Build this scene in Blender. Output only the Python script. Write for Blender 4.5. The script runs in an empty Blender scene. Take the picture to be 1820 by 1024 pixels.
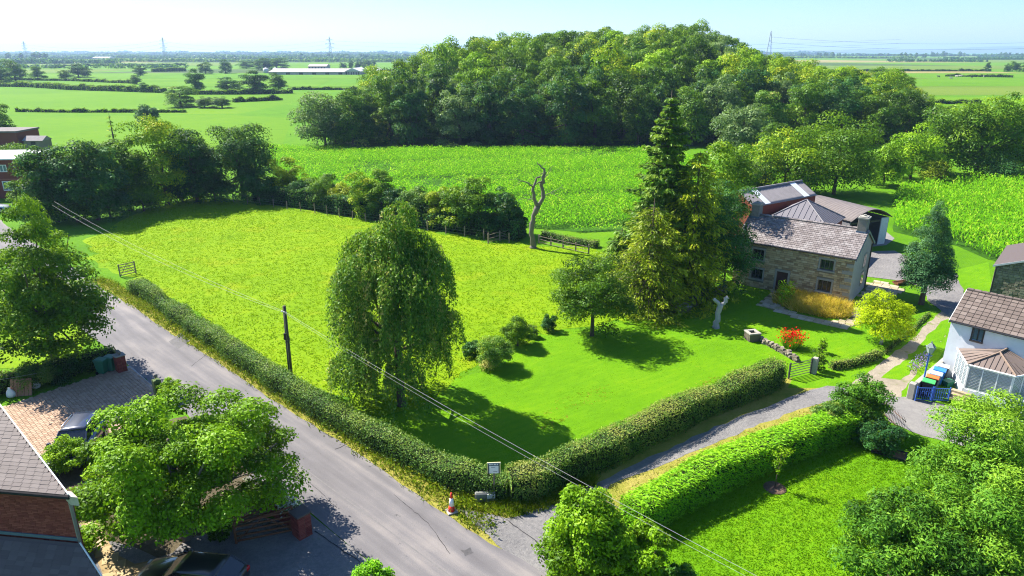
import bpy, bmesh, math, random
import numpy as np
from mathutils import Matrix, Vector

# ------------------------------------------------------------------ camera, sky, sun, exposure
S = bpy.context.scene
COL = S.collection
CAM_H = 20.0
F_PX, CX, CY = 1213.0, 910.0, 512.0          # the photograph is 1820 px wide
PITCH = math.atan((512 - 92) / F_PX)
CP, SP = math.cos(PITCH), math.sin(PITCH)
cam_d = bpy.data.cameras.new('camera'); cam_o = bpy.data.objects.new('camera', cam_d); COL.objects.link(cam_o)
cam_o.location = (0, 0, CAM_H); cam_o.rotation_euler = (math.pi / 2 - PITCH, 0, 0)
cam_d.sensor_width = 36.0; cam_d.lens = 36.0 * F_PX / 1820.0
cam_d.clip_start = 0.1; cam_d.clip_end = 40000
S.camera = cam_o

SUN_AZ, SUN_EL = math.radians(-56), math.radians(45.5)     # azimuth from +Y towards +X
W = bpy.data.worlds.new('World'); S.world = W; W.use_nodes = True
wn = W.node_tree.nodes; wl = W.node_tree.links
for n in list(wn): wn.remove(n)
sky = wn.new('ShaderNodeTexSky'); sky.sky_type = 'NISHITA'; sky.sun_disc = False
sky.sun_elevation = SUN_EL; sky.sun_rotation = SUN_AZ
sky.air_density = 1.0; sky.dust_density = 0.4; sky.ozone_density = 10.0
bg = wn.new('ShaderNodeBackground'); bg.inputs[1].default_value = 0.078
wo = wn.new('ShaderNodeOutputWorld')
wl.new(sky.outputs[0], bg.inputs[0]); wl.new(bg.outputs[0], wo.inputs[0])
sun_d = bpy.data.lights.new('sun', 'SUN'); sun_d.energy = 5.0; sun_d.angle = math.radians(0.5); sun_d.color = (1.0, 0.94, 0.84)
sun_o = bpy.data.objects.new('sun', sun_d); COL.objects.link(sun_o)
sdir = Vector((math.sin(SUN_AZ) * math.cos(SUN_EL), math.cos(SUN_AZ) * math.cos(SUN_EL), math.sin(SUN_EL)))
sun_o.rotation_euler = sdir.to_track_quat('Z', 'Y').to_euler()
sun_o.location = (-60, 60, 90)
S.view_settings.view_transform = 'Standard'; S.view_settings.look = 'None'
S.view_settings.exposure = 1.5; S.view_settings.gamma = 1.0; S.view_settings.use_curve_mapping = False
S.render.engine = 'CYCLES'
S.cycles.filter_width = 1.1
S.cycles.max_bounces = 6; S.cycles.diffuse_bounces = 3; S.cycles.glossy_bounces = 2
S.cycles.transmission_bounces = 4; S.cycles.volume_bounces = 1; S.cycles.transparent_max_bounces = 6
S.cycles.use_denoising = True; S.cycles.denoiser = 'OPENIMAGEDENOISE'; S.cycles.denoising_prefilter = 'NONE'
S.cycles.sample_clamp_indirect = 6.0

R = np.random.default_rng(7)
random.seed(7)

# ------------------------------------------------------------------ geometry of the place: a sight line meets the ground
def ray(px, py):
    u = (px - CX) / F_PX; v = (CY - py) / F_PX
    return np.array([u, CP + v * SP, -SP + v * CP])
def gp(px, py, z=0.0):
    d = ray(px, py); t = (z - CAM_H) / d[2]
    return np.array([d[0] * t, d[1] * t])
def at_y(px, py, y):
    d = ray(px, py); t = y / d[1]
    return np.array([d[0] * t, y, CAM_H + d[2] * t])
def gps(pts, z=0.0): return [gp(p[0], p[1], z) for p in pts]
def depth(y, z=0.0): return y * CP + (CAM_H - z) * SP

# ------------------------------------------------------------------ object helpers
def tag(o, label=None, cat=None, group=None, kind=None):
    if label: o['label'] = label
    if cat: o['category'] = cat
    if group: o['group'] = group
    if kind: o['kind'] = kind
    return o
def empty(name, loc=(0, 0, 0), rz=0.0, label=None, cat=None, group=None, kind=None):
    o = bpy.data.objects.new(name, None); COL.objects.link(o)
    o.location = tuple(loc) if len(loc) == 3 else (loc[0], loc[1], 0); o.rotation_euler = (0, 0, rz)
    o.empty_display_size = 0.3
    return tag(o, label, cat, group, kind)
def link(name, me, parent=None, mat=None):
    if mat is not None and not me.materials: me.materials.append(mat)
    o = bpy.data.objects.new(name, me); COL.objects.link(o)
    if parent is not None: o.parent = parent
    return o
def copy_tree(o, parent=None):
    c = o.copy(); COL.objects.link(c); c.parent = parent
    for ch in list(o.children): copy_tree(ch, c)
    return c
def np_mesh(name, V, nper, tint=None, smooth=False):
    """V (N, nper, 3): N separate faces of nper corners."""
    N = V.shape[0]
    me = bpy.data.meshes.new(name)
    me.vertices.add(N * nper); me.vertices.foreach_set('co', np.ascontiguousarray(V, dtype=np.float32).reshape(-1))
    me.loops.add(N * nper); me.loops.foreach_set('vertex_index', np.arange(N * nper, dtype=np.int32))
    me.polygons.add(N); me.polygons.foreach_set('loop_start', np.arange(N, dtype=np.int32) * nper)
    if tint is not None:
        a = me.attributes.new('tint', 'FLOAT', 'FACE'); a.data.foreach_set('value', tint.astype(np.float32))
    me.update(calc_edges=True)
    return me
def grid_mesh(name, X, Y, Z, smooth=True):
    n, m = X.shape
    V = np.stack([X, Y, Z], -1).reshape(-1, 3)
    i = np.arange(n * m).reshape(n, m)
    Q = np.stack([i[:-1, :-1], i[:-1, 1:], i[1:, 1:], i[1:, :-1]], -1).reshape(-1, 4)
    me = bpy.data.meshes.new(name)
    me.from_pydata(V.tolist(), [], Q.tolist())
    if smooth: me.polygons.foreach_set('use_smooth', np.ones(len(me.polygons), dtype=bool))
    me.update(); return me

class MB:
    def __init__(s): s.v = []; s.f = []
    def poly(s, pts):
        b = len(s.v); s.v += [tuple(p) for p in pts]; s.f.append(tuple(range(b, b + len(pts)))); return s
    def hexa(s, p):
        b = len(s.v); s.v += [tuple(q) for q in p]
        for f in ((0, 3, 2, 1), (4, 5, 6, 7), (0, 1, 5, 4), (1, 2, 6, 5), (2, 3, 7, 6), (3, 0, 4, 7)): s.f.append(tuple(b + i for i in f))
        return s
    def box(s, x0, x1, y0, y1, z0, z1):
        return s.hexa([(x0, y0, z0), (x1, y0, z0), (x1, y1, z0), (x0, y1, z0), (x0, y0, z1), (x1, y0, z1), (x1, y1, z1), (x0, y1, z1)])
    def prism(s, pts, z0, z1):
        n = len(pts); b = len(s.v)
        s.v += [(p[0], p[1], z0) for p in pts] + [(p[0], p[1], z1) for p in pts]
        s.f.append(tuple(b + i for i in reversed(range(n)))); s.f.append(tuple(b + n + i for i in range(n)))
        for i in range(n):
            j = (i + 1) % n; s.f.append((b + i, b + j, b + n + j, b + n + i))
        return s
    def extr(s, pts3, d):
        n = len(pts3); b = len(s.v); d = Vector(d)
        s.v += [tuple(Vector(p)) for p in pts3] + [tuple(Vector(p) + d) for p in pts3]
        s.f.append(tuple(b + i for i in reversed(range(n)))); s.f.append(tuple(b + n + i for i in range(n)))
        for i in range(n):
            j = (i + 1) % n; s.f.append((b + i, b + j, b + n + j, b + n + i))
        return s
    def tube(s, P, r, n=8, caps=True):
        P = [Vector(p) for p in P]; rr = r if isinstance(r, (list, tuple)) else [r] * len(P)
        b = len(s.v); ref = None
        for i, p in enumerate(P):
            t = (P[min(i + 1, len(P) - 1)] - P[max(i - 1, 0)])
            t = t.normalized() if t.length > 1e-9 else Vector((0, 0, 1))
            if ref is None: ref = Vector((1, 0, 0)) if abs(t.x) < 0.9 else Vector((0, 1, 0))
            a = (ref - t * ref.dot(t)).normalized(); c = t.cross(a); ref = a
            for k in range(n):
                an = 2 * math.pi * k / n
                s.v.append(tuple(p + (a * math.cos(an) + c * math.sin(an)) * rr[i]))
        for i in range(len(P) - 1):
            for k in range(n):
                k2 = (k + 1) % n
                s.f.append((b + i * n + k, b + i * n + k2, b + (i + 1) * n + k2, b + (i + 1) * n + k))
        if caps:
            s.f.append(tuple(b + k for k in reversed(range(n)))); s.f.append(tuple(b + (len(P) - 1) * n + k for k in range(n)))
        return s
    def lathe(s, prof, n=16, c=(0, 0, 0)):
        b = len(s.v)
        for r, z in prof:
            for k in range(n):
                an = 2 * math.pi * k / n; s.v.append((c[0] + r * math.cos(an), c[1] + r * math.sin(an), c[2] + z))
        for i in range(len(prof) - 1):
            for k in range(n):
                k2 = (k + 1) % n; s.f.append((b + i * n + k, b + i * n + k2, b + (i + 1) * n + k2, b + (i + 1) * n + k))
        s.f.append(tuple(b + k for k in reversed(range(n)))); s.f.append(tuple(b + (len(prof) - 1) * n + k for k in range(n)))
        return s
    def loft(s, rings, caps=True):
        n = len(rings[0]); b = len(s.v)
        for r in rings: s.v += [tuple(p) for p in r]
        for i in range(len(rings) - 1):
            for k in range(n):
                k2 = (k + 1) % n; s.f.append((b + i * n + k, b + i * n + k2, b + (i + 1) * n + k2, b + (i + 1) * n + k))
        if caps:
            s.f.append(tuple(b + k for k in reversed(range(n)))); s.f.append(tuple(b + (len(rings) - 1) * n + k for k in range(n)))
        return s
    def build(s, name, mat, parent=None, smooth=False, bevel=0.0):
        me = bpy.data.meshes.new(name); me.from_pydata(s.v, [], s.f)
        bm = bmesh.new(); bm.from_mesh(me)
        if bevel: bmesh.ops.bevel(bm, geom=bm.edges[:], offset=bevel, segments=1, affect='EDGES', clamp_overlap=True)
        bmesh.ops.recalc_face_normals(bm, faces=bm.faces[:]); bm.to_mesh(me); bm.free()
        if smooth:
            me.polygons.foreach_set('use_smooth', np.ones(len(me.polygons), dtype=bool))
        me.update()
        return link(name, me, parent, mat)

# ------------------------------------------------------------------ materials
def nodes(name):
    m = bpy.data.materials.new(name); m.use_nodes = True
    nt = m.node_tree; nt.nodes.clear()
    out = nt.nodes.new('ShaderNodeOutputMaterial')
    return m, nt, out
def ramp(nt, stops, fac):
    r = nt.nodes.new('ShaderNodeValToRGB'); e = r.color_ramp.elements
    while len(e) < len(stops): e.new(0.5)
    for el, (p, c) in zip(e, stops): el.position = p; el.color = (*c, 1)
    nt.links.new(fac, r.inputs[0]); return r.outputs[0]
def noise(nt, scale, detail=3, rough=0.55, coord=None, vec_scale=None):
    n = nt.nodes.new('ShaderNodeTexNoise'); n.inputs['Scale'].default_value = scale; n.inputs['Detail'].default_value = detail; n.inputs['Roughness'].default_value = rough
    if coord is None: coord = pos(nt)
    if vec_scale:
        if len(vec_scale) > 3:
            mr = nt.nodes.new('ShaderNodeMapping'); mr.inputs['Rotation'].default_value[2] = vec_scale[3]; nt.links.new(coord, mr.inputs[0]); coord = mr.outputs[0]
        mp = nt.nodes.new('ShaderNodeMapping'); mp.inputs['Scale'].default_value = vec_scale[:3]
        nt.links.new(coord, mp.inputs[0]); coord = mp.outputs[0]
    nt.links.new(coord, n.inputs['Vector'])
    return n.outputs[0]
def pos(nt):
    g = nt.nodes.get('GEO') or nt.nodes.new('ShaderNodeNewGeometry'); g.name = 'GEO'
    return g.outputs['Position']
def objco(nt):
    t = nt.nodes.get('TEXCO') or nt.nodes.new('ShaderNodeTexCoord'); t.name = 'TEXCO'
    return t.outputs['Object']
def mth(nt, op, a, b=None, clamp=False):
    n = nt.nodes.new('ShaderNodeMath'); n.operation = op; n.use_clamp = clamp
    for i, v in enumerate((a, b)):
        if v is None: continue
        if isinstance(v, (int, float)): n.inputs[i].default_value = v
        else: nt.links.new(v, n.inputs[i])
    return n.outputs[0]
def mix(nt, f, a, b, mode='MIX'):
    n = nt.nodes.new('ShaderNodeMix'); n.data_type = 'RGBA'; n.blend_type = mode
    for i, v in ((0, f), (6, a), (7, b)):
        if isinstance(v, (int, float)): n.inputs[i].default_value = v
        elif isinstance(v, tuple): n.inputs[i].default_value = (*v, 1)
        else: nt.links.new(v, n.inputs[i])
    return n.outputs[2]
def bump(nt, h, strength=0.5, dist=0.05):
    b = nt.nodes.new('ShaderNodeBump'); b.inputs['Strength'].default_value = strength; b.inputs['Distance'].default_value = dist
    nt.links.new(h, b.inputs['Height']); return b.outputs[0]
def principled(nt, out, color, rough=0.7, spec=0.3, metal=0.0, normal=None):
    p = nt.nodes.new('ShaderNodeBsdfPrincipled')
    if isinstance(color, tuple): p.inputs['Base Color'].default_value = (*color, 1)
    else: nt.links.new(color, p.inputs['Base Color'])
    if isinstance(rough, (int, float)): p.inputs['Roughness'].default_value = rough
    else: nt.links.new(rough, p.inputs['Roughness'])
    p.inputs['Specular IOR Level'].default_value = spec; p.inputs['Metallic'].default_value = metal
    if normal is not None: nt.links.new(normal, p.inputs['Normal'])
    nt.links.new(p.outputs[0], out.inputs[0]); return p
def simple(name, color, rough=0.6, spec=0.3, metal=0.0, var=0.25, scale=6.0, coat=0.0):
    m, nt, out = nodes(name)
    n = noise(nt, scale, 4, 0.6, objco(nt))
    c = mix(nt, n, tuple(x * (1 - var) for x in color), tuple(min(1, x * (1 + var)) for x in color))
    p = principled(nt, out, c, rough, spec, metal)
    if coat: p.inputs['Coat Weight'].default_value = coat; p.inputs['Coat Roughness'].default_value = 0.05
    return m
def leafmat(name, stops, trans=0.35, tcol=(0.26, 0.44, 0.008), gloss=0.12, objvar=0.35):
    m, nt, out = nodes(name)
    a = nt.nodes.new('ShaderNodeAttribute'); a.attribute_name = 'tint'
    oi = nt.nodes.new('ShaderNodeObjectInfo')
    f = mth(nt, 'ADD', a.outputs['Fac'], mth(nt, 'MULTIPLY', mth(nt, 'SUBTRACT', oi.outputs['Random'], 0.5), objvar), True)
    c = ramp(nt, stops, f)
    d = nt.nodes.new('ShaderNodeBsdfDiffuse'); nt.links.new(c, d.inputs[0])
    t = nt.nodes.new('ShaderNodeBsdfTranslucent'); nt.links.new(mix(nt, 0.5, c, tcol), t.inputs[0])
    g = nt.nodes.new('ShaderNodeBsdfGlossy'); g.inputs['Roughness'].default_value = 0.5; g.inputs[0].default_value = (0.9, 0.95, 0.9, 1)
    m1 = nt.nodes.new('ShaderNodeMixShader'); m1.inputs[0].default_value = trans
    nt.links.new(d.outputs[0], m1.inputs[1]); nt.links.new(t.outputs[0], m1.inputs[2])
    fr = nt.nodes.new('ShaderNodeFresnel'); fr.inputs[0].default_value = 1.35
    m2 = nt.nodes.new('ShaderNodeMixShader'); nt.links.new(mth(nt, 'MINIMUM', mth(nt, 'MULTIPLY', fr.outputs[0], gloss * 0.6), gloss * 0.14), m2.inputs[0])
    nt.links.new(m1.outputs[0], m2.inputs[1]); nt.links.new(g.outputs[0], m2.inputs[2])
    nt.links.new(m2.outputs[0], out.inputs[0]); return m
def piecemat(name, stops, rough=0.8, spec=0.25, src='object', nscale=9.0, bumps=0.4, spots=None):
    m, nt, out = nodes(name)
    if src == 'object':
        oi = nt.nodes.new('ShaderNodeObjectInfo'); f = oi.outputs['Random']
    else:
        a = nt.nodes.new('ShaderNodeAttribute'); a.attribute_name = 'tint'; f = a.outputs['Fac']
    n = noise(nt, nscale, 4, 0.65)
    f = mth(nt, 'ADD', mth(nt, 'MULTIPLY', f, 0.75), mth(nt, 'MULTIPLY', n, 0.3), True)
    c = ramp(nt, stops, f)
    if spots:
        n2 = noise(nt, spots[1], 5, 0.7)
        c = mix(nt, ramp(nt, [(0.52, (0, 0, 0)), (0.72, (1, 1, 1))], n2), c, spots[0])
    principled(nt, out, c, rough, spec, 0, bump(nt, noise(nt, nscale * 4, 4, 0.6), bumps, 0.02)); return m

GREEN = dict(
 oak=[(0.0, (0.020, 0.060, 0.006)), (0.45, (0.050, 0.125, 0.008)), (0.8, (0.115, 0.190, 0.008)), (1.0, (0.19, 0.23, 0.012))],
 mid=[(0.0, (0.014, 0.052, 0.010)), (0.5, (0.036, 0.110, 0.012)), (1.0, (0.085, 0.185, 0.012))],
 dark=[(0.0, (0.008, 0.034, 0.012)), (0.5, (0.018, 0.066, 0.016)), (1.0, (0.042, 0.115, 0.022))],
 pale=[(0.0, (0.040, 0.085, 0.035)), (0.5, (0.085, 0.150, 0.060)), (1.0, (0.16, 0.225, 0.10))],
 lime=[(0.0, (0.040, 0.110, 0.006)), (0.5, (0.085, 0.200, 0.008)), (1.0, (0.150, 0.280, 0.010))],
 gold=[(0.0, (0.22, 0.34, 0.006)), (0.5, (0.38, 0.50, 0.008)), (1.0, (0.56, 0.62, 0.02))],
 birch=[(0.0, (0.016, 0.060, 0.012)), (0.5, (0.046, 0.125, 0.018)), (0.85, (0.105, 0.170, 0.028)), (1.0, (0.18, 0.18, 0.06))],
 olive=[(0.0, (0.030, 0.060, 0.005)), (0.5, (0.080, 0.115, 0.006)), (1.0, (0.155, 0.180, 0.010))],
 spruce=[(0.0, (0.016, 0.045, 0.008)), (0.5, (0.042, 0.088, 0.010)), (1.0, (0.105, 0.150, 0.014))],
 cypress=[(0.0, (0.010, 0.036, 0.014)), (0.5, (0.026, 0.074, 0.028)), (1.0, (0.060, 0.125, 0.050))],
 hedge=[(0.0, (0.016, 0.045, 0.010)), (0.5, (0.042, 0.092, 0.014)), (0.85, (0.095, 0.130, 0.022)), (1.0, (0.125, 0.135, 0.03))],
 bright=[(0.0, (0.040, 0.125, 0.004)), (0.5, (0.085, 0.225, 0.005)), (1.0, (0.155, 0.310, 0.008))],
 ash=[(0.0, (0.018, 0.075, 0.014)), (0.5, (0.045, 0.150, 0.018)), (1.0, (0.115, 0.250, 0.025))],
 maize=[(0.0, (0.045, 0.150, 0.010)), (0.5, (0.090, 0.250, 0.012)), (0.85, (0.17, 0.33, 0.03)), (1.0, (0.26, 0.36, 0.08))],
 grass=[(0.0, (0.11, 0.24, 0.003)), (0.5, (0.185, 0.34, 0.004)), (1.0, (0.26, 0.39, 0.005))],
 lawn=[(0.0, (0.065, 0.170, 0.003)), (0.5, (0.105, 0.260, 0.004)), (1.0, (0.170, 0.320, 0.006))],
 verge=[(0.0, (0.060, 0.135, 0.006)), (0.5, (0.140, 0.215, 0.008)), (0.8, (0.230, 0.250, 0.015)), (1.0, (0.33, 0.26, 0.05))],
 straw=[(0.0, (0.26, 0.27, 0.010)), (0.45, (0.60, 0.50, 0.04)), (1.0, (0.75, 0.53, 0.12))],
)
WARM = dict(oak=(1.2, 1, 0.6), mid=(1.35, 1, 0.6), lime=(1.2, 1, 0.6), olive=(1.1, 1, 0.6), ash=(1.25, 1, 0.65), birch=(1.2, 1, 0.8), pale=(1.05, 1, 0.8))
BRI = dict(oak=2.25, olive=2.9, spruce=2.4, hedge=2.3, bright=2.0, dark=1.9, mid=1.85, cypress=2.0, birch=2.0, lime=1.9, ash=1.7, pale=1.5)
LM = {k: leafmat('leaf_' + k, [(p_, tuple(min(0.6, q_ * BRI.get(k, 1.75) * w_) for q_, w_ in zip(c_, WARM.get(k, (1, 1, 1))))) for p_, c_ in [(v[0][0], tuple(0.6 * q_ for q_ in v[0][1]))] + v[1:]], 0.30) for k, v in GREEN.items() if k not in ('grass', 'lawn', 'maize', 'gold', 'straw', 'verge')}
LM['gold'] = leafmat('leaf_gold', GREEN['gold'], 0.40, (0.48, 0.62, 0.01), 0.03, 0.1)
LM['maize'] = leafmat('leaf_maize', [(p_, (c_[0] * 1.4, c_[1] * 1.5, c_[2] * 0.5)) for p_, c_ in GREEN['maize']], 0.4, (0.30, 0.50, 0.005), 0.05, 0.0)
LM['grass'] = leafmat('blade_grass', GREEN['grass'], 0.35, (0.25, 0.38, 0.005), 0.0, 0.0)
LM['lawn'] = leafmat('blade_lawn', GREEN['lawn'], 0.35, (0.2, 0.38, 0.005), 0.0, 0.0)
LM['verge'] = leafmat('blade_verge', GREEN['verge'], 0.35, (0.25, 0.33, 0.01), 0.02, 0.0)
LM['straw'] = leafmat('blade_straw', GREEN['straw'], 0.3, (0.45, 0.33, 0.05), 0.02, 0.0)
def flat_leaf(name, col, tr=0.2): return leafmat(name, [(0, tuple(c * 0.7 for c in col)), (1, col)], tr, col, 0.03, 0.0)
LM['red'] = flat_leaf('petal_red', (0.80, 0.022, 0.012)); LM['white'] = flat_leaf('petal_white', (0.8, 0.8, 0.72)); LM['lilac'] = flat_leaf('petal_lilac', (0.42, 0.25, 0.72))

def barkmat(name, c1, c2):
    m, nt, out = nodes(name)
    n = noise(nt, 5.0, 5, 0.7, objco(nt), (3, 3, 0.6))
    principled(nt, out, mix(nt, n, c1, c2), 0.9, 0.1, 0, bump(nt, n, 0.8, 0.05)); return m
BARK = barkmat('bark_brown', (0.045, 0.032, 0.022), (0.16, 0.125, 0.09))
BARK_GREY = barkmat('bark_grey', (0.07, 0.06, 0.048), (0.30, 0.26, 0.21))
BARK_PALE = barkmat('bark_bleached', (0.20, 0.19, 0.18), (0.50, 0.49, 0.48))
HEDGE_CORE = barkmat('hedge_twigs', (0.012, 0.022, 0.008), (0.035, 0.05, 0.016))

def groundmat(name, c_lo, c_mid, c_hi, s1=0.12, s2=1.4, bscale=9.0, bstr=0.7, stretch=None, patches=None, rough=0.95):
    m, nt, out = nodes(name)
    n1 = noise(nt, s1, 4, 0.6); n2 = noise(nt, s2, 5, 0.65, None, stretch); n3 = noise(nt, bscale, 4, 0.7, None, stretch)
    f = mth(nt, 'ADD', mth(nt, 'ADD', mth(nt, 'MULTIPLY', n1, 0.40), mth(nt, 'MULTIPLY', n2, 0.35)), mth(nt, 'MULTIPLY', n3, 0.25))
    c = ramp(nt, [(0.34, c_lo), (0.5, c_mid), (0.66, c_hi)], f)
    if patches:
        n4 = noise(nt, patches[1], 4, 0.6)
        c = mix(nt, ramp(nt, [(patches[2], (0, 0, 0)), (patches[2] + 0.12, (1, 1, 1))], n4), c, patches[0])
    principled(nt, out, c, rough, 0.1, 0, bump(nt, mth(nt, 'ADD', n3, mth(nt, 'MULTIPLY', n2, 0.8)), bstr, 0.12)); return m
G_PADDOCK = groundmat('paddock_turf', (0.105, 0.215, 0.002), (0.165, 0.285, 0.002), (0.230, 0.315, 0.003), 0.09, 0.9, 6.0, 0.8, (1, 2.2, 1, 0.3), ((0.205, 0.285, 0.004), 0.22, 0.56))
G_LAWN = groundmat('lawn_turf', (0.068, 0.185, 0.002), (0.105, 0.255, 0.002), (0.165, 0.295, 0.003), 0.11, 0.8, 8.0, 0.6, (1, 3.0, 1, -0.6), ((0.26, 0.27, 0.02), 0.45, 0.70))
G_FIELD = groundmat('field_green', (0.048, 0.140, 0.003), (0.080, 0.200, 0.003), (0.120, 0.235, 0.004), 0.02, 0.25, 3.0, 0.9)
G_FIELD_B = groundmat('field_lime', (0.058, 0.150, 0.002), (0.088, 0.200, 0.002), (0.130, 0.230, 0.003), 0.015, 0.2, 2.0, 0.5, (1, 4, 1, 0.1))
G_FIELD_P = groundmat('field_pale', (0.075, 0.140, 0.012), (0.11, 0.175, 0.016), (0.15, 0.20, 0.025), 0.012, 0.15, 2.0, 0.4, (1, 4, 1, 0.0))
G_FIELD_T = groundmat('field_tan', (0.18, 0.17, 0.05), (0.24, 0.21, 0.07), (0.29, 0.25, 0.10), 0.01, 0.15, 2.0, 0.4)
G_FIELD_D = groundmat('field_rough', (0.035, 0.075, 0.015), (0.06, 0.105, 0.02), (0.09, 0.13, 0.03), 0.012, 0.12, 1.0, 0.5)
G_SOIL = groundmat('maize_soil', (0.02, 0.065, 0.004), (0.035, 0.105, 0.005), (0.06, 0.15, 0.008), 0.05, 0.7, 5.0, 0.8)
G_WOOD = groundmat('woodland_floor', (0.02, 0.05, 0.01), (0.035, 0.08, 0.012), (0.06, 0.12, 0.02), 0.05, 0.5, 3.0, 0.8)
G_DRY = groundmat('dry_verge', (0.13, 0.18, 0.015), (0.25, 0.235, 0.04), (0.36, 0.29, 0.09), 0.3, 1.5, 9.0, 0.8)
def roadmat():
    m, nt, out = nodes('asphalt')
    n1 = noise(nt, 0.35, 4, 0.6); n2 = noise(nt, 28.0, 4, 0.8); n3 = noise(nt, 0.5, 3, 0.5, None, (0.25, 3.2, 1, 0.753)); n4 = noise(nt, 1.6, 5, 0.7)
    f = mth(nt, 'ADD', mth(nt, 'ADD', mth(nt, 'MULTIPLY', n1, 0.25), mth(nt, 'MULTIPLY', n3, 0.45)), mth(nt, 'MULTIPLY', n2, 0.30))
    c = ramp(nt, [(0.37, (0.098, 0.092, 0.096)), (0.5, (0.138, 0.130, 0.133)), (0.61, (0.21, 0.19, 0.18))], f)
    c = mix(nt, ramp(nt, [(0.66, (0, 0, 0)), (0.74, (1, 1, 1))], n4), c, (0.06, 0.058, 0.062))
    principled(nt, out, c, 0.85, 0.25, 0, bump(nt, n2, 0.5, 0.02)); return m
ROAD = roadmat()
GRAVEL = groundmat('gravel', (0.15, 0.145, 0.15), (0.215, 0.205, 0.20), (0.30, 0.285, 0.27), 0.5, 5.0, 30.0, 0.8, None, ((0.13, 0.15, 0.05), 0.5, 0.63))
GRAVEL2 = groundmat('stone_chippings', (0.16, 0.155, 0.16), (0.25, 0.24, 0.235), (0.36, 0.34, 0.32), 0.6, 6.0, 34.0, 0.9)
TARMAC = groundmat('worn_tarmac', (0.16, 0.15, 0.15), (0.21, 0.20, 0.19), (0.26, 0.25, 0.23), 0.4, 2.0, 22.0, 0.5)
DIRT = groundmat('track_dirt', (0.22, 0.19, 0.14), (0.29, 0.25, 0.19), (0.36, 0.31, 0.24), 0.6, 3.0, 20.0, 0.6, None, ((0.13, 0.18, 0.02), 0.7, 0.60))

def glassmat(name, tint=(0.02, 0.025, 0.03), rough=0.04):
    m, nt, out = nodes(name); principled(nt, out, tint, rough, 0.9); return m
GLASS = glassmat('window_glass'); GLASS_CAR = glassmat('car_glass', (0.008, 0.01, 0.013)); GLASS_PALE = glassmat('conservatory_glass', (0.32, 0.38, 0.40), 0.08)
WHITE = simple('white_paint', (0.78, 0.78, 0.76), 0.5, 0.3, 0, 0.06)
RENDER_W = simple('white_render', (0.66, 0.69, 0.72), 0.85, 0.15, 0, 0.16, 1.6)
STONE_TRIM = simple('stone_trim', (0.30, 0.285, 0.25), 0.85, 0.2, 0, 0.25, 5)
MORTAR = simple('mortar', (0.20, 0.17, 0.12), 0.95, 0.1, 0, 0.25, 12)
RENDER_G = simple('grey_render', (0.36, 0.34, 0.32), 0.9, 0.15, 0, 0.2, 3)
DOOR_M = simple('maroon_door', (0.075, 0.030, 0.025), 0.5, 0.4)
WOODFRAME = simple('dark_frame', (0.035, 0.03, 0.028), 0.5, 0.3)
LEAD = simple('lead_flashing', (0.09, 0.13, 0.20), 0.5, 0.4, 0.2)
BRICKWALL = simple('brick_core', (0.20, 0.06, 0.04), 0.9, 0.15, 0, 0.25, 10)
BRICK_M = piecemat('red_brick', [(0.0, (0.13, 0.028, 0.024)), (0.5, (0.22, 0.05, 0.04)), (1.0, (0.29, 0.082, 0.062))], 0.9, 0.15, 'attr', 12)
BRICK_O = piecemat('red_brick_single', [(0.0, (0.13, 0.028, 0.024)), (0.5, (0.22, 0.05, 0.04)), (1.0, (0.29, 0.082, 0.062))], 0.9, 0.15, 'object', 12)
STEEL = simple('galvanised_steel', (0.30, 0.30, 0.30), 0.5, 0.5, 0.6, 0.15)
WOOD_POST = simple('weathered_wood', (0.22, 0.18, 0.13), 0.9, 0.1, 0, 0.35, 9)
PALLET_W = simple('pallet_wood', (0.33, 0.18, 0.10), 0.85, 0.15, 0, 0.35, 9)
BARE_SOIL = groundmat('bare_soil', (0.06, 0.05, 0.03), (0.11, 0.09, 0.055), (0.17, 0.145, 0.09), 0.4, 3.0, 20.0, 0.8)
WOOD_BROWN = simple('stained_wood', (0.16, 0.065, 0.03), 0.75, 0.2, 0, 0.3, 9)
RUBBER = simple('tyre_rubber', (0.012, 0.012, 0.012), 0.8, 0.2)
PLASTIC = {k: simple('plastic_' + k, c, 0.45, 0.4, 0, 0.08) for k, c in dict(green=(0.025, 0.15, 0.09), grey=(0.10, 0.105, 0.11), black=(0.02, 0.02, 0.022), blue=(0.03, 0.20, 0.62), orange=(0.75, 0.16, 0.03), lgreen=(0.06, 0.42, 0.10), pgrey=(0.42, 0.46, 0.45), pblue=(0.40, 0.55, 0.72), red=(0.70, 0.035, 0.02), white=(0.8, 0.8, 0.8)).items()}
BLUE_PAINT = simple('blue_paint', (0.035, 0.11, 0.42), 0.45, 0.4, 0, 0.15)

# ------------------------------------------------------------------ ground and fields
def sstep(t): t = np.clip(t, 0, 1); return t * t * (3 - 2 * t)
def hill(x, y):
    r = np.hypot((np.asarray(x) - 35) / 1.15, np.asarray(y) - 236)
    return 13.5 * sstep(1 - r / 80.0)
gx = np.concatenate([-np.geomspace(11000, 130, 22), np.arange(-120, 200, 8), np.geomspace(210, 11000, 22)])
gy = np.concatenate([np.linspace(-300, 120, 12), np.arange(128, 340, 8), np.geomspace(350, 12500, 26)])
GX, GY = np.meshgrid(gx, gy)
tag(link('ground', grid_mesh('ground', GX, GY, hill(GX, GY)), None, G_FIELD), kind='structure')

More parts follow.
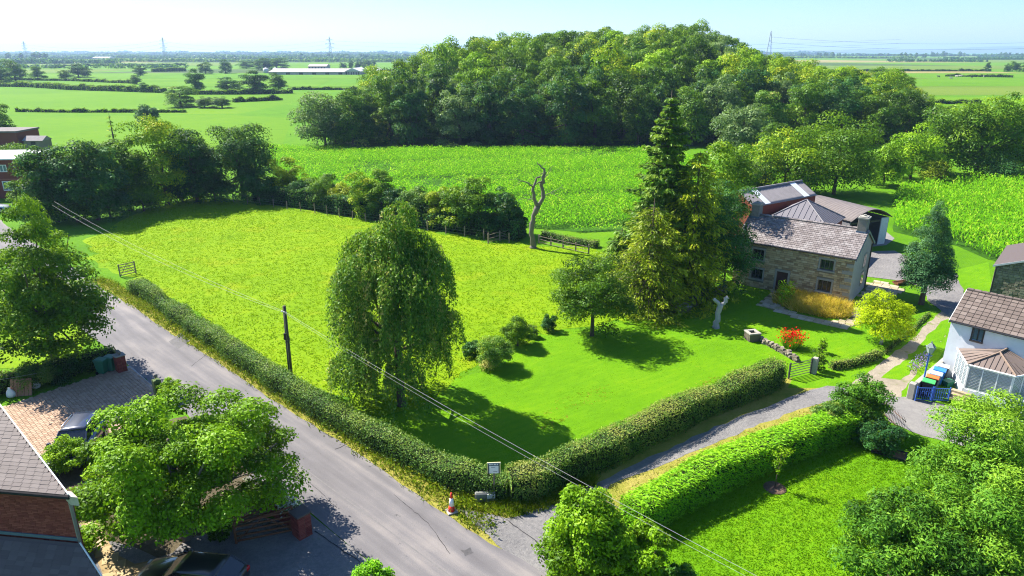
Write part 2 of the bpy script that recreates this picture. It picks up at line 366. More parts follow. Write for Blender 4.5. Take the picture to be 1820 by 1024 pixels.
def jag(pts, step=1.5, amp=0.15, rng=R):
    out = []
    n = len(pts)
    for i in range(n):
        a = np.array(pts[i][:2], float); b = np.array(pts[(i + 1) % n][:2], float)
        k = max(1, int(np.hypot(*(b - a)) / step))
        for j in range(k):
            p = a + (b - a) * j / k
            if j: p = p + rng.normal(0, amp, 2)
            out.append(p)
    return out
def sheet(name, pts, z, mat, kind='structure', jagged=0.0, step=1.2, parent=None):
    if jagged: pts = jag(pts, step, jagged)
    me = bpy.data.meshes.new(name); me.from_pydata([(p[0], p[1], z) for p in pts], [], [tuple(range(len(pts)))])
    bm = bmesh.new(); bm.from_mesh(me)
    if bm.faces[:][0].normal.z < 0: bmesh.ops.reverse_faces(bm, faces=bm.faces[:])
    bmesh.ops.triangulate(bm, faces=bm.faces[:]); bm.to_mesh(me); bm.free()
    o = link(name, me, parent, mat)
    return tag(o, kind=kind) if kind else o

# patchwork of far fields
mats_far = [G_FIELD_B, G_FIELD_P, G_FIELD_P, G_FIELD_T, G_FIELD_D, G_FIELD_B, G_FIELD]
rf = np.random.default_rng(21)
bands = [430, 560, 700, 860, 1080, 1400, 1850, 2500, 3400, 4800]
k = 0
for i in range(len(bands) - 1):
    y0, y1 = bands[i], bands[i + 1]; x = -0.95 * y1
    while x < 0.95 * y1:
        wdt = rf.uniform(0.10, 0.34) * y1
        sk = rf.normal(0, 0.05) * y1
        zz = 0.05 + 0.02 * (k % 5)
        pool = mats_far if y0 > 600 else [G_FIELD_B, G_FIELD_B, G_FIELD, G_FIELD_P if x > 100 else G_FIELD_B]
        m = pool[rf.integers(len(pool))]
        sheet('field', [(x, y0 + 2), (x + wdt * 0.985, y0 + 2 + sk * 0.1), (x + wdt * 0.985 + sk, y1 - 2), (x + sk, y1 - 2)], zz, m)
        x += wdt; k += 1
sheet('field', gps([(-260, 205), (420, 203), (530, 182), (575, 164), (-260, 156)]), 0.01, G_FIELD_B)
sheet('field', gps([(-260, 285), (40, 285), (500, 262), (520, 210), (420, 205), (-260, 207)]), 0.012, G_FIELD_B)
sheet('field', gps([(1490, 190), (2100, 190), (2100, 172), (1500, 172)]), 0.02, G_FIELD_B)
sheet('field', gps([(1480, 170), (2100, 169), (2100, 146), (1480, 146)]), 0.02, G_FIELD_P)
sheet('field', gps([(1440, 145), (2100, 144), (2100, 127), (1440, 127)]), 0.02, G_FIELD_P)
sheet('field', gps([(1650, 215), (2100, 215), (2100, 193), (1650, 193)]), 0.02, G_FIELD_B)

MAIZE_MAIN = gps([(478, 262), (545, 264), (650, 268), (1150, 266), (1240, 285), (1238, 335), (1110, 410), (1040, 414), (930, 405), (850, 397), (700, 366), (560, 336), (485, 310)])
sheet('maize_field', MAIZE_MAIN, 0.016, G_SOIL, jagged=0.3, step=3)
MAIZE_RIGHT = gps([(1592, 345), (1640, 330), (1760, 318), (1990, 310), (1990, 470), (1820, 470), (1757, 462), (1700, 437), (1640, 425), (1588, 412)])
sheet('maize_field', MAIZE_RIGHT, 0.016, G_SOIL, jagged=0.3, step=3)
PADDOCK = gps([(150, 432), (230, 385), (345, 350), (500, 368), (650, 392), (840, 425), (950, 438), (1060, 440), (1180, 500), (1160, 560), (1000, 585), (860, 640), (760, 720), (650, 745), (520, 672), (400, 590), (245, 492), (175, 470)])
sheet('paddock', PADDOCK, 0.008, G_PADDOCK, jagged=0.6, step=1.2)
LAWN = gps([(1160, 560), (1000, 585), (860, 640), (760, 720), (650, 745), (760, 800), (870, 860), (960, 870), (1060, 810), (1400, 672), (1450, 640), (1560, 632), (1640, 580), (1590, 540), (1500, 520), (1300, 500), (1180, 500)])
sheet('lawn', LAWN, 0.012, G_LAWN, jagged=0.5, step=0.9)
LAWN_R = gps([(1110, 930), (1250, 860), (1480, 770), (1600, 775), (1900, 850), (2200, 1010), (2100, 1300), (1100, 1300), (1040, 1060)])
sheet('front_lawn', LAWN_R, 0.012, G_LAWN)
sheet('grass_strip', gps([(1480, 690), (1400, 690), (1420, 650), (1560, 630), (1650, 560), (1690, 545), (1700, 560), (1690, 600), (1640, 690), (1600, 710), (1560, 690)]), 0.014, G_LAWN)
sheet('lawn', gps([(1690, 482), (1757, 466), (1765, 520), (1720, 525), (1700, 500)]), 0.012, G_LAWN)
sheet('lawn', gps([(-120, 640), (20, 655), (110, 640), (180, 600), (160, 520), (60, 500), (-160, 520)]), 0.012, G_PADDOCK, jagged=0.3)

# roads and hard surfaces
sheet('roadside_ground', gps([(640, 770), (860, 870), (960, 868), (1060, 815), (1400, 672), (1490, 685), (1480, 735), (1190, 870), (1110, 920), (1060, 1000), (1040, 1120), (900, 1060)]), 0.0125, G_DRY)
rd = np.array([0.729, -0.684]); rn = np.array([0.684, 0.729])
def rp(s, c): return rd * s + rn * c
ROAD_L, ROAD_R = 12.75, 17.05
right_edge = [rp(s, ROAD_R + 0.10 * math.sin(s * 0.4) + R.normal(0, 0.05)) for s in np.arange(-130, 40, 0.8)]
left_edge = [rp(s, ROAD_L - 0.05 * math.sin(s * 0.3) + R.normal(0, 0.04)) for s in np.arange(-130, 40, 0.8)]
sheet('road', right_edge + left_edge[::-1], 0.030, ROAD)
tag(MB().poly([(*rp(-34, 14.42), 0.034), (*rp(-12, 14.47), 0.034), (*rp(-12, 14.53), 0.034), (*rp(-34, 14.48), 0.034)]).build('road_joint', simple('joint_line', (0.155, 0.148, 0.146), 0.9, 0.1, 0, 0.3)), kind='structure')
CRACK = simple('crack_line', (0.05, 0.048, 0.05), 0.95, 0.05)
def crack(name, px_pts, w):
    P = resample_early(gps(px_pts), 0.25); m = MB(); rc_ = np.random.default_rng(len(px_pts) + int(px_pts[0][0]))
    P = P + rc_.normal(0, 0.018, P.shape)
    for a_, b_ in zip(P[:-1], P[1:]):
        d_ = (b_ - a_) / max(1e-6, np.hypot(*(b_ - a_))); n_ = np.array([-d_[1], d_[0]]) * w * rc_.uniform(0.3, 0.7)
        m.poly([(*(a_ - n_), 0.037), (*(b_ - n_), 0.037), (*(b_ + n_), 0.037), (*(a_ + n_), 0.037)])
    tag(m.build(name, CRACK), kind='structure')
def resample_early(pts, step):
    out = [np.array(pts[0])]
    for a_, b_ in zip(pts[:-1], pts[1:]):
        k_ = max(1, int(np.hypot(*(np.array(b_) - a_)) / step))
        for j_ in range(1, k_ + 1): out.append(np.array(a_) + (np.array(b_) - a_) * j_ / k_)
    return np.array(out)
crack('road_crack', [(340, 652), (378, 622)], 0.03)
crack('road_crack', [(596, 800), (622, 788)], 0.04)
crack('road_crack', [(900, 924), (950, 962), (1010, 1010)], 0.05)
crack('road_crack', [(560, 945), (640, 1000), (700, 1060)], 0.04)
crack('road_crack', [(700, 880), (760, 930), (800, 985)], 0.025)
crack('road_crack', [(470, 790), (520, 830), (600, 905)], 0.02)
sheet('road_patch', gps([(818, 978), (836, 974), (842, 984), (826, 990)]), 0.034, groundmat('oil_stain', (0.06, 0.058, 0.06), (0.085, 0.082, 0.085), (0.12, 0.115, 0.115), 0.8, 4, 30, 0.5), jagged=0.06, step=0.15)
sheet('road_patch', gps([(300, 608), (322, 592), (338, 606), (315, 622)]), 0.034, groundmat('road_repair_pale', (0.12, 0.115, 0.115), (0.15, 0.145, 0.145), (0.19, 0.18, 0.175), 0.8, 4, 30, 0.5), jagged=0.02, step=0.3)
sheet('gravel_entrance', gps([(812, 905), (835, 908), (900, 922), (985, 905), (1010, 930), (1010, 1024), (1060, 1150), (985, 1060)]), 0.024, GRAVEL2, jagged=0.05, step=0.6)
sheet('pavement', [rp(s, ROAD_L - 0.02) for s in (-29.5, -21)] + [rp(s, ROAD_L - 0.02) for s in (-14, 2)] + [rp(2, 11.7), rp(-29.5, 11.9)], 0.022, GRAVEL)
sheet('gravel_driveway', gps([(405, 935), (545, 930), (660, 1010), (760, 1120), (420, 1250), (180, 1120), (330, 960)]), 0.020, GRAVEL2, jagged=0.05, step=0.6)
sheet('yard_ground', gps([(60, 850), (140, 915), (420, 915), (550, 930), (700, 1040), (720, 1200), (60, 1200), (40, 900)]), 0.010, GRAVEL)
sheet('shrub_bed', gps([(80, 840), (190, 770), (330, 740), (480, 860), (485, 910), (405, 950), (330, 975), (280, 992), (190, 960), (130, 925), (60, 900)]), 0.016, BARE_SOIL, jagged=0.08)
sheet('gravel_track', gps([(930, 912), (1000, 890), (1100, 839), (1200, 792), (1300, 748), (1400, 707), (1470, 686), (1530, 695), (1500, 708), (1420, 728), (1340, 760), (1250, 797), (1150, 838), (1085, 862), (1040, 925), (985, 925)]), 0.020, GRAVEL2, jagged=0.07, step=0.6)
sheet('dry_verge', gps([(1085, 862), (1150, 838), (1250, 797), (1340, 760), (1420, 728), (1480, 712), (1470, 730), (1330, 785), (1190, 850), (1095, 885)]), 0.022, G_DRY, jagged=0.06, step=0.6)
sheet('tarmac_yard', gps([(1560, 705), (1612, 706), (1690, 722), (1790, 745), (1990, 790), (1990, 900), (1740, 800), (1640, 775), (1580, 750)]), 0.020, TARMAC, jagged=0.04, step=0.6)
sheet('track', gps([(1500, 690), (1545, 660), (1612, 612), (1662, 562), (1684, 540), (1715, 552), (1700, 575), (1650, 630), (1610, 690), (1600, 710), (1555, 706)]), 0.018, DIRT, jagged=0.06, step=0.6)
sheet('track_centre_grass', gps([(1566, 672), (1600, 648), (1640, 608), (1672, 572), (1694, 566), (1688, 590), (1640, 640), (1600, 676)]), 0.022, G_LAWN, jagged=0.08, step=0.6)
sheet('gravel_yard', gps([(1535, 470), (1548, 448), (1590, 446), (1640, 470), (1700, 487), (1712, 530), (1684, 560), (1655, 540), (1640, 510), (1590, 498), (1540, 492)]), 0.0262, GRAVEL, jagged=0.1, step=0.8)
sheet('shed_floor', gps([(1540, 440), (1545, 415), (1575, 412), (1590, 424), (1575, 436)]), 0.022, TARMAC, jagged=0.05)

# ------------------------------------------------------------------ foliage generators
def unit(v): return v / np.maximum(np.linalg.norm(v, axis=-1, keepdims=True), 1e-9)
def leaf_quads(P, N, L, ratio, rng, T=None, fold=0.12):
    n = len(P); N = unit(N)
    t = rng.normal(size=(n, 3)) if T is None else T
    t = unit(t - N * (t * N).sum(1, keepdims=True)); b = np.cross(N, t)
    L = np.broadcast_to(np.asarray(L, float), (n,))[:, None]; w = L * ratio
    return np.stack([P - t * L * 0.5, P + b * w * 0.5 + N * L * fold, P + t * L * 0.5, P - b * w * 0.5 + N * L * fold], 1)
def fib(n, rng, jit=0.25):
    i = np.arange(n) + 0.5; ph = np.arccos(1 - 2 * i / n); th = math.pi * (1 + 5 ** 0.5) * i
    d = np.stack([np.cos(th) * np.sin(ph), np.sin(th) * np.sin(ph), np.cos(ph)], -1)
    return unit(d + rng.normal(0, jit, (n, 3)))
def clumps(rng, zc, Rxy, up, dn, K, cr, lob=0.18, inner=0.25):
    d = fib(K, rng)
    ax = unit(rng.normal(size=(5, 3))); am = rng.uniform(-lob, lob * 1.2, 5)
    f = 1 + sum(am[j] * np.clip(d @ ax[j], 0, 1) ** 2 for j in range(5))
    rad = f * rng.uniform(0.62, 1.0, K)
    k2 = rng.random(K) < inner; rad[k2] *= rng.uniform(0.3, 0.7, k2.sum())
    c = d * rad[:, None]; c[:, 0] *= Rxy - cr * 0.6; c[:, 1] *= Rxy - cr * 0.6
    sn = np.sqrt(np.clip(1 - d[:, 2] ** 2, 0.02, 1)); bo = np.where(d[:, 2] < 0, sn ** -0.82, sn ** -0.12); c[:, 0] *= bo; c[:, 1] *= bo
    c[:, 2] = np.where(c[:, 2] > 0, c[:, 2] * (up - cr * 0.5), c[:, 2] * (dn - cr * 0.1)) + zc
    r = cr * rng.uniform(0.65, 1.3, K)
    return c, r
def fill(rng, C, r, n, leaf, flat=0.72, shell=0.62, ratio=0.55, upb=0.45, rnd=0.36, tvar=0.22, lvar=0.13):
    K = len(C); p = r ** 2 / (r ** 2).sum(); ci = rng.choice(K, n, p=p)
    d = unit(rng.normal(size=(n, 3))); d[:, 2] = np.where(d[:, 2] < -0.35, -d[:, 2], d[:, 2])
    rr = r[ci] * (shell + (1 - shell) * rng.random(n) ** 0.7) * rng.choice([1.0, 1.0, 1.0, 1.18], n)
    P = C[ci] + d * rr[:, None] * np.array([1, 1, flat])
    N = d * 0.95 + np.array([0, 0, upb]) + rng.normal(0, rnd, (n, 3))
    V = leaf_quads(P, N, leaf * rng.uniform(0.6, 1.35, n), ratio, rng)
    ct = np.clip(rng.normal(0.45, tvar, K), 0.05, 0.95)
    return V, np.clip(ct[ci] + rng.normal(0, lvar, n), 0, 1)
def trunk_mesh(name, rng, H, zc, r0, C, nl=8, lean=(0, 0)):
    m = MB(); top = Vector((lean[0], lean[1], zc + (H - zc) * 0.45))
    P = [Vector((0, 0, -0.15)), Vector((0, 0, 0.25)), Vector((lean[0] * 0.3, lean[1] * 0.3, zc * 0.45)), Vector((lean[0] * 0.7, lean[1] * 0.7, zc * 0.9)), top]
    m.tube(P, [r0 * 1.35, r0, r0 * 0.85, r0 * 0.6, r0 * 0.2], 8)
    idx = rng.choice(len(C), min(nl, len(C)), replace=False)
    for i in idx:
        c = Vector(C[i]); s = P[2].lerp(P[3], rng.uniform(0.0, 1.0))
        mid = s.lerp(c, 0.5) + Vector((0, 0, -0.06 * (c - s).length)) + Vector(rng.normal(0, 0.12, 3))
        m.tube([s, mid, c], [r0 * 0.42, r0 * 0.27, r0 * 0.09], 5, False)
    return m
def make_tree(name, loc, crown, trunk, mat, bark=None, label=None, cat='tree', group=None, crown_name='crown', trunk_name='trunk', z=0.0):
    t = empty(name, (loc[0], loc[1], z), 0, label, cat, group)
    V, tint = crown
    link(crown_name, np_mesh(crown_name, V, V.shape[1], tint), t, mat)
    if trunk is not None: trunk.build(trunk_name, bark or BARK, t, True)
    return t
def broadleaf(rng, H, Rc, zlow=1.5, n=8000, leaf=0.3, K=40, cr=None, lob=0.18, zfrac=0.45, nl=8, r0=None, ratio=0.55, lean=(0, 0), inner=0.25, **kw):
    zc = zlow + (H - zlow) * zfrac; cr = cr or Rc * 0.34
    C, r = clumps(rng, zc, Rc, H - zc, zc - zlow, K, cr, lob, inner)
    C[:, 0] += lean[0]; C[:, 1] += lean[1]
    V, t = fill(rng, C, r, n, leaf, ratio=ratio, **kw)
    V[:, :, 2] = np.maximum(V[:, :, 2], 0.02)
    return (V, t), trunk_mesh('trunk', rng, H, zc, r0 or H * 0.022 + 0.03, C, nl, lean)
def conifer(rng, H, Rc, zlow=0.6, step=0.42, nb=8, leaf=0.42, dens=9, droop=0.28, power=0.85, r0=0.25, ratio=0.38, hang=0.35, tv=0.16):
    P = []; T = []; N = []; tint = []; L = []
    z = zlow; tm = MB().tube([(0, 0, -0.1), (0, 0, H * 0.5), (0, 0, H)], [r0 * 1.2, r0 * 0.7, 0.02], 8)
    while z < H - 0.15:
        q = 1 - (z - zlow) / (H - zlow); r = Rc * q ** power
        k = max(4, int(nb * (0.55 + 0.45 * q))); a0 = rng.uniform(0, 6.28)
        for j in range(k):
            a = a0 + 6.283 * j / k + rng.normal(0, 0.18); rb = r * rng.uniform(0.62, 1.15)
            if rb < 0.12: rb = 0.12
            dv = np.array([math.cos(a), math.sin(a), 0.0]); sd = np.array([-dv[1], dv[0], 0.0])
            tip = np.array([0, 0, z]) + dv * rb + np.array([0, 0, -droop * rb])
            tm.tube([(0, 0, z), tuple(tip)], [0.045 * q + 0.012, 0.008], 3, False)
            n = max(5, int(dens * rb)); u = rng.uniform(0.12, 1.0, n) ** 0.8
            side = rng.uniform(-1, 1, n) * (0.20 + 0.28 * rb * (1 - u) + 0.05 * rb)
            pt = np.array([0, 0, z]) + dv * (u * rb)[:, None] + sd * side[:, None]
            pt[:, 2] += -droop * rb * u ** 1.4 + 0.10 * rb * u ** 4 - np.abs(side) * 0.25 - rng.random(n) * hang
            P.append(pt); T.append(dv * 0.8 + sd * np.sign(side)[:, None] * 0.55 + np.array([0, 0, -0.30 - hang]) + rng.normal(0, 0.25, (n, 3)))
            N.append(np.array([0, 0, 1.0]) + dv * 0.35 + rng.normal(0, 0.45, (n, 3)))
            bt = rng.normal(0.42, tv); tint.append(np.clip(bt + 0.35 * (u - 0.5) + rng.normal(0, 0.12, n), 0, 1)); L.append(leaf * rng.uniform(0.6, 1.3, n))
        z += step * rng.uniform(0.75, 1.25)
    P = np.concatenate(P); V = leaf_quads(P, np.concatenate(N), np.concatenate(L), ratio, rng, np.concatenate(T), 0.03)
    return (V, np.concatenate(tint)), tm
def weeping_old(rng, H, Rc, n_str=700, per=34, leaf=0.16):
    C, r = clumps(rng, H * 0.66, Rc * 0.82, H * 0.24, H * 0.30, 34, 0.85, 0.15)
    V1, t1 = fill(rng, C, r, 9000, leaf, ratio=0.55)
    C2 = np.array([[0.35, 0.2, H - 1.4], [-0.5, 0, H - 2.2], [0.9, 0.3, H - 2.4], [0.2, -0.5, H - 2.6], [1.4, -0.2, H - 3.2], [-1.3, 0.4, H - 3.2]]); V2, t2 = fill(rng, C2, np.array([0.8, 0.85, 0.8, 0.9, 0.9, 0.9]), 2600, leaf, ratio=0.55)
    P = []; T = []; tt = []
    for i in range(n_str):
        a = rng.uniform(0, 6.283); q = rng.uniform(0.25, 1.0) ** 0.6
        z0 = H * rng.uniform(0.20, 0.82); lim = math.sqrt(max(0.05, 1 - ((z0 / H - 0.42) / 0.50) ** 2))
        rr = Rc * q * lim * (1 + 0.16 * math.sin(3 * a + 1) + 0.1 * math.sin(5 * a)); ln = min(z0 - 0.25, rng.uniform(1.0, 2.6))
        m = int(per * ln / 1.8); u = rng.random(m)
        x = (rr + 0.22 * ln * np.sqrt(u)) * math.cos(a); y = (rr + 0.22 * ln * np.sqrt(u)) * math.sin(a); z = z0 + 0.25 - ln * u
        pt = np.stack([x, y, z], -1) + rng.normal(0, 0.10, (m, 3)); P.append(pt)
        T.append(np.tile([0.15 * math.cos(a), 0.15 * math.sin(a), -1.0], (m, 1)) + rng.normal(0, 0.35, (m, 3)))
        tt.append(np.clip(rng.normal(0.42, 0.18) + rng.normal(0, 0.16, m), 0, 1))
    P = np.concatenate(P); T = np.concatenate(T); P[:, 2] = np.maximum(P[:, 2], 0.1)
    N = P * np.array([1, 1, 0.0]); N = unit(N) + rng.normal(0, 0.7, P.shape) + np.array([0, 0, 0.35])
    V3 = leaf_quads(P, N, leaf * rng.uniform(0.7, 1.4, len(P)), 0.5, rng, T, 0.08)
    return (np.concatenate([V1, V2, V3]), np.concatenate([t1, t2, np.concatenate(tt)])), trunk_mesh('trunk', rng, H, H * 0.6, 0.26, C, 16)

def weeping(rng, H, Rc, n_str=1100, per=36, leaf=0.16):
    # domes at several heights, each a shelf of twigs from which strands hang
    D = [(0.5, 0.2, H - 0.2, 0.9), (-0.2, 0.0, H - 1.2, 1.3), (1.3, 0.3, H - 1.9, 1.3), (0.3, -0.6, H - 2.3, 1.9)]
    for k in range(9):
        a = 6.283 * k / 9 + rng.normal(0, 0.2); q = Rc * rng.uniform(0.50, 0.70); D.append((q * math.cos(a), q * math.sin(a), H * rng.uniform(0.70, 0.86), Rc * rng.uniform(0.34, 0.46)))
    for k in range(12):
        a = 6.283 * k / 12 + rng.normal(0, 0.2); q = Rc * rng.uniform(0.60, 0.86); D.append((q * math.cos(a), q * math.sin(a), H * rng.uniform(0.30, 0.64), Rc * rng.uniform(0.28, 0.40)))
    D += [(-Rc * 0.85, -0.6, H * 0.30, Rc * 0.34), (-Rc * 0.75, 0.4, H * 0.20, Rc * 0.32)]
    P = []; T = []; tt = []; C = []
    w = np.array([d[3] ** 2 for d in D]); w /= w.sum()
    for i in rng.choice(len(D), n_str, p=w):
        x0, y0, zt, r = D[i]; a = rng.uniform(0, 6.283); q = math.sqrt(rng.random()) * r
        zs = zt - 0.9 * r * (q / r) ** 2 * 0.8; ln = min(zs - 0.15, rng.uniform(0.5, 1.5) + (q / r) * rng.uniform(0.3, 1.9))
        if ln < 0.2: continue
        m = max(4, int(per * ln / 1.5)); u = rng.random(m) ** 1.25; o = 0.16 * ln * np.sqrt(u)
        P.append(np.stack([x0 + (q + o) * math.cos(a), y0 + (q + o) * math.sin(a), zs - ln * u], -1) + rng.normal(0, 0.09, (m, 3)))
        T.append(np.tile([0.2 * math.cos(a), 0.2 * math.sin(a), -1.0], (m, 1)) + rng.normal(0, 0.35, (m, 3)))
        tt.append(np.clip(rng.normal(0.42, 0.18) + 0.12 * (1 - u) + rng.normal(0, 0.16, m), 0, 1))
    C = np.array([(d[0], d[1], d[2] - 0.3) for d in D])
    P = np.concatenate(P); T = np.concatenate(T); P[:, 2] = np.maximum(P[:, 2], 0.1)
    N = unit(P * np.array([1, 1, 0.0])) * 0.6 + rng.normal(0, 0.7, P.shape) + np.array([0, 0, 0.5])
    V = leaf_quads(P, N, leaf * rng.uniform(0.7, 1.4, len(P)), 0.5, rng, T, 0.08)
    return (V, np.concatenate(tt)), trunk_mesh('trunk', rng, H, H * 0.6, 0.26, C, 20)

def resample(pts, step):
    pts = [np.array(p[:2], float) for p in pts]; out = [pts[0]]
    for a, b in zip(pts[:-1], pts[1:]):
        k = max(1, int(round(np.hypot(*(b - a)) / step)))
        for j in range(1, k + 1): out.append(a + (b - a) * j / k)
    return np.array(out)
def hedge(name, label, pts, width, height, mat, leaf=0.14, dens=150, rng=R, group=None, bumpy=0.10, T=None, ratio=0.6, hv=None, cat='hedge', core=True, sides=True):
    P = resample(pts, 0.5 if width < 3 else 2.0); n = len(P)
    for _ in range(3): P[1:-1] = (P[:-2] + P[1:-1] * 2 + P[2:]) / 4
    tg = unit(np.gradient(P, axis=0)); nm = np.stack([-tg[:, 1], tg[:, 0]], -1)
    seg = np.hypot(*np.diff(P, axis=0).T); s = np.concatenate([[0], np.cumsum(seg)]); L = s[-1]
    hvar = np.interp(s, np.arange(0, L + 6, 1.7), rng.normal(0, bumpy, len(np.arange(0, L + 6, 1.7))))
    wvar = np.interp(s, np.arange(0, L + 6, 1.1), rng.normal(0, bumpy, len(np.arange(0, L + 6, 1.1))))
    hh = height + hvar; ww = width / 2 + wvar * 0.6
    if hv is not None: hh = hh * np.interp(s / L, hv[0], hv[1])
    o0 = np.array([P[0][0], P[0][1], 0])
    root = empty(name, o0, 0, label, cat, group)
    if core:
        sec = [(-0.80, 0.0), (-0.86, 0.55), (-0.72, 0.88), (0.72, 0.88), (0.86, 0.55), (0.80, 0.0)]
        rings = [[tuple(np.array([*(P[i] + nm[i] * a * (ww[i] - 0.05)), hh[i] * b]) - o0) for a, b in sec] for i in range(0, n)]
        MB().loft(rings).build('branches', HEDGE_CORE, root)
    per = 2 * height + width; N = int(L * per * dens)
    u = rng.random(N) * L; v = rng.random(N) * per
    endk = rng.random(N) < (width * height * 2) / (L * per); 
    cx = np.interp(u, s, P[:, 0]); cy = np.interp(u, s, P[:, 1]); nx = np.interp(u, s, nm[:, 0]); ny = np.interp(u, s, nm[:, 1])
    hu = np.interp(u, s, hh); wu = np.interp(u, s, ww)
    off = np.where(v < height, -1.0, np.where(v < height + width, (v - height) / width * 2 - 1, 1.0))
    z = np.where(v < height, v / height, np.where(v < height + width, 1.0, (per - v) / height))
    top = (v >= height) & (v < height + width)
    rnd = 1 - 0.28 * np.clip((z - 0.7) / 0.3, 0, 1) ** 2 * (~top)
    offw = off * wu * rnd
    zz = z * hu - np.where(top, 0.16 * np.abs(off) ** 4, 0)
    pn = np.where(top[:, None], np.array([0, 0, 1.0]), np.stack([nx * off, ny * off, np.full(N, 0.25)], -1))
    j = np.abs(rng.normal(0, 0.07, N)) - 0.04
    X = np.stack([cx + nx * offw, cy + ny * offw, zz], -1) + pn * j[:, None] + rng.normal(0, 0.05, (N, 3))
    # the two ends
    ei = np.where(endk)[0]
    if len(ei):
        which = rng.random(len(ei)) < 0.5; i0 = np.where(which, 0, n - 1)
        a = rng.uniform(-1, 1, len(ei)); b = rng.random(len(ei))
        bas = P[i0] + nm[i0] * (a * ww[i0])[:, None]
        X[ei] = np.stack([bas[:, 0], bas[:, 1], b * hh[i0]], -1); pn[ei] = np.concatenate([tg[i0] * np.where(which, -1, 1)[:, None], np.full((len(ei), 1), 0.2)], 1)
        X[ei] += pn[ei] * 0.08
    X[:, 2] = np.maximum(X[:, 2], 0.03)
    if width < 3 and height > 0.6 and leaf < 0.3:
        sh = top & (rng.random(N) < 0.05); X[sh, 2] += np.abs(rng.normal(0.05, 0.10, sh.sum()))
    Nn = pn + np.array([0, 0, 0.25]) + rng.normal(0, 0.55, (N, 3))
    Tt = None if T is None else np.asarray(T)[None] + rng.normal(0, 0.4, (N, 3))
    gapn = np.sin(u * 2.1 + 3 * np.sin(u * 0.37)) * np.sin(z * 5.0 + u * 1.3) + rng.normal(0, 0.25, N)
    kp = top | (gapn > -0.75) | (rng.random(N) < 0.4); X, Nn, u, top = X[kp], Nn[kp], u[kp], top[kp]; N = len(X); Tt = None if Tt is None else Tt[kp]
    V = leaf_quads(X - o0, Nn, leaf * rng.uniform(0.6, 1.35, N), ratio, rng, Tt)
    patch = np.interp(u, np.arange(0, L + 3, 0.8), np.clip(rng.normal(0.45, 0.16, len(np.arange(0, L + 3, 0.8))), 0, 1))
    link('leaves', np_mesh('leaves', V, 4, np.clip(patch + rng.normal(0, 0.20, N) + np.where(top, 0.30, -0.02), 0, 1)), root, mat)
    return root

def pip(pts, poly):
    x, y = pts[:, 0], pts[:, 1]; ins = np.zeros(len(pts), bool); n = len(poly)
    for i in range(n):
        x1, y1 = poly[i][:2]; x2, y2 = poly[(i + 1) % n][:2]
        c = ((y1 > y) != (y2 > y)) & (x < (x2 - x1) * (y - y1) / ((y2 - y1) if y2 != y1 else 1e-9) + x1); ins ^= c
    return ins
def scatter(poly, n, rng):
    a = np.array([p[:2] for p in poly]); lo, hi = a.min(0), a.max(0)
    p = rng.random((n, 2)) * (hi - lo) + lo
    return p[pip(p, poly)]
def in_view(p, mx=1.12):
    u = CX + F_PX * p[:, 0] / (p[:, 1] * CP + CAM_H * SP); v = CY - F_PX * (p[:, 1] * SP - CAM_H * CP) / (p[:, 1] * CP + CAM_H * SP)
    return (np.abs(u - CX) < CX * mx) & (v < 1024 * 1.08) & (p[:, 1] > 5)
def blades(name, pts, h, w, mat, rng, lean=0.35, per=3, spread=0.10, tmean=0.45, tvar=0.2, z0=0.0, kind='stuff', bend=None):
    P = np.repeat(pts, per, 0); n = len(P); P = P + rng.normal(0, spread, P.shape)
    hh = h * rng.uniform(0.5, 1.25, n); a = rng.uniform(0, 6.283, n); ln = rng.normal(0, lean, (n, 2)) * hh[:, None]
    d = np.stack([np.cos(a), np.sin(a)], -1) * (w * 0.5)
    z = np.full(n, z0)
    B = np.stack([P[:, 0] - d[:, 0], P[:, 1] - d[:, 1], z], -1); B2 = np.stack([P[:, 0] + d[:, 0], P[:, 1] + d[:, 1], z], -1)
    Tt = np.stack([P[:, 0] + ln[:, 0], P[:, 1] + ln[:, 1], z + hh], -1)
    pt = np.repeat(np.clip(rng.normal(tmean, tvar, len(pts)), 0, 1), per)
    return tag(link(name, np_mesh(name, np.stack([B, B2, Tt], 1), 3, np.clip(pt + rng.normal(0, 0.1, n), 0, 1)), None, mat), kind=kind)
def weeds(name, pts, h, leaf, mat, rng, tmean=0.45, tvar=0.22, per=7, rad=0.16):
    P = np.repeat(pts, per, 0); n = len(P); hp = np.repeat(h * rng.uniform(0.5, 1.25, len(pts)), per)
    X = np.stack([P[:, 0] + rng.normal(0, rad, n), P[:, 1] + rng.normal(0, rad, n), hp * rng.uniform(0.1, 1.0, n)], -1)
    N = rng.normal(0, 0.6, (n, 3)) + np.array([0, 0, 0.7]); T = rng.normal(0, 0.6, (n, 3)) + np.array([0, 0, 0.8])
    V = leaf_quads(X, N, leaf * rng.uniform(0.6, 1.4, n), 0.42, rng, T)
    pt = np.repeat(np.clip(rng.normal(tmean, tvar, len(pts)), 0, 1), per)
    return tag(link(name, np_mesh(name, V, 4, np.clip(pt + rng.normal(0, 0.12, n), 0, 1)), None, mat), kind='stuff')

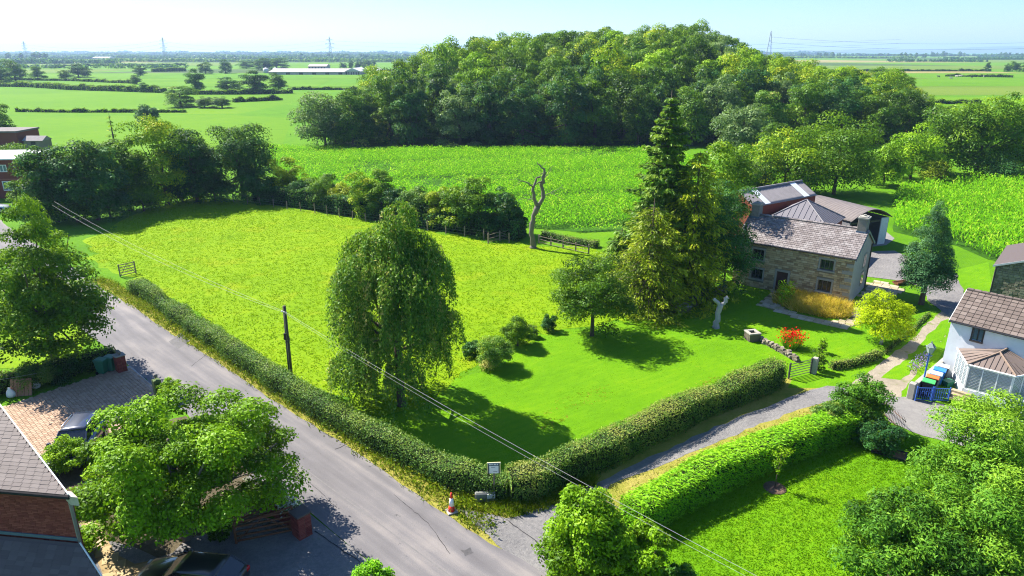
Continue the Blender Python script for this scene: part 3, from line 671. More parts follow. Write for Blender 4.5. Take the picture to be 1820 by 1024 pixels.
# ------------------------------------------------------------------ growing crops and grass
def maize(name, poly, row, gap, ang, h, rng, keep=1.0, per=6):
    a = np.array([p[:2] for p in poly]); c = a.mean(0); ca, sa = math.cos(ang), math.sin(ang); M = np.array([[ca, -sa], [sa, ca]])
    q = (a - c) @ M; lo, hi = q.min(0), q.max(0)
    U, Vv = np.meshgrid(np.arange(lo[0], hi[0], gap), np.arange(lo[1], hi[1], row))
    p = np.stack([U.ravel(), Vv.ravel()], -1) + rng.normal(0, 0.06, (U.size, 2)); p = p @ M.T + c
    p = p[pip(p, poly)]; p = p[in_view(p)]
    if keep < 1: p = p[rng.random(len(p)) < keep]
    rowi = np.round(((p - c) @ M)[:, 1] / row).astype(int); pk = np.sin(p[:, 0] * 0.23 + 1) * np.sin(p[:, 1] * 0.19) + np.sin(p[:, 0] * 0.071) * np.cos(p[:, 1] * 0.093 + 2)
    p = p[(rowi % 22 > 1) & ((pk > -1.15) | (rng.random(len(p)) < 0.35))]
    n = len(p); hp = h * rng.uniform(0.75, 1.15, n) * (1 + 0.12 * np.sin(p[:, 0] * 0.11) * np.sin(p[:, 1] * 0.07))
    P = np.repeat(p, per, 0); H = np.repeat(hp, per); m = len(P); an = np.tile(np.arange(per) * (2.4), n) + np.repeat(rng.uniform(0, 6.28, n), per)
    lv = np.tile(np.linspace(0.25, 0.95, per), n); d = np.stack([np.cos(an), np.sin(an)], -1); s = np.stack([-d[:, 1], d[:, 0]], -1)
    L = rng.uniform(0.45, 0.75, m); w = 0.075
    base = np.stack([P[:, 0], P[:, 1], H * lv * 0.9], -1)
    midp = base + np.stack([d[:, 0] * L * 0.55, d[:, 1] * L * 0.55, H * 0.17 + 0.05], -1)
    tip = base + np.stack([d[:, 0] * L, d[:, 1] * L, rng.uniform(-0.18, 0.22, m)], -1)
    S3 = np.concatenate([s * w, np.zeros((m, 1))], 1)
    V = np.stack([base, midp + S3, tip, midp - S3], 1)
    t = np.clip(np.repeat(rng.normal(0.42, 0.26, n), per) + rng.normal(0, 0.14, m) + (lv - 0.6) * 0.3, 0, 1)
    tag(link(name, np_mesh(name, V, 4, t), None, LM['maize']), kind='stuff')
maize('maize_crop', MAIZE_MAIN, 0.85, 0.46, 0.25, 1.0, np.random.default_rng(3))
maize('maize_crop', MAIZE_RIGHT, 0.80, 0.42, -0.6, 1.5, np.random.default_rng(4))
rg = np.random.default_rng(11)
p = scatter(PADDOCK, 80000, rg); blades('paddock_grass', p[in_view(p)], 0.10, 0.09, LM['grass'], rg, 0.9, 2, 0.08, 0.58, 0.15)
p = scatter(LAWN, 42000, rg); blades('lawn_grass', p[in_view(p)], 0.04, 0.05, LM['lawn'], rg, 0.9, 2, 0.06, 0.5, 0.2)
p = scatter(LAWN_R, 75000, rg); blades('front_lawn_grass', p[in_view(p)], 0.06, 0.05, LM['lawn'], rg, 0.9, 2, 0.05, 0.5, 0.22, 0.01)
verge_poly = [rp(s, ROAD_R - 0.06) for s in np.arange(-70, -17.8, 2)] + [rp(-17.3, 17.5)] + [rp(s, ROAD_R + 1.25) for s in np.arange(-18.5, -70, -2)]
sheet('verge', verge_poly, 0.020, G_DRY, jagged=0.05)
p = scatter(verge_poly, 60000, rg); p = p[in_view(p)]; dr = (p @ rn - ROAD_R); pw = rg.random(len(p))
weeds('verge_weeds', p[(dr > 0.15) & (pw < 0.5)], 0.45, 0.15, LM['verge'], rg, 0.40, 0.20, 6)
blades('verge_grass', p[(pw > 0.55)], 0.34, 0.05, LM['verge'], rg, 0.5, 3, 0.08, 0.55, 0.22)
cl_ = []
for (x0, y0, x1, y1) in ((945, 745, 1090, 700), (990, 715, 1085, 690), (960, 760, 1010, 742), (1235, 690, 1275, 672)):
    tt_ = rg.random(34); cl_.append(np.stack([gp(x0 + (x1 - x0) * q_ + rg.normal(0, 4), y0 + (y1 - y0) * q_ + rg.normal(0, 3)) for q_ in tt_]))
blades('grass_clippings', np.concatenate(cl_), 0.04, 0.08, LM['verge'], rg, 1.2, 4, 0.07, 0.9, 0.2, 0.01)
vp2 = gps([(805, 905), (835, 905), (905, 922), (985, 902), (1060, 862), (1060, 842), (960, 880), (880, 885), (840, 870), (815, 880)])
p = scatter(vp2, 2600, rg); blades('verge_grass', p, 0.32, 0.05, LM['verge'], rg, 0.5, 4, 0.08, 0.35, 0.22)
p = scatter(gps([(1085, 866), (1150, 842), (1250, 801), (1340, 764), (1420, 732), (1480, 715), (1470, 730), (1330, 785), (1190, 850), (1095, 885)]), 1600, rg); blades('verge_grass', p, 0.16, 0.05, LM['verge'], rg, 0.6, 3, 0.08, 0.7, 0.2)
STRAW_POLY = gps([(1376, 538), (1390, 518), (1440, 528), (1508, 548), (1506, 566), (1470, 566), (1410, 552)])
p = scatter(STRAW_POLY, 2600, rg); blades('long_dry_grass', p, 0.72, 0.06, LM['straw'], rg, 0.55, 8, 0.12, 0.55, 0.25)
p = scatter(gps([(1380, 530), (1392, 515), (1412, 525), (1405, 548), (1385, 545)]), 260, rg); weeds('tall_weeds', p, 1.3, 0.22, LM['lime'], rg, 0.7, 0.2, 9)
p = scatter(gps([(1110, 925), (1250, 872), (1400, 812), (1520, 770), (1500, 790), (1390, 835), (1250, 895), (1140, 950)]), 900, rg); blades('long_grass', p, 0.5, 0.05, LM['verge'], rg, 0.4, 5, 0.1, 0.3, 0.25)

# ------------------------------------------------------------------ trees
def spec(bx, by, top, half):
    l = gp(bx, by); return l, float(at_y(bx, top, l[1])[2]), half * depth(l[1]) / F_PX
def rng(i): return np.random.default_rng(1000 + i)

# hero trees
l, h, r = spec(125, 662, 316, 108)
c, t = broadleaf(rng(1), h, r, 1.3, 44000, 0.21, 120, r * 0.25, 0.30, 0.30, 18, 0.26, inner=0.35, upb=0.4, rnd=0.55, shell=0.4)
c = (c[0] * np.array([1, 1, 1.0]), c[1])
taper = 1 - 0.62 * np.clip((c[0][:, :, 2] - h * 0.42) / (h * 0.6), 0, 1) ** 1.2
c[0][:, :, 0] *= taper; c[0][:, :, 1] *= taper
make_tree('lime_tree', l + np.array([-1.0, 0.3]), c, t, LM['mid'], BARK, 'tall open leafy tree beside the green wheelie bins at the left of the road')
l = gp(372, 955)
c, t = broadleaf(rng(2), 6.9, 4.35, 1.6, 92000, 0.15, 120, 0.85, 0.24, 0.34, 22, 0.24, inner=0.35, upb=0.6, tvar=0.18, flat=0.6, rnd=0.55, shell=0.4)
make_tree('walnut_tree', l + np.array([-0.95, -0.1]), (c[0] + np.array([0.15, 0.55, 0]), c[1]), t, LM['lime'], BARK_GREY, 'wide round low tree over the brown gates and the black car')
l, h, r = spec(704, 726, 357, 108)
c, t = weeping(rng(3), h, r * 0.91, 2500, 38, 0.15)
make_tree('weeping_birch', l + np.array([0.25, 0.4]), c, t, LM['birch'], BARK, 'big weeping tree with hanging branches beside the roadside hedge')
l, h, r = spec(1052, 597, 453, 78)
c, t = broadleaf(rng(4), h, r, 1.0, 26000, 0.155, 80, r * 0.27, 0.20, 0.42, 12, 0.15, rnd=0.5, shell=0.45)
make_tree('cherry_tree', l, c, t, LM['mid'], BARK, 'round dark tree standing alone on the lawn with its shadow to the right')
l, h, r = spec(1168, 520, 160, 92)
c, t = conifer(rng(5), h, r * 1.02, 0.8, 0.50, 10, 0.38, 60, 0.08, 0.70, 0.22, 0.42, 0.30)
make_tree('spruce_tree', l, c, t, LM['spruce'], BARK, 'tallest pointed conifer rising above the maize field')
l, h, r = spec(1150, 552, 352, 66)
c, t = conifer(rng(6), h, r * 1.5, 0.4, 0.50, 10, 0.34, 34, 0.30, 0.42, 0.22, 0.32, 0.45)
make_tree('drooping_conifer', l, c, t, LM['olive'], BARK, 'olive green drooping conifer between the round tree and the ivy clad tree')
l, h, r = spec(1222, 532, 268, 66)
c, t = conifer(rng(7), h, r * 1.35, 0.4, 0.50, 10, 0.36, 34, 0.28, 0.42, 0.24, 0.32, 0.40)
make_tree('drooping_conifer', l, c, t, LM['olive'], BARK, 'taller olive drooping conifer close to the left side of the farmhouse trees')
l, h, r = spec(1100, 520, 420, 55)
c, t = conifer(rng(77), h * 1.15, r * 1.5, 0.3, 0.36, 10, 0.40, 24, 0.25, 0.6, 0.2, 0.34, 0.35)
make_tree('small_conifer', l, c, t, LM['spruce'], BARK, 'short shaggy conifer at the foot of the tallest pointed conifer')
l, h, r = spec(1268, 518, 312, 62)
c, t = broadleaf(rng(8), h, r * 1.2, 0.2, 24000, 0.18, 80, r * 0.33, 0.3, 0.5, 10, 0.24, upb=0.4)
make_tree('ivy_clad_tree', l + np.array([-0.5, 0.0]), c, t, LM['dark'], BARK, 'dark ivy clad tree touching the left end of the stone farmhouse')
l, h, r = spec(1318, 500, 392, 30)
c, t = broadleaf(rng(9), h, r * 1.35, 1.4, 7500, 0.17, 40, r * 0.42, 0.3, 0.5, 6, 0.10)
make_tree('holly_tree', l + np.array([-1.9, -0.9]), c, t, LM['dark'], BARK, 'small dark tree overlapping the left windows of the farmhouse')
l, h, r = spec(1268, 478, 238, 50)
c, t = broadleaf(rng(10), h, r, 1.5, 9000, 0.24, 44, r * 0.36, 0.2, 0.55, 8, 0.18)
make_tree('yellow_green_tree', l, c, t, LM['oak'], BARK, 'yellow topped tree behind the dark ivy clad tree')
l, h, r = spec(1566, 612, 520, 48)
c, t = broadleaf(rng(11), h, r, 0.9, 18000, 0.13, 60, r * 0.30, 0.1, 0.42, 8, 0.11, tvar=0.14)
make_tree('golden_tree', l, c, t, LM['gold'], BARK_PALE, 'bright yellow green round tree by the track')
l, h, r = spec(1637, 541, 342, 46)
c, t = broadleaf(rng(12), h, r * 1.08, 1.0, 40000, 0.14, 150, r * 0.28, 0.1, 0.30, 4, 0.22, inner=0.2, flat=1.0, upb=0.3)
tp = 1 - 0.66 * np.clip((c[0][:, :, 2] - h * 0.25) / (h * 0.8), 0, 1) ** 1.15
c[0][:, :, 0] *= tp; c[0][:, :, 1] *= tp
make_tree('cypress_tree', l, c, t, LM['cypress'], BARK, 'tall dark blue green cypress right of the farmhouse')
l, h, r = spec(1748, 1000, 676, 130)
c, t = broadleaf(rng(13), 6.9, 3.3, 1.2, 60000, 0.165, 90, 0.8, 0.28, 0.42, 16, 0.17, ratio=0.30, upb=0.6, inner=0.35, rnd=0.55, shell=0.4)
make_tree('ash_tree', l, c, t, LM['ash'], BARK, 'tall feathery ash tree in the right foreground')
l = gp(1580, 1030)
c, t = broadleaf(rng(14), 4.2, 2.3, 0.2, 19000, 0.19, 60, 0.6, 0.3, 0.45, 12, 0.09, ratio=0.30, inner=0.3, rnd=0.55, shell=0.4)
make_tree('ash_sapling', l, c, t, LM['ash'], BARK, 'bushy young ash at the edge of the front lawn, left of the tall ash')
l = gp(1840, 900)
c, t = broadleaf(rng(15), 4.4, 2.2, 0.4, 14000, 0.18, 44, 0.8, 0.2, 0.45, 8, 0.12, ratio=0.35)
make_tree('ash_tree', l, c, t, LM['ash'], BARK, 'smaller ash cut off by the right edge below the conservatory')
l = gp(1690, 1075)
c, t = broadleaf(rng(151), 3.6, 2.6, 0.2, 15000, 0.18, 50, 0.7, 0.2, 0.45, 8, 0.10, ratio=0.35)
make_tree('elder_bush', l, c, t, LM['ash'], BARK, 'low dark bush under the tall ash tree at the bottom right')

def bush(name, bx, by, top, half, i, mat, label, n=4500, leaf=0.15, group=None, cat='shrub', H=None, zlow=0.05, K=26, **kw):
    l, h, r = spec(bx, by, top, half); h = H or max(0.7, h)
    c, t = broadleaf(rng(i), h, r, zlow, int(n * 2.4), leaf * 0.72, int(K * 1.6), r * 0.32, 0.3, 0.45, 9, 0.06, rnd=0.55, shell=0.35, **kw)
    return make_tree(name, l + np.array([0, r * 0.25]), c, t, LM[mat], BARK, label, cat, group, 'foliage', 'stem')
bush('broadleaf_shrub', 1040, 1065, 838, 82, 20, 'lime', 'tall leafy shrub at the mouth of the gravel track', 17000, 0.20, H=5.1, K=56)
bush('broadleaf_shrub', 1128, 1080, 930, 58, 21, 'lime', 'lower leafy shrub to the right of the one at the track mouth', 9500, 0.20, H=3.3, K=34)
bush('broadleaf_shrub', 1205, 1095, 975, 44, 22, 'ash', 'pale feathery shrub on the front lawn at the bottom edge', 4600, 0.19, H=2.2)
bush('roadside_bush', 665, 1075, 990, 40, 23, 'bright', 'small bright bush on the left road edge at the bottom', 3800, 0.15, H=1.5)
bush('hawthorn_bush', 1530, 768, 655, 50, 24, 'ash', 'tall bright green bush where the hedge meets the tarmac yard', 7500, 0.17, H=3.4, K=36)
bush('hawthorn_bush', 1478, 776, 700, 36, 25, 'hedge', 'lower yellowish bush in front of the tall bright one by the tarmac yard', 4200, 0.15, H=2.2)
bush('ivy_bush', 1560, 800, 735, 42, 26, 'dark', 'low dark bush under the tall bright bush, beside the iron railings', 4500, 0.15, H=1.5)
bush('rhododendron', 880, 655, 597, 36, 27, 'birch', 'rounded pinkish green shrub beside the weeping tree', 5000, 0.15)
bush('rhododendron', 920, 618, 556, 31, 28, 'mid', 'taller dark rounded shrub behind the pinkish green one', 5000, 0.15)
bush('rhododendron', 838, 635, 606, 18, 29, 'dark', 'smallest dark shrub against the weeping tree', 1800, 0.14)
bush('rhododendron', 975, 590, 560, 16, 30, 'dark', 'small dark shrub left of the round lawn tree', 1800, 0.14)
bush('garden_shrub', 945, 600, 578, 13, 31, 'hedge', 'low shrub between the rounded shrubs and the round lawn tree', 1200, 0.13)
bush('garden_shrub', 1455, 660, 622, 14, 32, 'mid', 'small bush growing against the stone gate post', 1400, 0.12)
bush('garden_shrub', 1462, 628, 598, 9, 33, 'lime', 'thin sprig of young leaves above the bush at the stone gate post', 220, 0.16)
bush('garden_shrub', 345, 705, 660, 0, 34, 'lime', 'x') if False else None
bush('conifer_bush', 300, 712, 678, 22, 35, 'lime', 'small bush beside the green gate pillar of the paved drive', 2600, 0.14, H=1.3)
bush('garden_shrub', 60, 690, 640, 42, 36, 'hedge', 'dark shrub behind the leaning wooden boards', 3600, 0.15, H=1.4)
bush('garden_shrub', 120, 672, 640, 40, 37, 'dark', 'ivy mound around the foot of the tall leafy tree', 3600, 0.15, H=1.3)
bush('garden_shrub', 215, 830, 770, 50, 38, 'lime', 'bright clipped shrub between the parked car and the wide round tree', 4500, 0.15, H=1.6)
bush('garden_shrub', 120, 838, 790, 40, 39, 'lime', 'bright shrub against the slate roof corner', 4500, 0.15, H=1.7)
bush('garden_shrub', 160, 905, 850, 36, 391, 'dark', 'dark shrub in the bed below the slate roof corner', 3000, 0.15, H=1.2)
bush('garden_shrub', 150, 985, 915, 20, 392, 'lime', 'low leafy shrub by the brick wall corner and the yellow path', 1800, 0.14, H=1.0)
bush('garden_shrub', 390, 960, 925, 20, 393, 'mid', 'little shrub beside the trunk of the wide round tree', 1200, 0.14, H=0.9)
# sapling in a mulch ring
l = gp(1377, 868)
C = np.array([[0.05, 0, 1.0], [-0.12, 0.05, 1.35], [0.15, 0, 1.45], [0.3, 0.1, 1.8], [-0.18, 0, 1.85], [0.05, 0.05, 2.1], [0.42, 0, 2.05]])
V, tt = fill(rng(40), C, np.full(7, 0.26), 420, 0.09, shell=0.1, rnd=0.8)
t = make_tree('sapling', l, (V, tt), MB().tube([(0, 0, 0), (0.02, 0, 0.8), (0.1, 0.03, 2.0)], [0.03, 0.022, 0.008], 6).tube([(0.02, 0, 0.8), (-0.15, 0.03, 1.9)], [0.015, 0.006], 5).tube([(0.03, 0, 0.9), (0.4, 0.03, 2.0)], [0.015, 0.006], 5), LM['lime'], BARK, 'young sapling with yellowish leaves in a round mulch ring')
MULCH = groundmat('bark_mulch', (0.12, 0.07, 0.05), (0.22, 0.14, 0.10), (0.34, 0.23, 0.17), 1.0, 9.0, 30.0, 1.0)
m = MB(); m.lathe([(0.55, 0.0), (0.52, 0.05), (0.3, 0.08), (0.02, 0.09)], 18); m.build('mulch', MULCH, t, True)

# flower clump and lilac flowers
l = gp(1406, 618)
cl = empty('red_flower_clump', (l[0], l[1], 0), 0, 'clump of red flowers by the low stone wall on the lawn', 'flowers')
rr = rng(41); n = 900; a = rr.uniform(0, 6.28, n); q = rr.random(n); hh = rr.uniform(0.6, 1.25, n)
P = np.stack([np.cos(a) * q * 0.5, np.sin(a) * q * 0.5, np.full(n, 0.0)], -1); Q = P + np.stack([np.cos(a) * q * 0.55, np.sin(a) * q * 0.55, hh], -1)
s = np.stack([-np.sin(a), np.cos(a), 0 * a], -1) * 0.025
link('foliage', np_mesh('foliage', np.stack([P - s, P + s, Q], 1), 3, np.clip(rr.normal(0.5, 0.2, n), 0, 1)), cl, LM['lime'])
k2 = rr.choice(n, 420, False); X = Q[k2] + rr.normal(0, 0.06, (420, 3))
link('flowers', np_mesh('flowers', leaf_quads(X, rr.normal(size=(420, 3)) + [0, 0, 0.6], rr.uniform(0.10, 0.2, 420), 0.6, rr), 4, rr.random(420)), cl, LM['red'])['kind'] = 'stuff'
p = scatter(gps([(1612, 655), (1636, 634), (1655, 636), (1650, 655), (1620, 668)]), 900, rr)
l = gp(1632, 652); lv = empty('lilac_flower_patch', (l[0], l[1], 0), 0, 'patch of small lilac flowers beside the blue lamp post', 'flowers')
X = np.concatenate([p - l, rr.uniform(0.1, 0.55, (len(p), 1))], 1)
link('flowers', np_mesh('flowers', leaf_quads(X, rr.normal(size=X.shape) + [0, 0, 1], 0.07, 0.8, rr), 4, rr.random(len(X))), lv, LM['lilac'])['kind'] = 'stuff'
X2 = X.copy(); X2[:, 2] *= 0.6; X2[:, :2] += rr.normal(0, 0.08, (len(X), 2))
link('foliage', np_mesh('foliage', leaf_quads(X2, rr.normal(size=X.shape) + [0, 0, 1], 0.12, 0.5, rr), 4, rr.random(len(X))), lv, LM['hedge'])

# dead standing trunk, lopped stump
def skeleton(name, base, segs, mat, label, cat='dead tree'):
    l = gp(*base); rt = empty(name, (l[0], l[1], 0), 0, label, cat)
    for nm, pts in segs:
        P = []; rad = []
        for (px, py, dy, rpx) in pts:
            q = at_y(px, py, l[1] + dy); P.append((q[0] - l[0], dy, max(q[2], -0.1))); rad.append((0.72 if cat == 'dead tree' else 0.85) * rpx * depth(l[1] + dy, q[2]) / F_PX)
        m = MB(); 
        # a few extra rings so that the limb bends and bulges
        PP = [Vector(p) for p in P]; P2 = [PP[0]]; r2 = [rad[0]]
        for i in range(len(PP) - 1):
            for f in (0.33, 0.66, 1.0):
                P2.append(PP[i].lerp(PP[i + 1], f) + (Vector(R.normal(0, 0.05, 3)) if f < 1 else Vector()))
                r2.append((rad[i] * (1 - f) + rad[i + 1] * f) * R.uniform(0.82, 1.15))
        m.tube(P2, r2, 9); m.build(nm, mat, rt, True)
    return rt
skeleton('dead_tree', (948, 441), [
 ('trunk', [(948, 442, 0, 10), (947, 434, 0, 7.5), (945, 405, 0, 6.5), (948, 383, 0.1, 6), (956, 366, 0.1, 7)]),
 ('limb', [(956, 366, 0.1, 5.5), (966, 350, 0.2, 5), (963, 333, 0.2, 4.5), (965, 318, 0, 4), (968, 305, -0.1, 3), (960, 294, 0, 1.8), (955, 288, 0, 0.8)]),
 ('limb', [(956, 366, 0.1, 5), (949, 352, -0.2, 4), (947, 340, -0.3, 3.5), (950, 328, -0.3, 3), (953, 318, -0.2, 2.2), (960, 314, 0, 1.6)]),
 ('branch', [(946, 332, -0.3, 2), (940, 326, -0.5, 1.6), (926, 322, -0.8, 1.1), (915, 318, -1.0, 0.6)]),
 ('branch', [(949, 352, -0.2, 1.6), (940, 356, -0.4, 1.1), (931, 352, -0.6, 0.7), (922, 356, -0.7, 0.35)]),
 ('branch', [(964, 318, 0, 1.6), (974, 310, 0.3, 1.0), (978, 300, 0.4, 0.6), (985, 295, 0.5, 0.3)]),
 ('branch', [(964, 322, 0, 2), (955, 326, 0.2, 1.4), (948, 328, 0.3, 1.0)]),
 ('branch', [(966, 348, 0.2, 1.4), (980, 343, 0.5, 1.0), (996, 333, 0.8, 0.6), (1000, 329, 0.9, 0.4)]),
 ('branch', [(980, 345, 0.5, 0.9), (992, 350, 0.5, 0.6), (1000, 357, 0.6, 0.35)]),
 ('twig', [(915, 318, -1.0, 0.5), (905, 322, -1.2, 0.3)]), ('twig', [(926, 322, -0.8, 0.6), (918, 328, -1.0, 0.35), (912, 336, -1.0, 0.25)]), ('twig', [(947, 350, -0.2, 0.8), (936, 346, -0.5, 0.5), (928, 349, -0.6, 0.3)]), ('twig', [(963, 296, 0, 0.7), (970, 288, 0.2, 0.4), (972, 283, 0.2, 0.25)]), ('twig', [(952, 380, 0.2, 0.7), (962, 374, 0.5, 0.4), (968, 376, 0.6, 0.3)]), ('twig', [(953, 320, -0.2, 0.6), (946, 312, -0.3, 0.4), (944, 305, -0.3, 0.25)]), ('twig', [(996, 333, 0.8, 0.5), (1004, 336, 1.0, 0.3)]),
 ('branch', [(968, 306, -0.1, 1.2), (960, 310, 0, 0.9), (955, 316, 0.1, 0.5)])], BARK_GREY, 'tall dead bleached tree trunk at the edge of the maize field')
skeleton('lopped_tree_stump', (1273, 583), [
 ('trunk', [(1272, 585, 0, 9), (1273, 578, 0, 6), (1276, 562, 0, 5), (1279, 547, 0, 5.5), (1281, 541, 0, 4.5)]),
 ('limb', [(1280, 545, 0, 4.2), (1275, 537, 0, 3.6), (1269, 531, 0, 3.2)]),
 ('limb', [(1281, 545, 0, 4.6), (1288, 537, 0, 4), (1294, 528, 0, 3.6)])], BARK_PALE, 'pale lopped tree stump forked like a letter Y on the lawn', 'tree stump')

# left tree row along the paddock
def mid_tree(name, bx, by, top, half, i, mat, label, n=11000, leaf=0.30, group=None, zlow=0.1, K=80, cat='tree', cr=0.32, **kw):
    l, h, r = spec(bx, by, top, half); r *= 1.12; n = int(n * 1.6)
    c, t = broadleaf(rng(i), h, r, zlow, n, leaf, K, r * cr, 0.25, 0.42, 10, **kw)
    return make_tree(name, l + np.array([0, r * 0.3]), c, t, LM[mat], BARK, label, cat, group)
mid_tree('broadleaf_tree', 92, 398, 238, 50, 50, 'dark', 'dark tree left of the paddock corner, next to the red brick house')
mid_tree('broadleaf_tree', 165, 395, 240, 52, 51, 'dark', 'dark fine leaved tree in the paddock corner, second from the brick house')
mid_tree('oak_tree', 225, 378, 240, 42, 52, 'mid', 'mid green tree between the dark paddock trees and the yellowish one')
mid_tree('oak_tree', 290, 368, 205, 52, 53, 'oak', 'yellow topped tree in the row behind the paddock')
mid_tree('oak_tree', 345, 362, 215, 46, 54, 'dark', 'grey green dense tree at the left of the last pair in the paddock row')
mid_tree('oak_tree', 425, 356, 198, 62, 55, 'dark', 'largest dark tree at the right end of the paddock row', 14000)
mid_tree('garden_tree', 42, 370, 318, 22, 56, 'oak', 'small yellow green tree in front of the red brick house', 3500, 0.24)
mid_tree('garden_tree', 10, 300, 255, 40, 57, 'mid', 'garden tree behind the flat roofed brick house at the left edge', 4000, 0.35)
l, h, r = spec(207, 275, 200, 16); c, t = conifer(rng(58), h, r, 0.6, 0.9, 7, 0.6, 7, 0.1, 0.8, 0.2)
make_tree('thin_pine', l, c, t, LM['oak'], BARK, 'thin spindly conifer behind the paddock tree row')
l, h, r = spec(264, 222, 184, 20); c, t = broadleaf(rng(59), h, r, 0.2, 3500, 0.6, 24, r * 0.4, 0.4)
make_tree('dark_conifer', l, c, t, LM['cypress'], BARK, 'dark blunt conifer clump standing out in the bright field')
for i, (bx, by, tp_, hf, mt, lb) in enumerate(((70, 400, 350, 34, 'dark', 'dark scrub under the paddock trees beside the brick house'), (130, 398, 340, 38, 'mid', 'dark scrub under the second paddock tree'), (190, 392, 335, 36, 'dark', 'dark scrub left of the panel fence'), (250, 378, 320, 34, 'mid', 'scrub in front of the yellow topped paddock tree'), (320, 362, 305, 34, 'dark', 'scrub at the panel fence under the grey green tree'), (378, 360, 300, 34, 'dark', 'scrub left of the largest paddock tree'), (455, 362, 300, 34, 'dark', 'scrub right of the largest paddock tree, by the fence'))):
    mid_tree('scrub_bush', bx, by, tp_, hf, 500 + i, mt, lb, 4000, 0.25, 'scrub under the paddock trees', K=40, cat='shrub')
# hedgerow behind the paddock fence
hr = [(505, 358, 285, 24, 'olive'), (535, 366, 318, 26, 'dark'), (570, 374, 316, 26, 'mid'), (606, 378, 330, 22, 'olive'), (640, 388, 320, 24, 'oak'), (672, 392, 296, 22, 'mid'), (700, 398, 328, 24, 'dark'), (738, 402, 338, 26, 'hedge'),
      (775, 408, 330, 24, 'olive'), (808, 416, 336, 26, 'oak'), (845, 420, 318, 30, 'mid'), (885, 424, 334, 30, 'dark'), (912, 424, 372, 16, 'dark')]
lab = ['wispy shrub at the left end of the hedgerow, against the large dark tree', 'dark hedgerow shrub second from the large dark tree', 'broad hedgerow shrub with hanging pale tips, left of centre', 'low olive hedgerow shrub between two taller ones, left part', 'yellowish hedgerow shrub just left of the tall slim one', 'tall slim hedgerow shrub reaching into the maize', 'dark hedgerow shrub right of the tall slim one', 'hedgerow shrub directly behind the top of the weeping tree',
       'olive hedgerow shrub just right of the weeping tree top', 'yellow green hedgerow shrub left of the last big pair', 'big tall hedgerow shrub, left of the last big pair', 'big rounded hedgerow shrub, right of the last big pair', 'low shrub between the big hedgerow pair and the dead trunk']
for i, (bx, by, tp_, hf, mt) in enumerate(hr):
    l, h, r = spec(bx, by, tp_, hf)
    c, t = broadleaf(rng(60 + i), max(1.6, h), r * 1.35, 0.05, 8500, 0.23, 50, r * 0.42, 0.3, 0.5, 7)
    make_tree('hedgerow_shrub', l + np.array([0.3, 1.5]), c, t, LM[mt], BARK, lab[i], 'shrub', 'shrubs of the hedgerow behind the paddock', 'foliage', 'stem')
# trees between farmhouse, wood and the right maize field
mid_tree('broadleaf_tree', 1400, 348, 232, 62, 80, 'oak', 'broad bright tree directly behind the barns, left of the pair', 11000, 0.32)
mid_tree('broadleaf_tree', 1492, 350, 215, 70, 81, 'mid', 'broad dense tree behind the barns, right of the pair', 12000, 0.32)
mid_tree('broadleaf_tree', 1320, 290, 178, 44, 82, 'pale', 'pale green tree right of the tall pointed conifer, before the wood', 7000, 0.4)
mid_tree('broadleaf_tree', 1372, 300, 218, 30, 83, 'mid', 'small tree between the pale green tree and the barns', 4000, 0.35)
mid_tree('broadleaf_tree', 1310, 355, 272, 34, 84, 'oak', 'yellowish bush left of the barns behind the ivy clad tree', 5000, 0.28)
mid_tree('broadleaf_tree', 1350, 350, 285, 28, 85, 'pale', 'small pale bush directly behind the brick barn', 3500, 0.28)
mid_tree('broadleaf_tree', 1575, 332, 255, 32, 86, 'lime', 'yellow green tree at the corner of the right maize field', 5000, 0.32)
mid_tree('broadleaf_tree', 1625, 322, 228, 42, 87, 'lime', 'bright green tree second along the right maize field', 7000, 0.34)
mid_tree('broadleaf_tree', 1690, 315, 188, 56, 88, 'mid', 'large green tree third along the right maize field', 10000, 0.36)
mid_tree('broadleaf_tree', 1745, 315, 158, 56, 89, 'mid', 'tallest tree behind the right maize field', 11000, 0.38)
mid_tree('broadleaf_tree', 1812, 312, 165, 54, 90, 'lime', 'large tree at the right edge behind the maize field', 10000, 0.38)
mid_tree('broadleaf_tree', 1868, 312, 190, 50, 91, 'mid', 'tree cut off by the right edge behind the maize field', 8000, 0.38)
mid_tree('broadleaf_tree', 1620, 225, 178, 40, 92, 'pale', 'pale grey green tree standing behind the bright trees on the right', 5000, 0.5)
mid_tree('broadleaf_tree', 1660, 330, 285, 26, 93, 'olive', 'low scrub at the edge of the right maize field, left part', 2500, 0.25)
mid_tree('broadleaf_tree', 1780, 325, 280, 34, 94, 'dark', 'dark low scrub at the edge of the right maize field, right part', 3000, 0.25)

# the wood on its knoll
def unit_tree(i, mat, H, Rr, n, leaf, K=34, **kw):
    c, t = broadleaf(rng(i), H, Rr, 0.3, n, leaf, K, Rr * 0.34, 0.26, 0.46, 6, rnd=0.46, shell=0.5, **kw); return c, t, mat
protos = []
kinds = [('oak', 15, 5.0), ('oak', 15, 5.4), ('mid', 15, 4.8), ('mid', 15, 5.3), ('dark', 15, 5.0), ('dark', 15, 4.6), ('pale', 15, 4.8), ('lime', 15, 4.8), ('birch', 15, 4.7), ('oak', 15, 4.6), ('mid', 15, 5.0)]
WL = {'oak': 'yellow green broadleaved tree among the crowns of the dense wood', 'mid': 'mid green broadleaved tree among the crowns of the dense wood', 'dark': 'dark green tree among the crowns of the dense wood', 'pale': 'pale greyish tree among the crowns of the dense wood', 'lime': 'bright light green tree among the crowns of the dense wood', 'birch': 'dull brownish green tree among the crowns of the dense wood'}
for i, (mt, H_, R_) in enumerate(kinds): protos.append((unit_tree(120 + i, mt, H_, R_, 9000, 0.46, 46), H_, [None]))
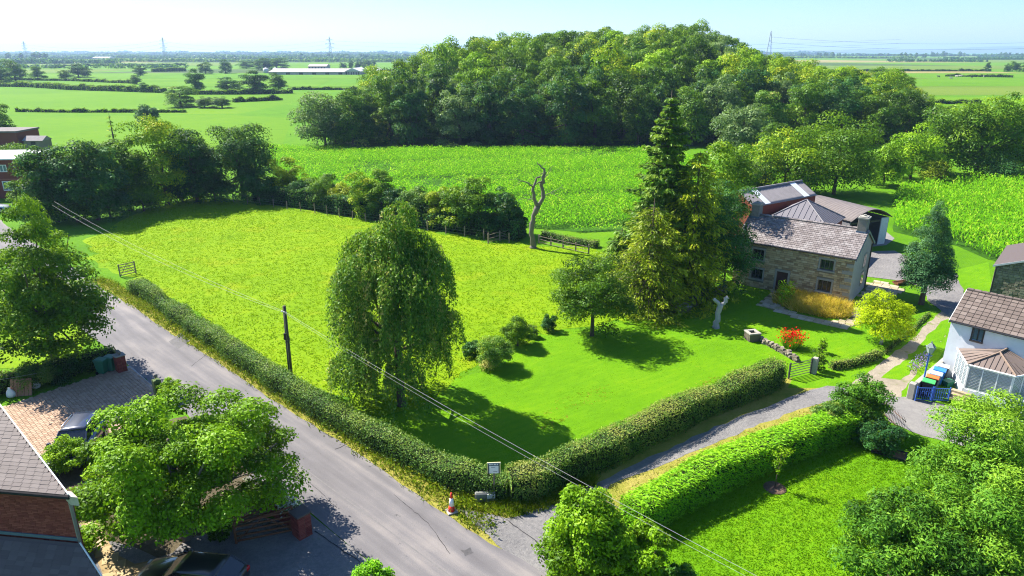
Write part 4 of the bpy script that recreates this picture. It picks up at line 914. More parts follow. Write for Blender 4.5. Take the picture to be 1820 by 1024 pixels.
OX = [500, 540, 600, 660, 700, 740, 800, 830, 900, 950, 1000, 1100, 1150, 1210, 1260, 1290, 1330, 1400, 1440, 1480, 1560, 1600, 1640, 1670, 1900]
OY = [230, 190, 150, 108, 82, 64, 50, 44, 43, 36, 36, 36, 32, 14, 14, 40, 74, 86, 98, 106, 102, 112, 140, 170, 240]
WOOD = [(-41, 157), (-20, 155), (10, 155), (40, 156), (70, 156), (96, 160), (128, 178), (140, 205), (135, 245), (100, 290), (30, 305), (-20, 275), (-40, 200)]
woodland = [(x * 1.02, y) for x, y in WOOD]
gxw, gyw = np.meshgrid(np.linspace(-48, 140, 40), np.linspace(154, 306, 36))
me = grid_mesh('woodland_floor', gxw, gyw, hill(gxw, gyw) + 0.06)
bm = bmesh.new(); bm.from_mesh(me); bm.faces.ensure_lookup_table()
cc = np.array([f.calc_center_median()[:2] for f in bm.faces]); keep = pip(cc, WOOD)
bmesh.ops.delete(bm, geom=[f for f, k_ in zip(bm.faces[:], keep) if not k_], context='FACES'); bm.to_mesh(me); bm.free()
tag(link('woodland_floor', me, None, G_WOOD), kind='structure')
rw = rng(200); placed = []
cand = scatter(WOOD, 9000, rw); cand = cand[np.argsort(cand[:, 1] + rw.uniform(0, 8, len(cand)))]
def put_tree(x, y, hz, pi, label, group, cat='tree', name='woodland_tree', z=None):
    (c, t, mt), H_, holder = protos[pi]
    z0 = float(hill(x, y)) - 0.11 * hz if z is None else z; sc = hz / H_; wx = sc ** 0.55 * rw.uniform(0.9, 1.12)
    if holder[0] is None:
        holder[0] = make_tree(name, (x, y), c, t, LM[mt], BARK, label, cat, group)
        o = holder[0]
    else: o = copy_tree(holder[0])
    o.name = name; o['label'] = label; o['group'] = group; o['category'] = cat
    o.location = (x, y, z0); o.scale = (wx, wx, sc); o.rotation_euler = (0, 0, rw.uniform(0, 6.28)); return o
for (x, y) in cand:
    px = CX + F_PX * x / (y * CP + (CAM_H - 20) * SP)
    if px < 490 or px > 1900: continue
    oy = np.interp(px, OX, OY); zt = at_y(px, oy, y)[2]; g = float(hill(x, y)); maxh = zt - g
    front = y < 172
    nat = rw.uniform(14.0, 22) if front else rw.uniform(17, 23)
    hz = min(nat, maxh * rw.uniform(0.90, 1.0))
    if hz < 5 or (not front and hz < 0.55 * maxh and y < 215 and maxh < 30 and False): continue
    dmin = 6.2 if front else 7.0
    if placed and np.min(np.hypot(*(np.array(placed) - (x, y)).T)) < dmin: continue
    if len(placed) > 285: break
    placed.append((x, y))
    if front: pi = rw.choice([2, 4, 5, 3, 6, 8, 10, 4])
    else: pi = rw.choice([0, 1, 9, 0, 2, 3, 1, 3, 10, 7, 8, 6, 4])
    zone = 'at the front edge of the wood' if front else 'on the crest of the wood' if y > 235 else 'on the slope of the wood'
    side = ', left end' if px < 720 else ', left of the middle' if px < 900 else ', middle' if px < 1080 else ', right of the middle' if px < 1260 else ', right flank' if px < 1440 else ', far right end'
    size = 'tall' if hz > 17 else 'middling' if hz > 13 else 'low'
    put_tree(x, y, hz, int(pi), size + ' ' + WL[kinds[int(pi)][0]].split(' among')[0] + ' ' + zone + side, 'trees of the dense wood on its knoll')
print('wood trees', len(placed))
mid_tree('hawthorn_tree', 575, 262, 165, 46, 210, 'pale', 'pale grey green rounded tree at the left tip of the wood', 8000, 0.45)
mid_tree('hawthorn_tree', 625, 262, 150, 36, 211, 'birch', 'second rounded tree from the left tip of the wood', 6000, 0.45)
# trees scattered in the far fields
far = [(350, 166, 112, 20, 4, 'dark oak tree in the far field with a tall round crown, left of the barns'), (322, 190, 146, 32, 8, 'thin half bare tree in the far left field'), (364, 192, 166, 18, 6, 'low silvery willow right of the half bare tree'), (395, 192, 166, 20, 6, 'second low silvery willow, further right'),
       (405, 165, 131, 26, 4, 'round dark tree behind the silvery willows'), (455, 166, 116, 30, 4, 'big round tree left of the far barns'), (496, 162, 124, 20, 3, 'smaller tree touching the left end of the far barns'), (401, 131, 100, 13, 4, 'tall narrow dark tree on the far field boundary'), (366, 132, 106, 16, 3, 'dark tree left of the tall narrow one'),
       (250, 135, 113, 13, 4, 'small dark tree at the end of a far hedge'), (243, 150, 130, 12, 3, 'round tree at the bend of the long far hedge'), (257, 164, 143, 11, 4, 'small bush tree below the bend of the long far hedge'), (140, 138, 109, 24, 4, 'wide dark tree standing alone in the far left field'), (114, 143, 121, 12, 3, 'round tree just left of the wide dark lone tree'),
       (68, 142, 110, 15, 10, 'slim tree further left in the far field'), (28, 145, 98, 26, 3, 'tall tree near the left edge in the far field'), (3, 150, 108, 22, 4, 'tree cut off by the left edge in the far field'), (470, 125, 98, 20, 4, 'dark rounded tree behind the tall narrow tree'), (492, 122, 99, 24, 3, 'broad rounded tree above the far barns'),
       (438, 122, 104, 18, 10, 'pale tree in the group above the far barns, leftmost'), (0, 245, 160, 30, 2, 'tree at the left edge between the near roofs and the fields')]
for bx, by, tp_, hf, pi, lb in far:
    l, h, r = spec(bx, by, tp_, hf); o = put_tree(l[0], l[1], max(h, 2.5), pi, lb, 'lone trees in the far fields', 'tree', 'field_tree')
    H_ = protos[pi][1]; s = r / kinds[pi][2] * 0.95; o.scale = (s, s, max(h, 2.5) / H_)
clumps_far = [(30, 108, 86, 44, 'dark far woodland clump on the left horizon'), (590, 104, 92, 60, 'x'), (1470, 102, 90, 42, 'x'), (1628, 103, 90, 30, 'x'), (1690, 101, 88, 34, 'x'), (1790, 101, 90, 40, 'x'), (1800, 128, 102, 55, 'x'), (615, 122, 106, 30, 'x'), (640, 118, 104, 30, 'x')]
n_ = 0
for bx, by, tp_, hf, lb in clumps_far:
    y = gp(bx, by)[1]; dpx = depth(y); w = hf * dpx / F_PX; x0 = gp(bx, by)[0]
    hz = at_y(bx, tp_, y)[2]
    for j in range(max(4, int(w * 2 / (hz * 0.45)))):
        pi = int(rw.choice([2, 3, 4, 5, 10])); 
        put_tree(x0 + rw.uniform(-w, w), y + rw.uniform(0, 0.5 * w), hz * rw.uniform(0.65, 1.0), pi, 'small far tree in a copse near the horizon', 'trees of the copses near the horizon', 'tree', 'copse_tree')
# belts of trees that read as one mass at the horizon
def belt(name, y, x0, x1, h, n, rng_, mat, leaf):
    X = rng_.uniform(x0, x1, n); hh = h * (0.55 + 0.45 * np.abs(np.sin(X * 0.008 + y) * np.sin(X * 0.021))) * rng_.uniform(0.7, 1.05, n)
    Cc = np.stack([X, y + rng_.uniform(0, 40, n), hh * 0.5], -1); per = 9
    P = np.repeat(Cc, per, 0); d = unit(rng_.normal(size=(len(P), 3))); H2 = np.repeat(hh, per)
    P = P + d * np.stack([H2 * 0.5, H2 * 0.5, H2 * 0.5], -1); P[:, 2] = np.maximum(P[:, 2], 0.2)
    V = leaf_quads(P, d + [0, -0.2, 0.4] + rng_.normal(0, 0.4, P.shape), leaf * rng_.uniform(0.6, 1.3, len(P)), 0.8, rng_)
    tag(link(name, np_mesh(name, V, 4, np.clip(rng_.normal(0.5, 0.2, len(P)), 0, 1)), None, LM[mat]), kind='stuff')
rb = rng(300)
for y_, x0_, x1_, h_, n_b, mt_, lf_ in ((900, -900, -420, 8, 260, 'dark', 3.5), (1250, -1150, -700, 12, 420, 'dark', 5), (1500, -1300, -250, 8, 900, 'mid', 5), (1750, -900, 150, 9, 700, 'dark', 5), (2100, -1900, -100, 11, 1500, 'dark', 6), (2700, -2500, 300, 13, 1600, 'mid', 8), (3400, -3100, 500, 16, 1800, 'dark', 10), (4300, -3900, 1200, 22, 1900, 'dark', 13), (5400, -4800, 2400, 27, 2000, 'dark', 17),
    (1500, 800, 1000, 7, 160, 'dark', 4), (1900, 1150, 1500, 9, 300, 'dark', 5), (2300, 700, 1300, 8, 400, 'mid', 6), (2600, 1700, 2200, 10, 400, 'dark', 6), (3600, 1200, 3200, 12, 700, 'dark', 9)):
    belt('far_woodland', y_, x0_, x1_, h_, n_b, rb, mt_, lf_)

# ------------------------------------------------------------------ hedges
foot = gps([(228, 520), (330, 592), (430, 664), (560, 752), (690, 822), (800, 876)])
ctr = [p + np.array([0.684, 0.729]) * 0.72 for p in foot] 
H1 = ctr + [np.array([-1.1, 27.75]), np.array([-0.2, 27.45])]
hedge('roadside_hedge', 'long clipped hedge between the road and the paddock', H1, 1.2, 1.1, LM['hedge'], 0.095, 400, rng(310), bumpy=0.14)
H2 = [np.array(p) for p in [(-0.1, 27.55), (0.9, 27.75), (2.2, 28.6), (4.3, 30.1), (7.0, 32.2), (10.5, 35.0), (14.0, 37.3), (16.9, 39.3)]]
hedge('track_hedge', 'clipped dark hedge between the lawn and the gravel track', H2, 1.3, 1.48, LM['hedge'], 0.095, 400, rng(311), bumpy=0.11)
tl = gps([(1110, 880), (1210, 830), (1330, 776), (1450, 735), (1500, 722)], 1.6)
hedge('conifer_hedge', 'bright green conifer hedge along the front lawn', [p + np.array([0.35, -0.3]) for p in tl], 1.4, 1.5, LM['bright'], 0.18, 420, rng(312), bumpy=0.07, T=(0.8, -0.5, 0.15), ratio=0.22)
hedge('drive_hedge', 'low hedge with flowers behind the green wheelie bins', gps([(-60, 715), (30, 690), (120, 668), (205, 645)]), 1.1, 1.2, LM['hedge'], 0.14, 170, rng(313))
hedge('lawn_edge_hedge', 'low clipped edging hedge beside the track and golden tree', gps([(1478, 656), (1520, 650), (1562, 636)]), 0.55, 0.5, LM['hedge'], 0.11, 260, rng(314), bumpy=0.05)
hedge('lawn_edge_hedge', 'grassy bank edging running up beside the golden tree to the cypress', gps([(1572, 630), (1600, 606), (1632, 578), (1650, 560)]), 0.35, 0.2, LM['hedge'], 0.10, 260, rng(315), bumpy=0.05)
hedge('overgrown_hedge', 'rough overgrown hedge under the shrubs behind the paddock fence', [p + np.array([0.2, 1.3]) for p in gps([(450, 360), (560, 376), (650, 391), (760, 408), (860, 423), (925, 430)])], 2.0, 2.1, LM['dark'], 0.24, 75, rng(316), bumpy=0.35)
hedge('boundary_hedge', 'low weedy hedge behind the rail fence by the dead trunk', gps([(965, 425), (1010, 432), (1060, 440)]), 1.0, 0.9, LM['hedge'], 0.15, 110, rng(317), bumpy=0.2)
fh = [([(-40, 153), (60, 155), (130, 160), (200, 162), (292, 165)], 2.6, 'long dark hedge crossing the bright far field at the left'), ([(20, 143), (120, 144), (240, 149)], 1.6, 'thin hedge above the long dark one in the far left field'), ([(30, 199), (120, 200), (240, 200), (330, 200)], 1.0, 'faint weedy line across the bright field at the left'),
      ([(415, 182), (500, 178)], 1.6, 'pale rushy hedge right of the silvery willows'), ([(512, 160), (640, 160)], 1.5, 'hedge below the far barns'), ([(1660, 185), (1740, 184)], 1.5, 'short hedge in the pale field at the right'), ([(1680, 136), (1800, 138)], 2.0, 'broken hedge in the pale field where the cattle stand'),
      ([(300, 168), (420, 168), (520, 166)], 2.0, 'hedge joining the round far trees'), ([(80, 118), (200, 117), (330, 116)], 2.5, 'far hedge across the pale fields at the left'), ([(270, 128), (330, 127)], 4.0, 'tall far hedge behind the bend trees'), ([(1440, 128), (1560, 127), (1760, 127)], 2.0, 'far hedge on the right behind the pale field')]
for pts, hgt, lb in fh:
    hedge('field_hedge', lb, gps(pts), hgt * 1.6, hgt, LM['mid'], 0.7, 5, rng(330 + len(lb)), 'hedges between the far fields', 0.45 * min(1.5, hgt / 1.6))

# ------------------------------------------------------------------ pieces laid one by one (stones, tiles, bricks)
def unit_piece(ch=0.10):
    a = 0.5; c = 0.5 - ch; zc = 0.5 - 0.35
    v = [(-a, -a, -a), (a, -a, -a), (a, a, -a), (-a, a, -a), (-a, -a, zc), (a, -a, zc), (a, a, zc), (-a, a, zc), (-c, -c, a), (c, -c, a), (c, c, a), (-c, c, a)]
    f = [(0, 1, 5, 4), (1, 2, 6, 5), (2, 3, 7, 6), (3, 0, 4, 7), (4, 5, 9, 8), (5, 6, 10, 9), (6, 7, 11, 10), (7, 4, 8, 11), (8, 9, 10, 11)]
    return v, f
def lay(root, parent, name, items, mat_o, mat_a, limit=300, ch=0.06, mass=None):
    """items: (centre, dims, axes matrix) in the frame of root; the nearest ones in the frame are objects, the rest one part."""
    v, f = unit_piece(ch); me = bpy.data.meshes.new(name); me.from_pydata(v, [], f); me.materials.append(mat_o); me.update()
    rz = root.rotation_euler[2] if root else 0.0; Mw = Matrix.Translation(root.location if root else (0, 0, 0)) @ Matrix.Rotation(rz, 4, 'Z')
    def key(it):
        w = Mw @ Vector(it[0]); d = w.y * CP + (CAM_H - w.z) * SP
        if d < 3: return -1
        u = CX + F_PX * w.x / d; vv = CY - F_PX * (w.y * SP - (CAM_H - w.z) * CP) / d
        if not (-30 < u < 1850 and -20 < vv < 1050): return -1
        dm = sorted(it[1]); return dm[2] * dm[1] / d ** 2
    its = sorted(items, key=key, reverse=True); k = min(limit, sum(1 for it in its if key(it) > 0))
    for c, d, ax in its[:k]:
        o = link(name, me, parent); o.location = c; o.rotation_euler = ax.to_euler(); o.scale = d
    rest = its[k:]
    if rest:
        V = []
        vv = np.array(v)
        for c, d, ax in rest:
            p = (vv * np.array(d)) @ np.array(ax.to_3x3()).T + np.array(c); V.append(p[[i for ff in f for i in ff]].reshape(-1, 4, 3))
        V = np.concatenate(V); tn = np.repeat(R.random(len(rest)), len(f))
        tag(link(mass or name + '_mass', np_mesh(name, V, 4, tn), parent, mat_a), kind='stuff')
def axes(x, y):
    x = Vector(x).normalized(); y = Vector(y); z = x.cross(y).normalized(); y = z.cross(x)
    return Matrix((x, y, z)).transposed()
FRONT = axes((1, 0, 0), (0, 0, 1)); FLAT = axes((1, 0, 0), (0, 1, 0)); RIGHTW = axes((0, 1, 0), (0, 0, 1))
def wall_rows(x0, x1, z0, z1, hrange, lrange, openings=(), y=0.0, proud=0.05, ax=FRONT, gap=0.014, rg=R, fn=None):
    out = []; z = z0; row = 0
    while z < z1 - 0.03:
        h = min(rg.uniform(*hrange), z1 - z); x = x0 - (rg.random() * lrange[0])
        segs = [(x0, x1)]
        for (a, b, c, d) in openings:
            if c < z + h - 0.02 and d > z + 0.02:
                ns = []
                for s0, s1 in segs:
                    if b <= s0 or a >= s1: ns.append((s0, s1)); continue
                    if a > s0: ns.append((s0, a))
                    if b < s1: ns.append((b, s1))
                segs = ns
        while x < x1:
            l = rg.uniform(*lrange)
            for s0, s1 in segs:
                a, b = max(x, s0), min(x + l, s1)
                if b - a > 0.05:
                    top = z + h if fn is None else min(z + h, fn((a + b) / 2))
                    if top - z > 0.05:
                        pr = proud * rg.uniform(0.6, 1.3)
                        p = (( a + b) / 2, y, (z + top) / 2) if ax is FRONT else (y, (a + b) / 2, (z + top) / 2)
                        out.append((p, (b - a - gap, top - z - gap, pr * 2), ax))
            x += l
        z += h; row += 1
    return out
def roof_tiles(o, ux, uy, nx, ny, tw, th, thick=0.03, lift=0.02, stagger=True, rg=R, clip=None):
    """o eave corner, ux along the eave, uy up the slope (unit vectors)."""
    ux = Vector(ux); uy = Vector(uy); n = ux.cross(uy).normalized(); tilt = (uy * 1.0 - n * (thick * 0.9 / th)).normalized(); ax = axes(ux, tilt); out = []
    for j in range(ny):
        for i in range(-1, nx + 1):
            x0 = i * tw + (tw * 0.5 if stagger and j % 2 else 0); x1 = x0 + tw
            x0 = max(0, x0); x1 = min(nx * tw, x1)
            if x1 - x0 < 0.06: continue
            c = Vector(o) + ux * ((x0 + x1) / 2) + uy * ((j + 0.5) * th) + n * (lift + rg.uniform(-0.004, 0.006))
            if clip and not clip(c): continue
            out.append((tuple(c), (x1 - x0 - 0.012, th * 1.06, thick), ax))
    return out
def wall_box(m, x0, x1, z0, z1, openings, y0, y1):
    xs = sorted({x0, x1, *[v for o in openings for v in o[:2]]}); zs = sorted({z0, z1, *[v for o in openings for v in o[2:]]})
    for i in range(len(xs) - 1):
        for j in range(len(zs) - 1):
            cx_, cz_ = (xs[i] + xs[i + 1]) / 2, (zs[j] + zs[j + 1]) / 2
            if any(a < cx_ < b and c < cz_ < d for a, b, c, d in openings): continue
            m.box(xs[i], xs[i + 1], y0, y1, zs[j], zs[j + 1])
def local(root, p):
    rz = root.rotation_euler[2]; d = np.array(p[:2]) - np.array(root.location[:2]); c, s = math.cos(rz), math.sin(rz)
    return np.array([d[0] * c + d[1] * s, -d[0] * s + d[1] * c])
def on_front(root, px, py, y=0.0):
    """local (x, z) of a sight line on the root's plane y."""
    rz = root.rotation_euler[2]; c, s = math.cos(rz), math.sin(rz); d = ray(px, py); n = np.array([-s, c])
    o = np.array(root.location[:2]) + n * y; t = (n @ o) / (n @ d[:2]); p = d[:2] * t - np.array(root.location[:2])
    return np.array([p @ np.array([c, s]), CAM_H + d[2] * t])

STONE_O = piecemat('sandstone', [(0.0, (0.18, 0.12, 0.07)), (0.3, (0.33, 0.235, 0.13)), (0.6, (0.45, 0.34, 0.19)), (0.85, (0.52, 0.42, 0.27)), (1.0, (0.40, 0.26, 0.15))], 0.9, 0.15, 'object', 5)
STONE_A = piecemat('sandstone_mass', [(0.0, (0.18, 0.12, 0.07)), (0.3, (0.33, 0.235, 0.13)), (0.6, (0.45, 0.34, 0.19)), (0.85, (0.52, 0.42, 0.27)), (1.0, (0.40, 0.26, 0.15))], 0.9, 0.15, 'attr', 5)
SL = [(0.0, (0.125, 0.105, 0.10)), (0.5, (0.18, 0.155, 0.15)), (1.0, (0.245, 0.22, 0.215))]
SLATE_O = piecemat('stone_slate', SL, 0.85, 0.3, 'object', 4, 0.3, ((0.32, 0.30, 0.29), 1.1)); SLATE_A = piecemat('stone_slate_mass', SL, 0.85, 0.3, 'attr', 4, 0.3, ((0.32, 0.30, 0.29), 1.1))
TL = [(0.0, (0.10, 0.078, 0.066)), (0.5, (0.14, 0.11, 0.095)), (1.0, (0.19, 0.155, 0.135))]
TILE_O = piecemat('concrete_tile', TL, 0.85, 0.25, 'object', 3, 0.2); TILE_A = piecemat('concrete_tile_mass', TL, 0.85, 0.25, 'attr', 3, 0.2)
RS = [(0.0, (0.085, 0.066, 0.062)), (0.5, (0.105, 0.083, 0.078)), (1.0, (0.13, 0.105, 0.098))]
RSLATE_O = piecemat('grey_slate', RS, 0.7, 0.35, 'object', 3, 0.2); RSLATE_A = piecemat('grey_slate_mass', RS, 0.7, 0.35, 'attr', 3, 0.2)
RUB = [(0.0, (0.10, 0.09, 0.065)), (0.5, (0.19, 0.165, 0.125)), (1.0, (0.29, 0.255, 0.20))]
RUB_O = piecemat('rubble_stone', RUB, 0.95, 0.1, 'object', 6); RUB_A = piecemat('rubble_stone_mass', RUB, 0.95, 0.1, 'attr', 6)
FL = [(0.0, (0.28, 0.23, 0.15)), (0.5, (0.37, 0.31, 0.21)), (1.0, (0.45, 0.39, 0.28))]
FLAG_O = piecemat('flagstone', FL, 0.9, 0.15, 'object', 4, 0.3, ((0.20, 0.22, 0.05), 1.4)); FLAG_A = piecemat('flagstone_mass', FL, 0.9, 0.15, 'attr', 4, 0.3, ((0.20, 0.22, 0.05), 1.4))
PV = [(0.0, (0.29, 0.19, 0.125)), (0.5, (0.36, 0.25, 0.17)), (1.0, (0.42, 0.30, 0.21))]
PAVE_O = piecemat('block_paver', PV, 0.9, 0.15, 'object', 3, 0.3); PAVE_A = piecemat('block_paver_mass', PV, 0.9, 0.15, 'attr', 3, 0.3)
YF = [(0.0, (0.33, 0.245, 0.125)), (0.5, (0.37, 0.28, 0.15)), (1.0, (0.41, 0.32, 0.18))]
YFLAG_O = piecemat('buff_flag', YF, 0.9, 0.15, 'object', 4, 0.3)
CORR = simple('corrugated_cement', (0.235, 0.215, 0.215), 0.9, 0.2, 0, 0.3, 1.5); CORR_D = simple('corrugated_dark', (0.15, 0.13, 0.125), 0.85, 0.25, 0, 0.3, 1.5)
SKYLIGHT = simple('roof_light', (0.62, 0.64, 0.66), 0.4, 0.4, 0, 0.08); DARKIN = simple('dark_interior', (0.03, 0.028, 0.025), 0.95, 0.05)

# ------------------------------------------------------------------ stone farmhouse
FA = np.array([27.91, 53.18]); FRZ = math.atan2(-0.61614, 0.78764)
LF, DF, EH, RH = 9.85, 6.4, 4.22, 5.86
fh_ = empty('farmhouse', (FA[0], FA[1], 0), FRZ, 'old sandstone farmhouse with a stone slate roof and two chimneys', 'farmhouse')
wins = [(-8.30, -7.30, 2.60, 3.52), (-8.22, -7.22, 0.84, 1.74), (-2.60, -1.55, 2.72, 3.60), (-2.55, -1.50, 0.86, 1.82)]
door = (-6.0, -5.05, 0.02, 1.88)
grow = lambda o, a, b: (o[0] - a, o[1] + a, o[2] - b, o[3] + b)
m = MB(); wall_box(m, -LF + 0.01, -0.01, 0, EH - 0.05, wins + [door], 0.0, 0.38)
fw = m.build('wall', MORTAR, fh_)
lay(fh_, fw, 'stone', wall_rows(-LF, -0.0, 0.0, EH - 0.05, (0.15, 0.20), (0.24, 0.54), [grow(w, 0.15, 0.15) for w in wins] + [(door[0] - 0.17, door[1] + 0.17, 0, door[3] + 0.2)], 0.0, 0.035), STONE_O, STONE_A)
m = MB(); a = math.atan2(RH - EH, DF / 2)
def gable_poly(x): return [(x, 0.0, 0.0), (x, DF, 0.0), (x, DF, EH - 0.05), (x, DF / 2, RH - 0.1), (x, 0.0, EH - 0.05)]
m.extr(gable_poly(-0.005), (-0.38, 0, 0)); m.extr(gable_poly(-LF + 0.39), (-0.385, 0, 0)); m.box(-LF + 0.01, -0.01, DF - 0.38, DF, 0, EH - 0.05)
m.build('gable_wall', RENDER_G, fh_)
q = []
for i, z in enumerate(np.arange(0.05, 3.9, 0.62)):
    q.append(((-0.28 if i % 2 else -0.42, -0.02, z + 0.28), (0.56 if i % 2 else 0.84, 0.30, 0.12), FRONT))
lay(fh_, fw, 'quoin', [x for i, x in enumerate(q)], STONE_TRIM, STONE_TRIM, 20)
for w in wins:
    x0, x1, z0, z1 = w; y = -0.055
    s = MB().box(x0 - 0.15, x1 + 0.15, y, 0.1, z1 + 0.002, z1 + 0.17).box(x0 - 0.14, x0 - 0.001, y + 0.012, 0.1, z0, z1).box(x1 + 0.001, x1 + 0.14, y + 0.012, 0.1, z0, z1).build('window', STONE_TRIM, fh_, bevel=0.012)
    MB().box(x0 - 0.18, x1 + 0.18, y - 0.05, 0.12, z0 - 0.14, z0 - 0.002).build('sill', STONE_TRIM, s, bevel=0.012)
    MB().box(x0 + 0.04, x1 - 0.04, 0.16, 0.18, z0 + 0.04, z1 - 0.04).build('pane', GLASS, s)
    f = MB(); f.box(x0, x1, 0.12, 0.18, z0, z0 + 0.055).box(x0, x1, 0.12, 0.18, z1 - 0.055, z1).box(x0, x0 + 0.055, 0.121, 0.18, z0 + 0.056, z1 - 0.056).box(x1 - 0.055, x1, 0.121, 0.18, z0 + 0.056, z1 - 0.056)
    for t_ in (1 / 3, 2 / 3): f.box(x0 + (x1 - x0) * t_ - 0.03, x0 + (x1 - x0) * t_ + 0.03, 0.121, 0.178, z0 + 0.056, z1 - 0.056)
    f.build('frame', simple('frame_wood', (0.10, 0.085, 0.075), 0.6, 0.3), s)
    MB().box(x0 + 0.06, x0 + 0.24, 0.22, 0.24, z0 + 0.05, z1 - 0.05).box(x1 - 0.26, x1 - 0.06, 0.22, 0.24, z0 + 0.05, z1 - 0.05).build('curtain', simple('curtain_cloth', (0.35, 0.33, 0.30), 0.9, 0.1), s)
x0, x1, z0, z1 = door
dd = MB().box(x0, x1, 0.14, 0.19, z0, z1); dd = dd.build('door', DOOR_M, fh_)
p_ = MB()
for (a_, b_, c_, d_) in ((0.12, 0.42, 0.15, 0.75), (0.53, 0.83, 0.15, 0.75), (0.12, 0.42, 0.9, 1.7), (0.53, 0.83, 0.9, 1.7)): p_.box(x0 + a_, x0 + b_, 0.125, 0.14, z0 + c_, z0 + d_)
p_.build('door_panel', DOOR_M, dd, bevel=0.008); MB().box(x1 - 0.11, x1 - 0.07, 0.09, 0.138, 0.95, 1.0).build('handle', STEEL, dd)
MB().box(x0 - 0.17, x1 + 0.17, -0.06, 0.1, z1 + 0.002, z1 + 0.2).box(x0 - 0.16, x0 - 0.001, -0.05, 0.1, 0.0, z1).box(x1 + 0.001, x1 + 0.16, -0.05, 0.1, 0.0, z1).build('door_surround', STONE_TRIM, fh_, bevel=0.012)
MB().box(x0 - 0.2, x1 + 0.2, -0.45, -0.06, 0.0, 0.10).build('doorstep', STONE_TRIM, fh_, bevel=0.02)
# gable side: downpipe and two dark windows
MB().tube([(0.06, 5.9, 0.05), (0.06, 5.9, EH - 0.1)], 0.05, 8).build('downpipe', PLASTIC['black'], fh_)
for yy, z0 in ((4.0, 0.9), (4.0, 2.5)):
    s = MB().box(-0.02, 0.03, yy - 0.55, yy + 0.55, z0 - 0.1, z0 + 1.15).build('window', STONE_TRIM, fh_)
    MB().box(0.0, 0.035, yy - 0.4, yy + 0.4, z0, z0 + 1.0).build('pane', GLASS, s)
    MB().box(0.031, 0.045, yy - 0.03, yy + 0.03, z0, z0 + 1.0).build('frame', WOODFRAME, s)
# roof
ov, vg = 0.22, 0.12; sl = math.hypot(DF / 2 + ov, (RH - EH) * (DF / 2 + ov) / (DF / 2)); ez = EH - (RH - EH) * ov / (DF / 2)
up = Vector((0, DF / 2 + ov, RH - ez)).normalized(); upb = Vector((0, -(DF / 2 + ov), RH - ez)).normalized()
nrm = Vector((1, 0, 0)).cross(up)
m = MB(); m.extr([(-LF - vg, -ov, ez), (vg, -ov, ez), (vg, DF / 2, RH), (-LF - vg, DF / 2, RH)], (0, 0, -0.09)); m.extr([(-LF - vg, DF + ov, ez), (vg, DF + ov, ez), (vg, DF / 2 + 0.002, RH), (-LF - vg, DF / 2 + 0.002, RH)], (0, 0, -0.09))
rf_ = m.build('roof', SLATE_A, fh_)
nx = 30; tw = (LF + 2 * vg) / nx; ny = 15; th = sl / ny
lay(fh_, rf_, 'roof_slate', roof_tiles((-LF - vg, -ov, ez), (1, 0, 0), up, nx, ny, tw, th, 0.035, 0.02), SLATE_O, SLATE_A, 300, 0.03, 'roof_slate_mass')
lay(fh_, rf_, 'back_slate', roof_tiles((vg, DF + ov, ez), (-1, 0, 0), upb, nx, ny, tw, th, 0.035, 0.02), SLATE_O, SLATE_A, 0, 0.03, 'back_slate_mass')
lay(fh_, rf_, 'ridge_tile', [((-LF - vg + (i + 0.5) * 0.46, DF / 2, RH + 0.07), (0.445, 0.30, 0.12), FLAT) for i in range(int((LF + 2 * vg) / 0.46))], SLATE_O, SLATE_A, 40, 0.2)
MB().tube([(-LF - vg, -ov - 0.06, ez - 0.03), (vg, -ov - 0.06, ez - 0.03)], 0.06, 8).build('gutter', PLASTIC['black'], fh_)
MB().extr([(vg + 0.004, -ov, ez - 0.02), (vg + 0.004, DF / 2, RH - 0.02), (vg + 0.004, DF / 2, RH - 0.2), (vg + 0.004, -ov, ez - 0.2)], (0.03, 0, 0)).extr([(vg + 0.004, DF + ov, ez - 0.02), (vg + 0.004, DF / 2 + 0.002, RH - 0.02), (vg + 0.004, DF / 2 + 0.002, RH - 0.2), (vg + 0.004, DF + ov, ez - 0.2)], (0.03, 0, 0)).build('bargeboard', LEAD, fh_)
CHIM = simple('chimney_stone', (0.20, 0.185, 0.165), 0.95, 0.1, 0, 0.35, 4)
for cx_ in (-LF + 0.45, -0.42):
    c_ = MB().box(cx_ - 0.36, cx_ + 0.36, DF / 2 - 0.48, DF / 2 + 0.48, RH - 0.5, RH + 0.95).build('chimney', CHIM, rf_, bevel=0.02)
    tag(c_); 
    MB().box(cx_ - 0.42, cx_ + 0.42, DF / 2 - 0.54, DF / 2 + 0.54, RH + 0.952, RH + 1.07).box(cx_ - 0.30, cx_ + 0.30, DF / 2 - 0.42, DF / 2 + 0.42, RH + 1.072, RH + 1.14).lathe([(0.12, 1.14 + RH), (0.12, RH + 1.27), (0.10, RH + 1.27)], 10, (cx_, DF / 2 + 0.05, 0)).build('chimney_cap', STONE_TRIM, rf_)
    MB().box(cx_ - 0.40, cx_ + 0.40, DF / 2 - 0.52, DF / 2 + 0.52, RH - 0.40, RH - 0.14 + 0.05).build('chimney_flashing', LEAD, rf_)

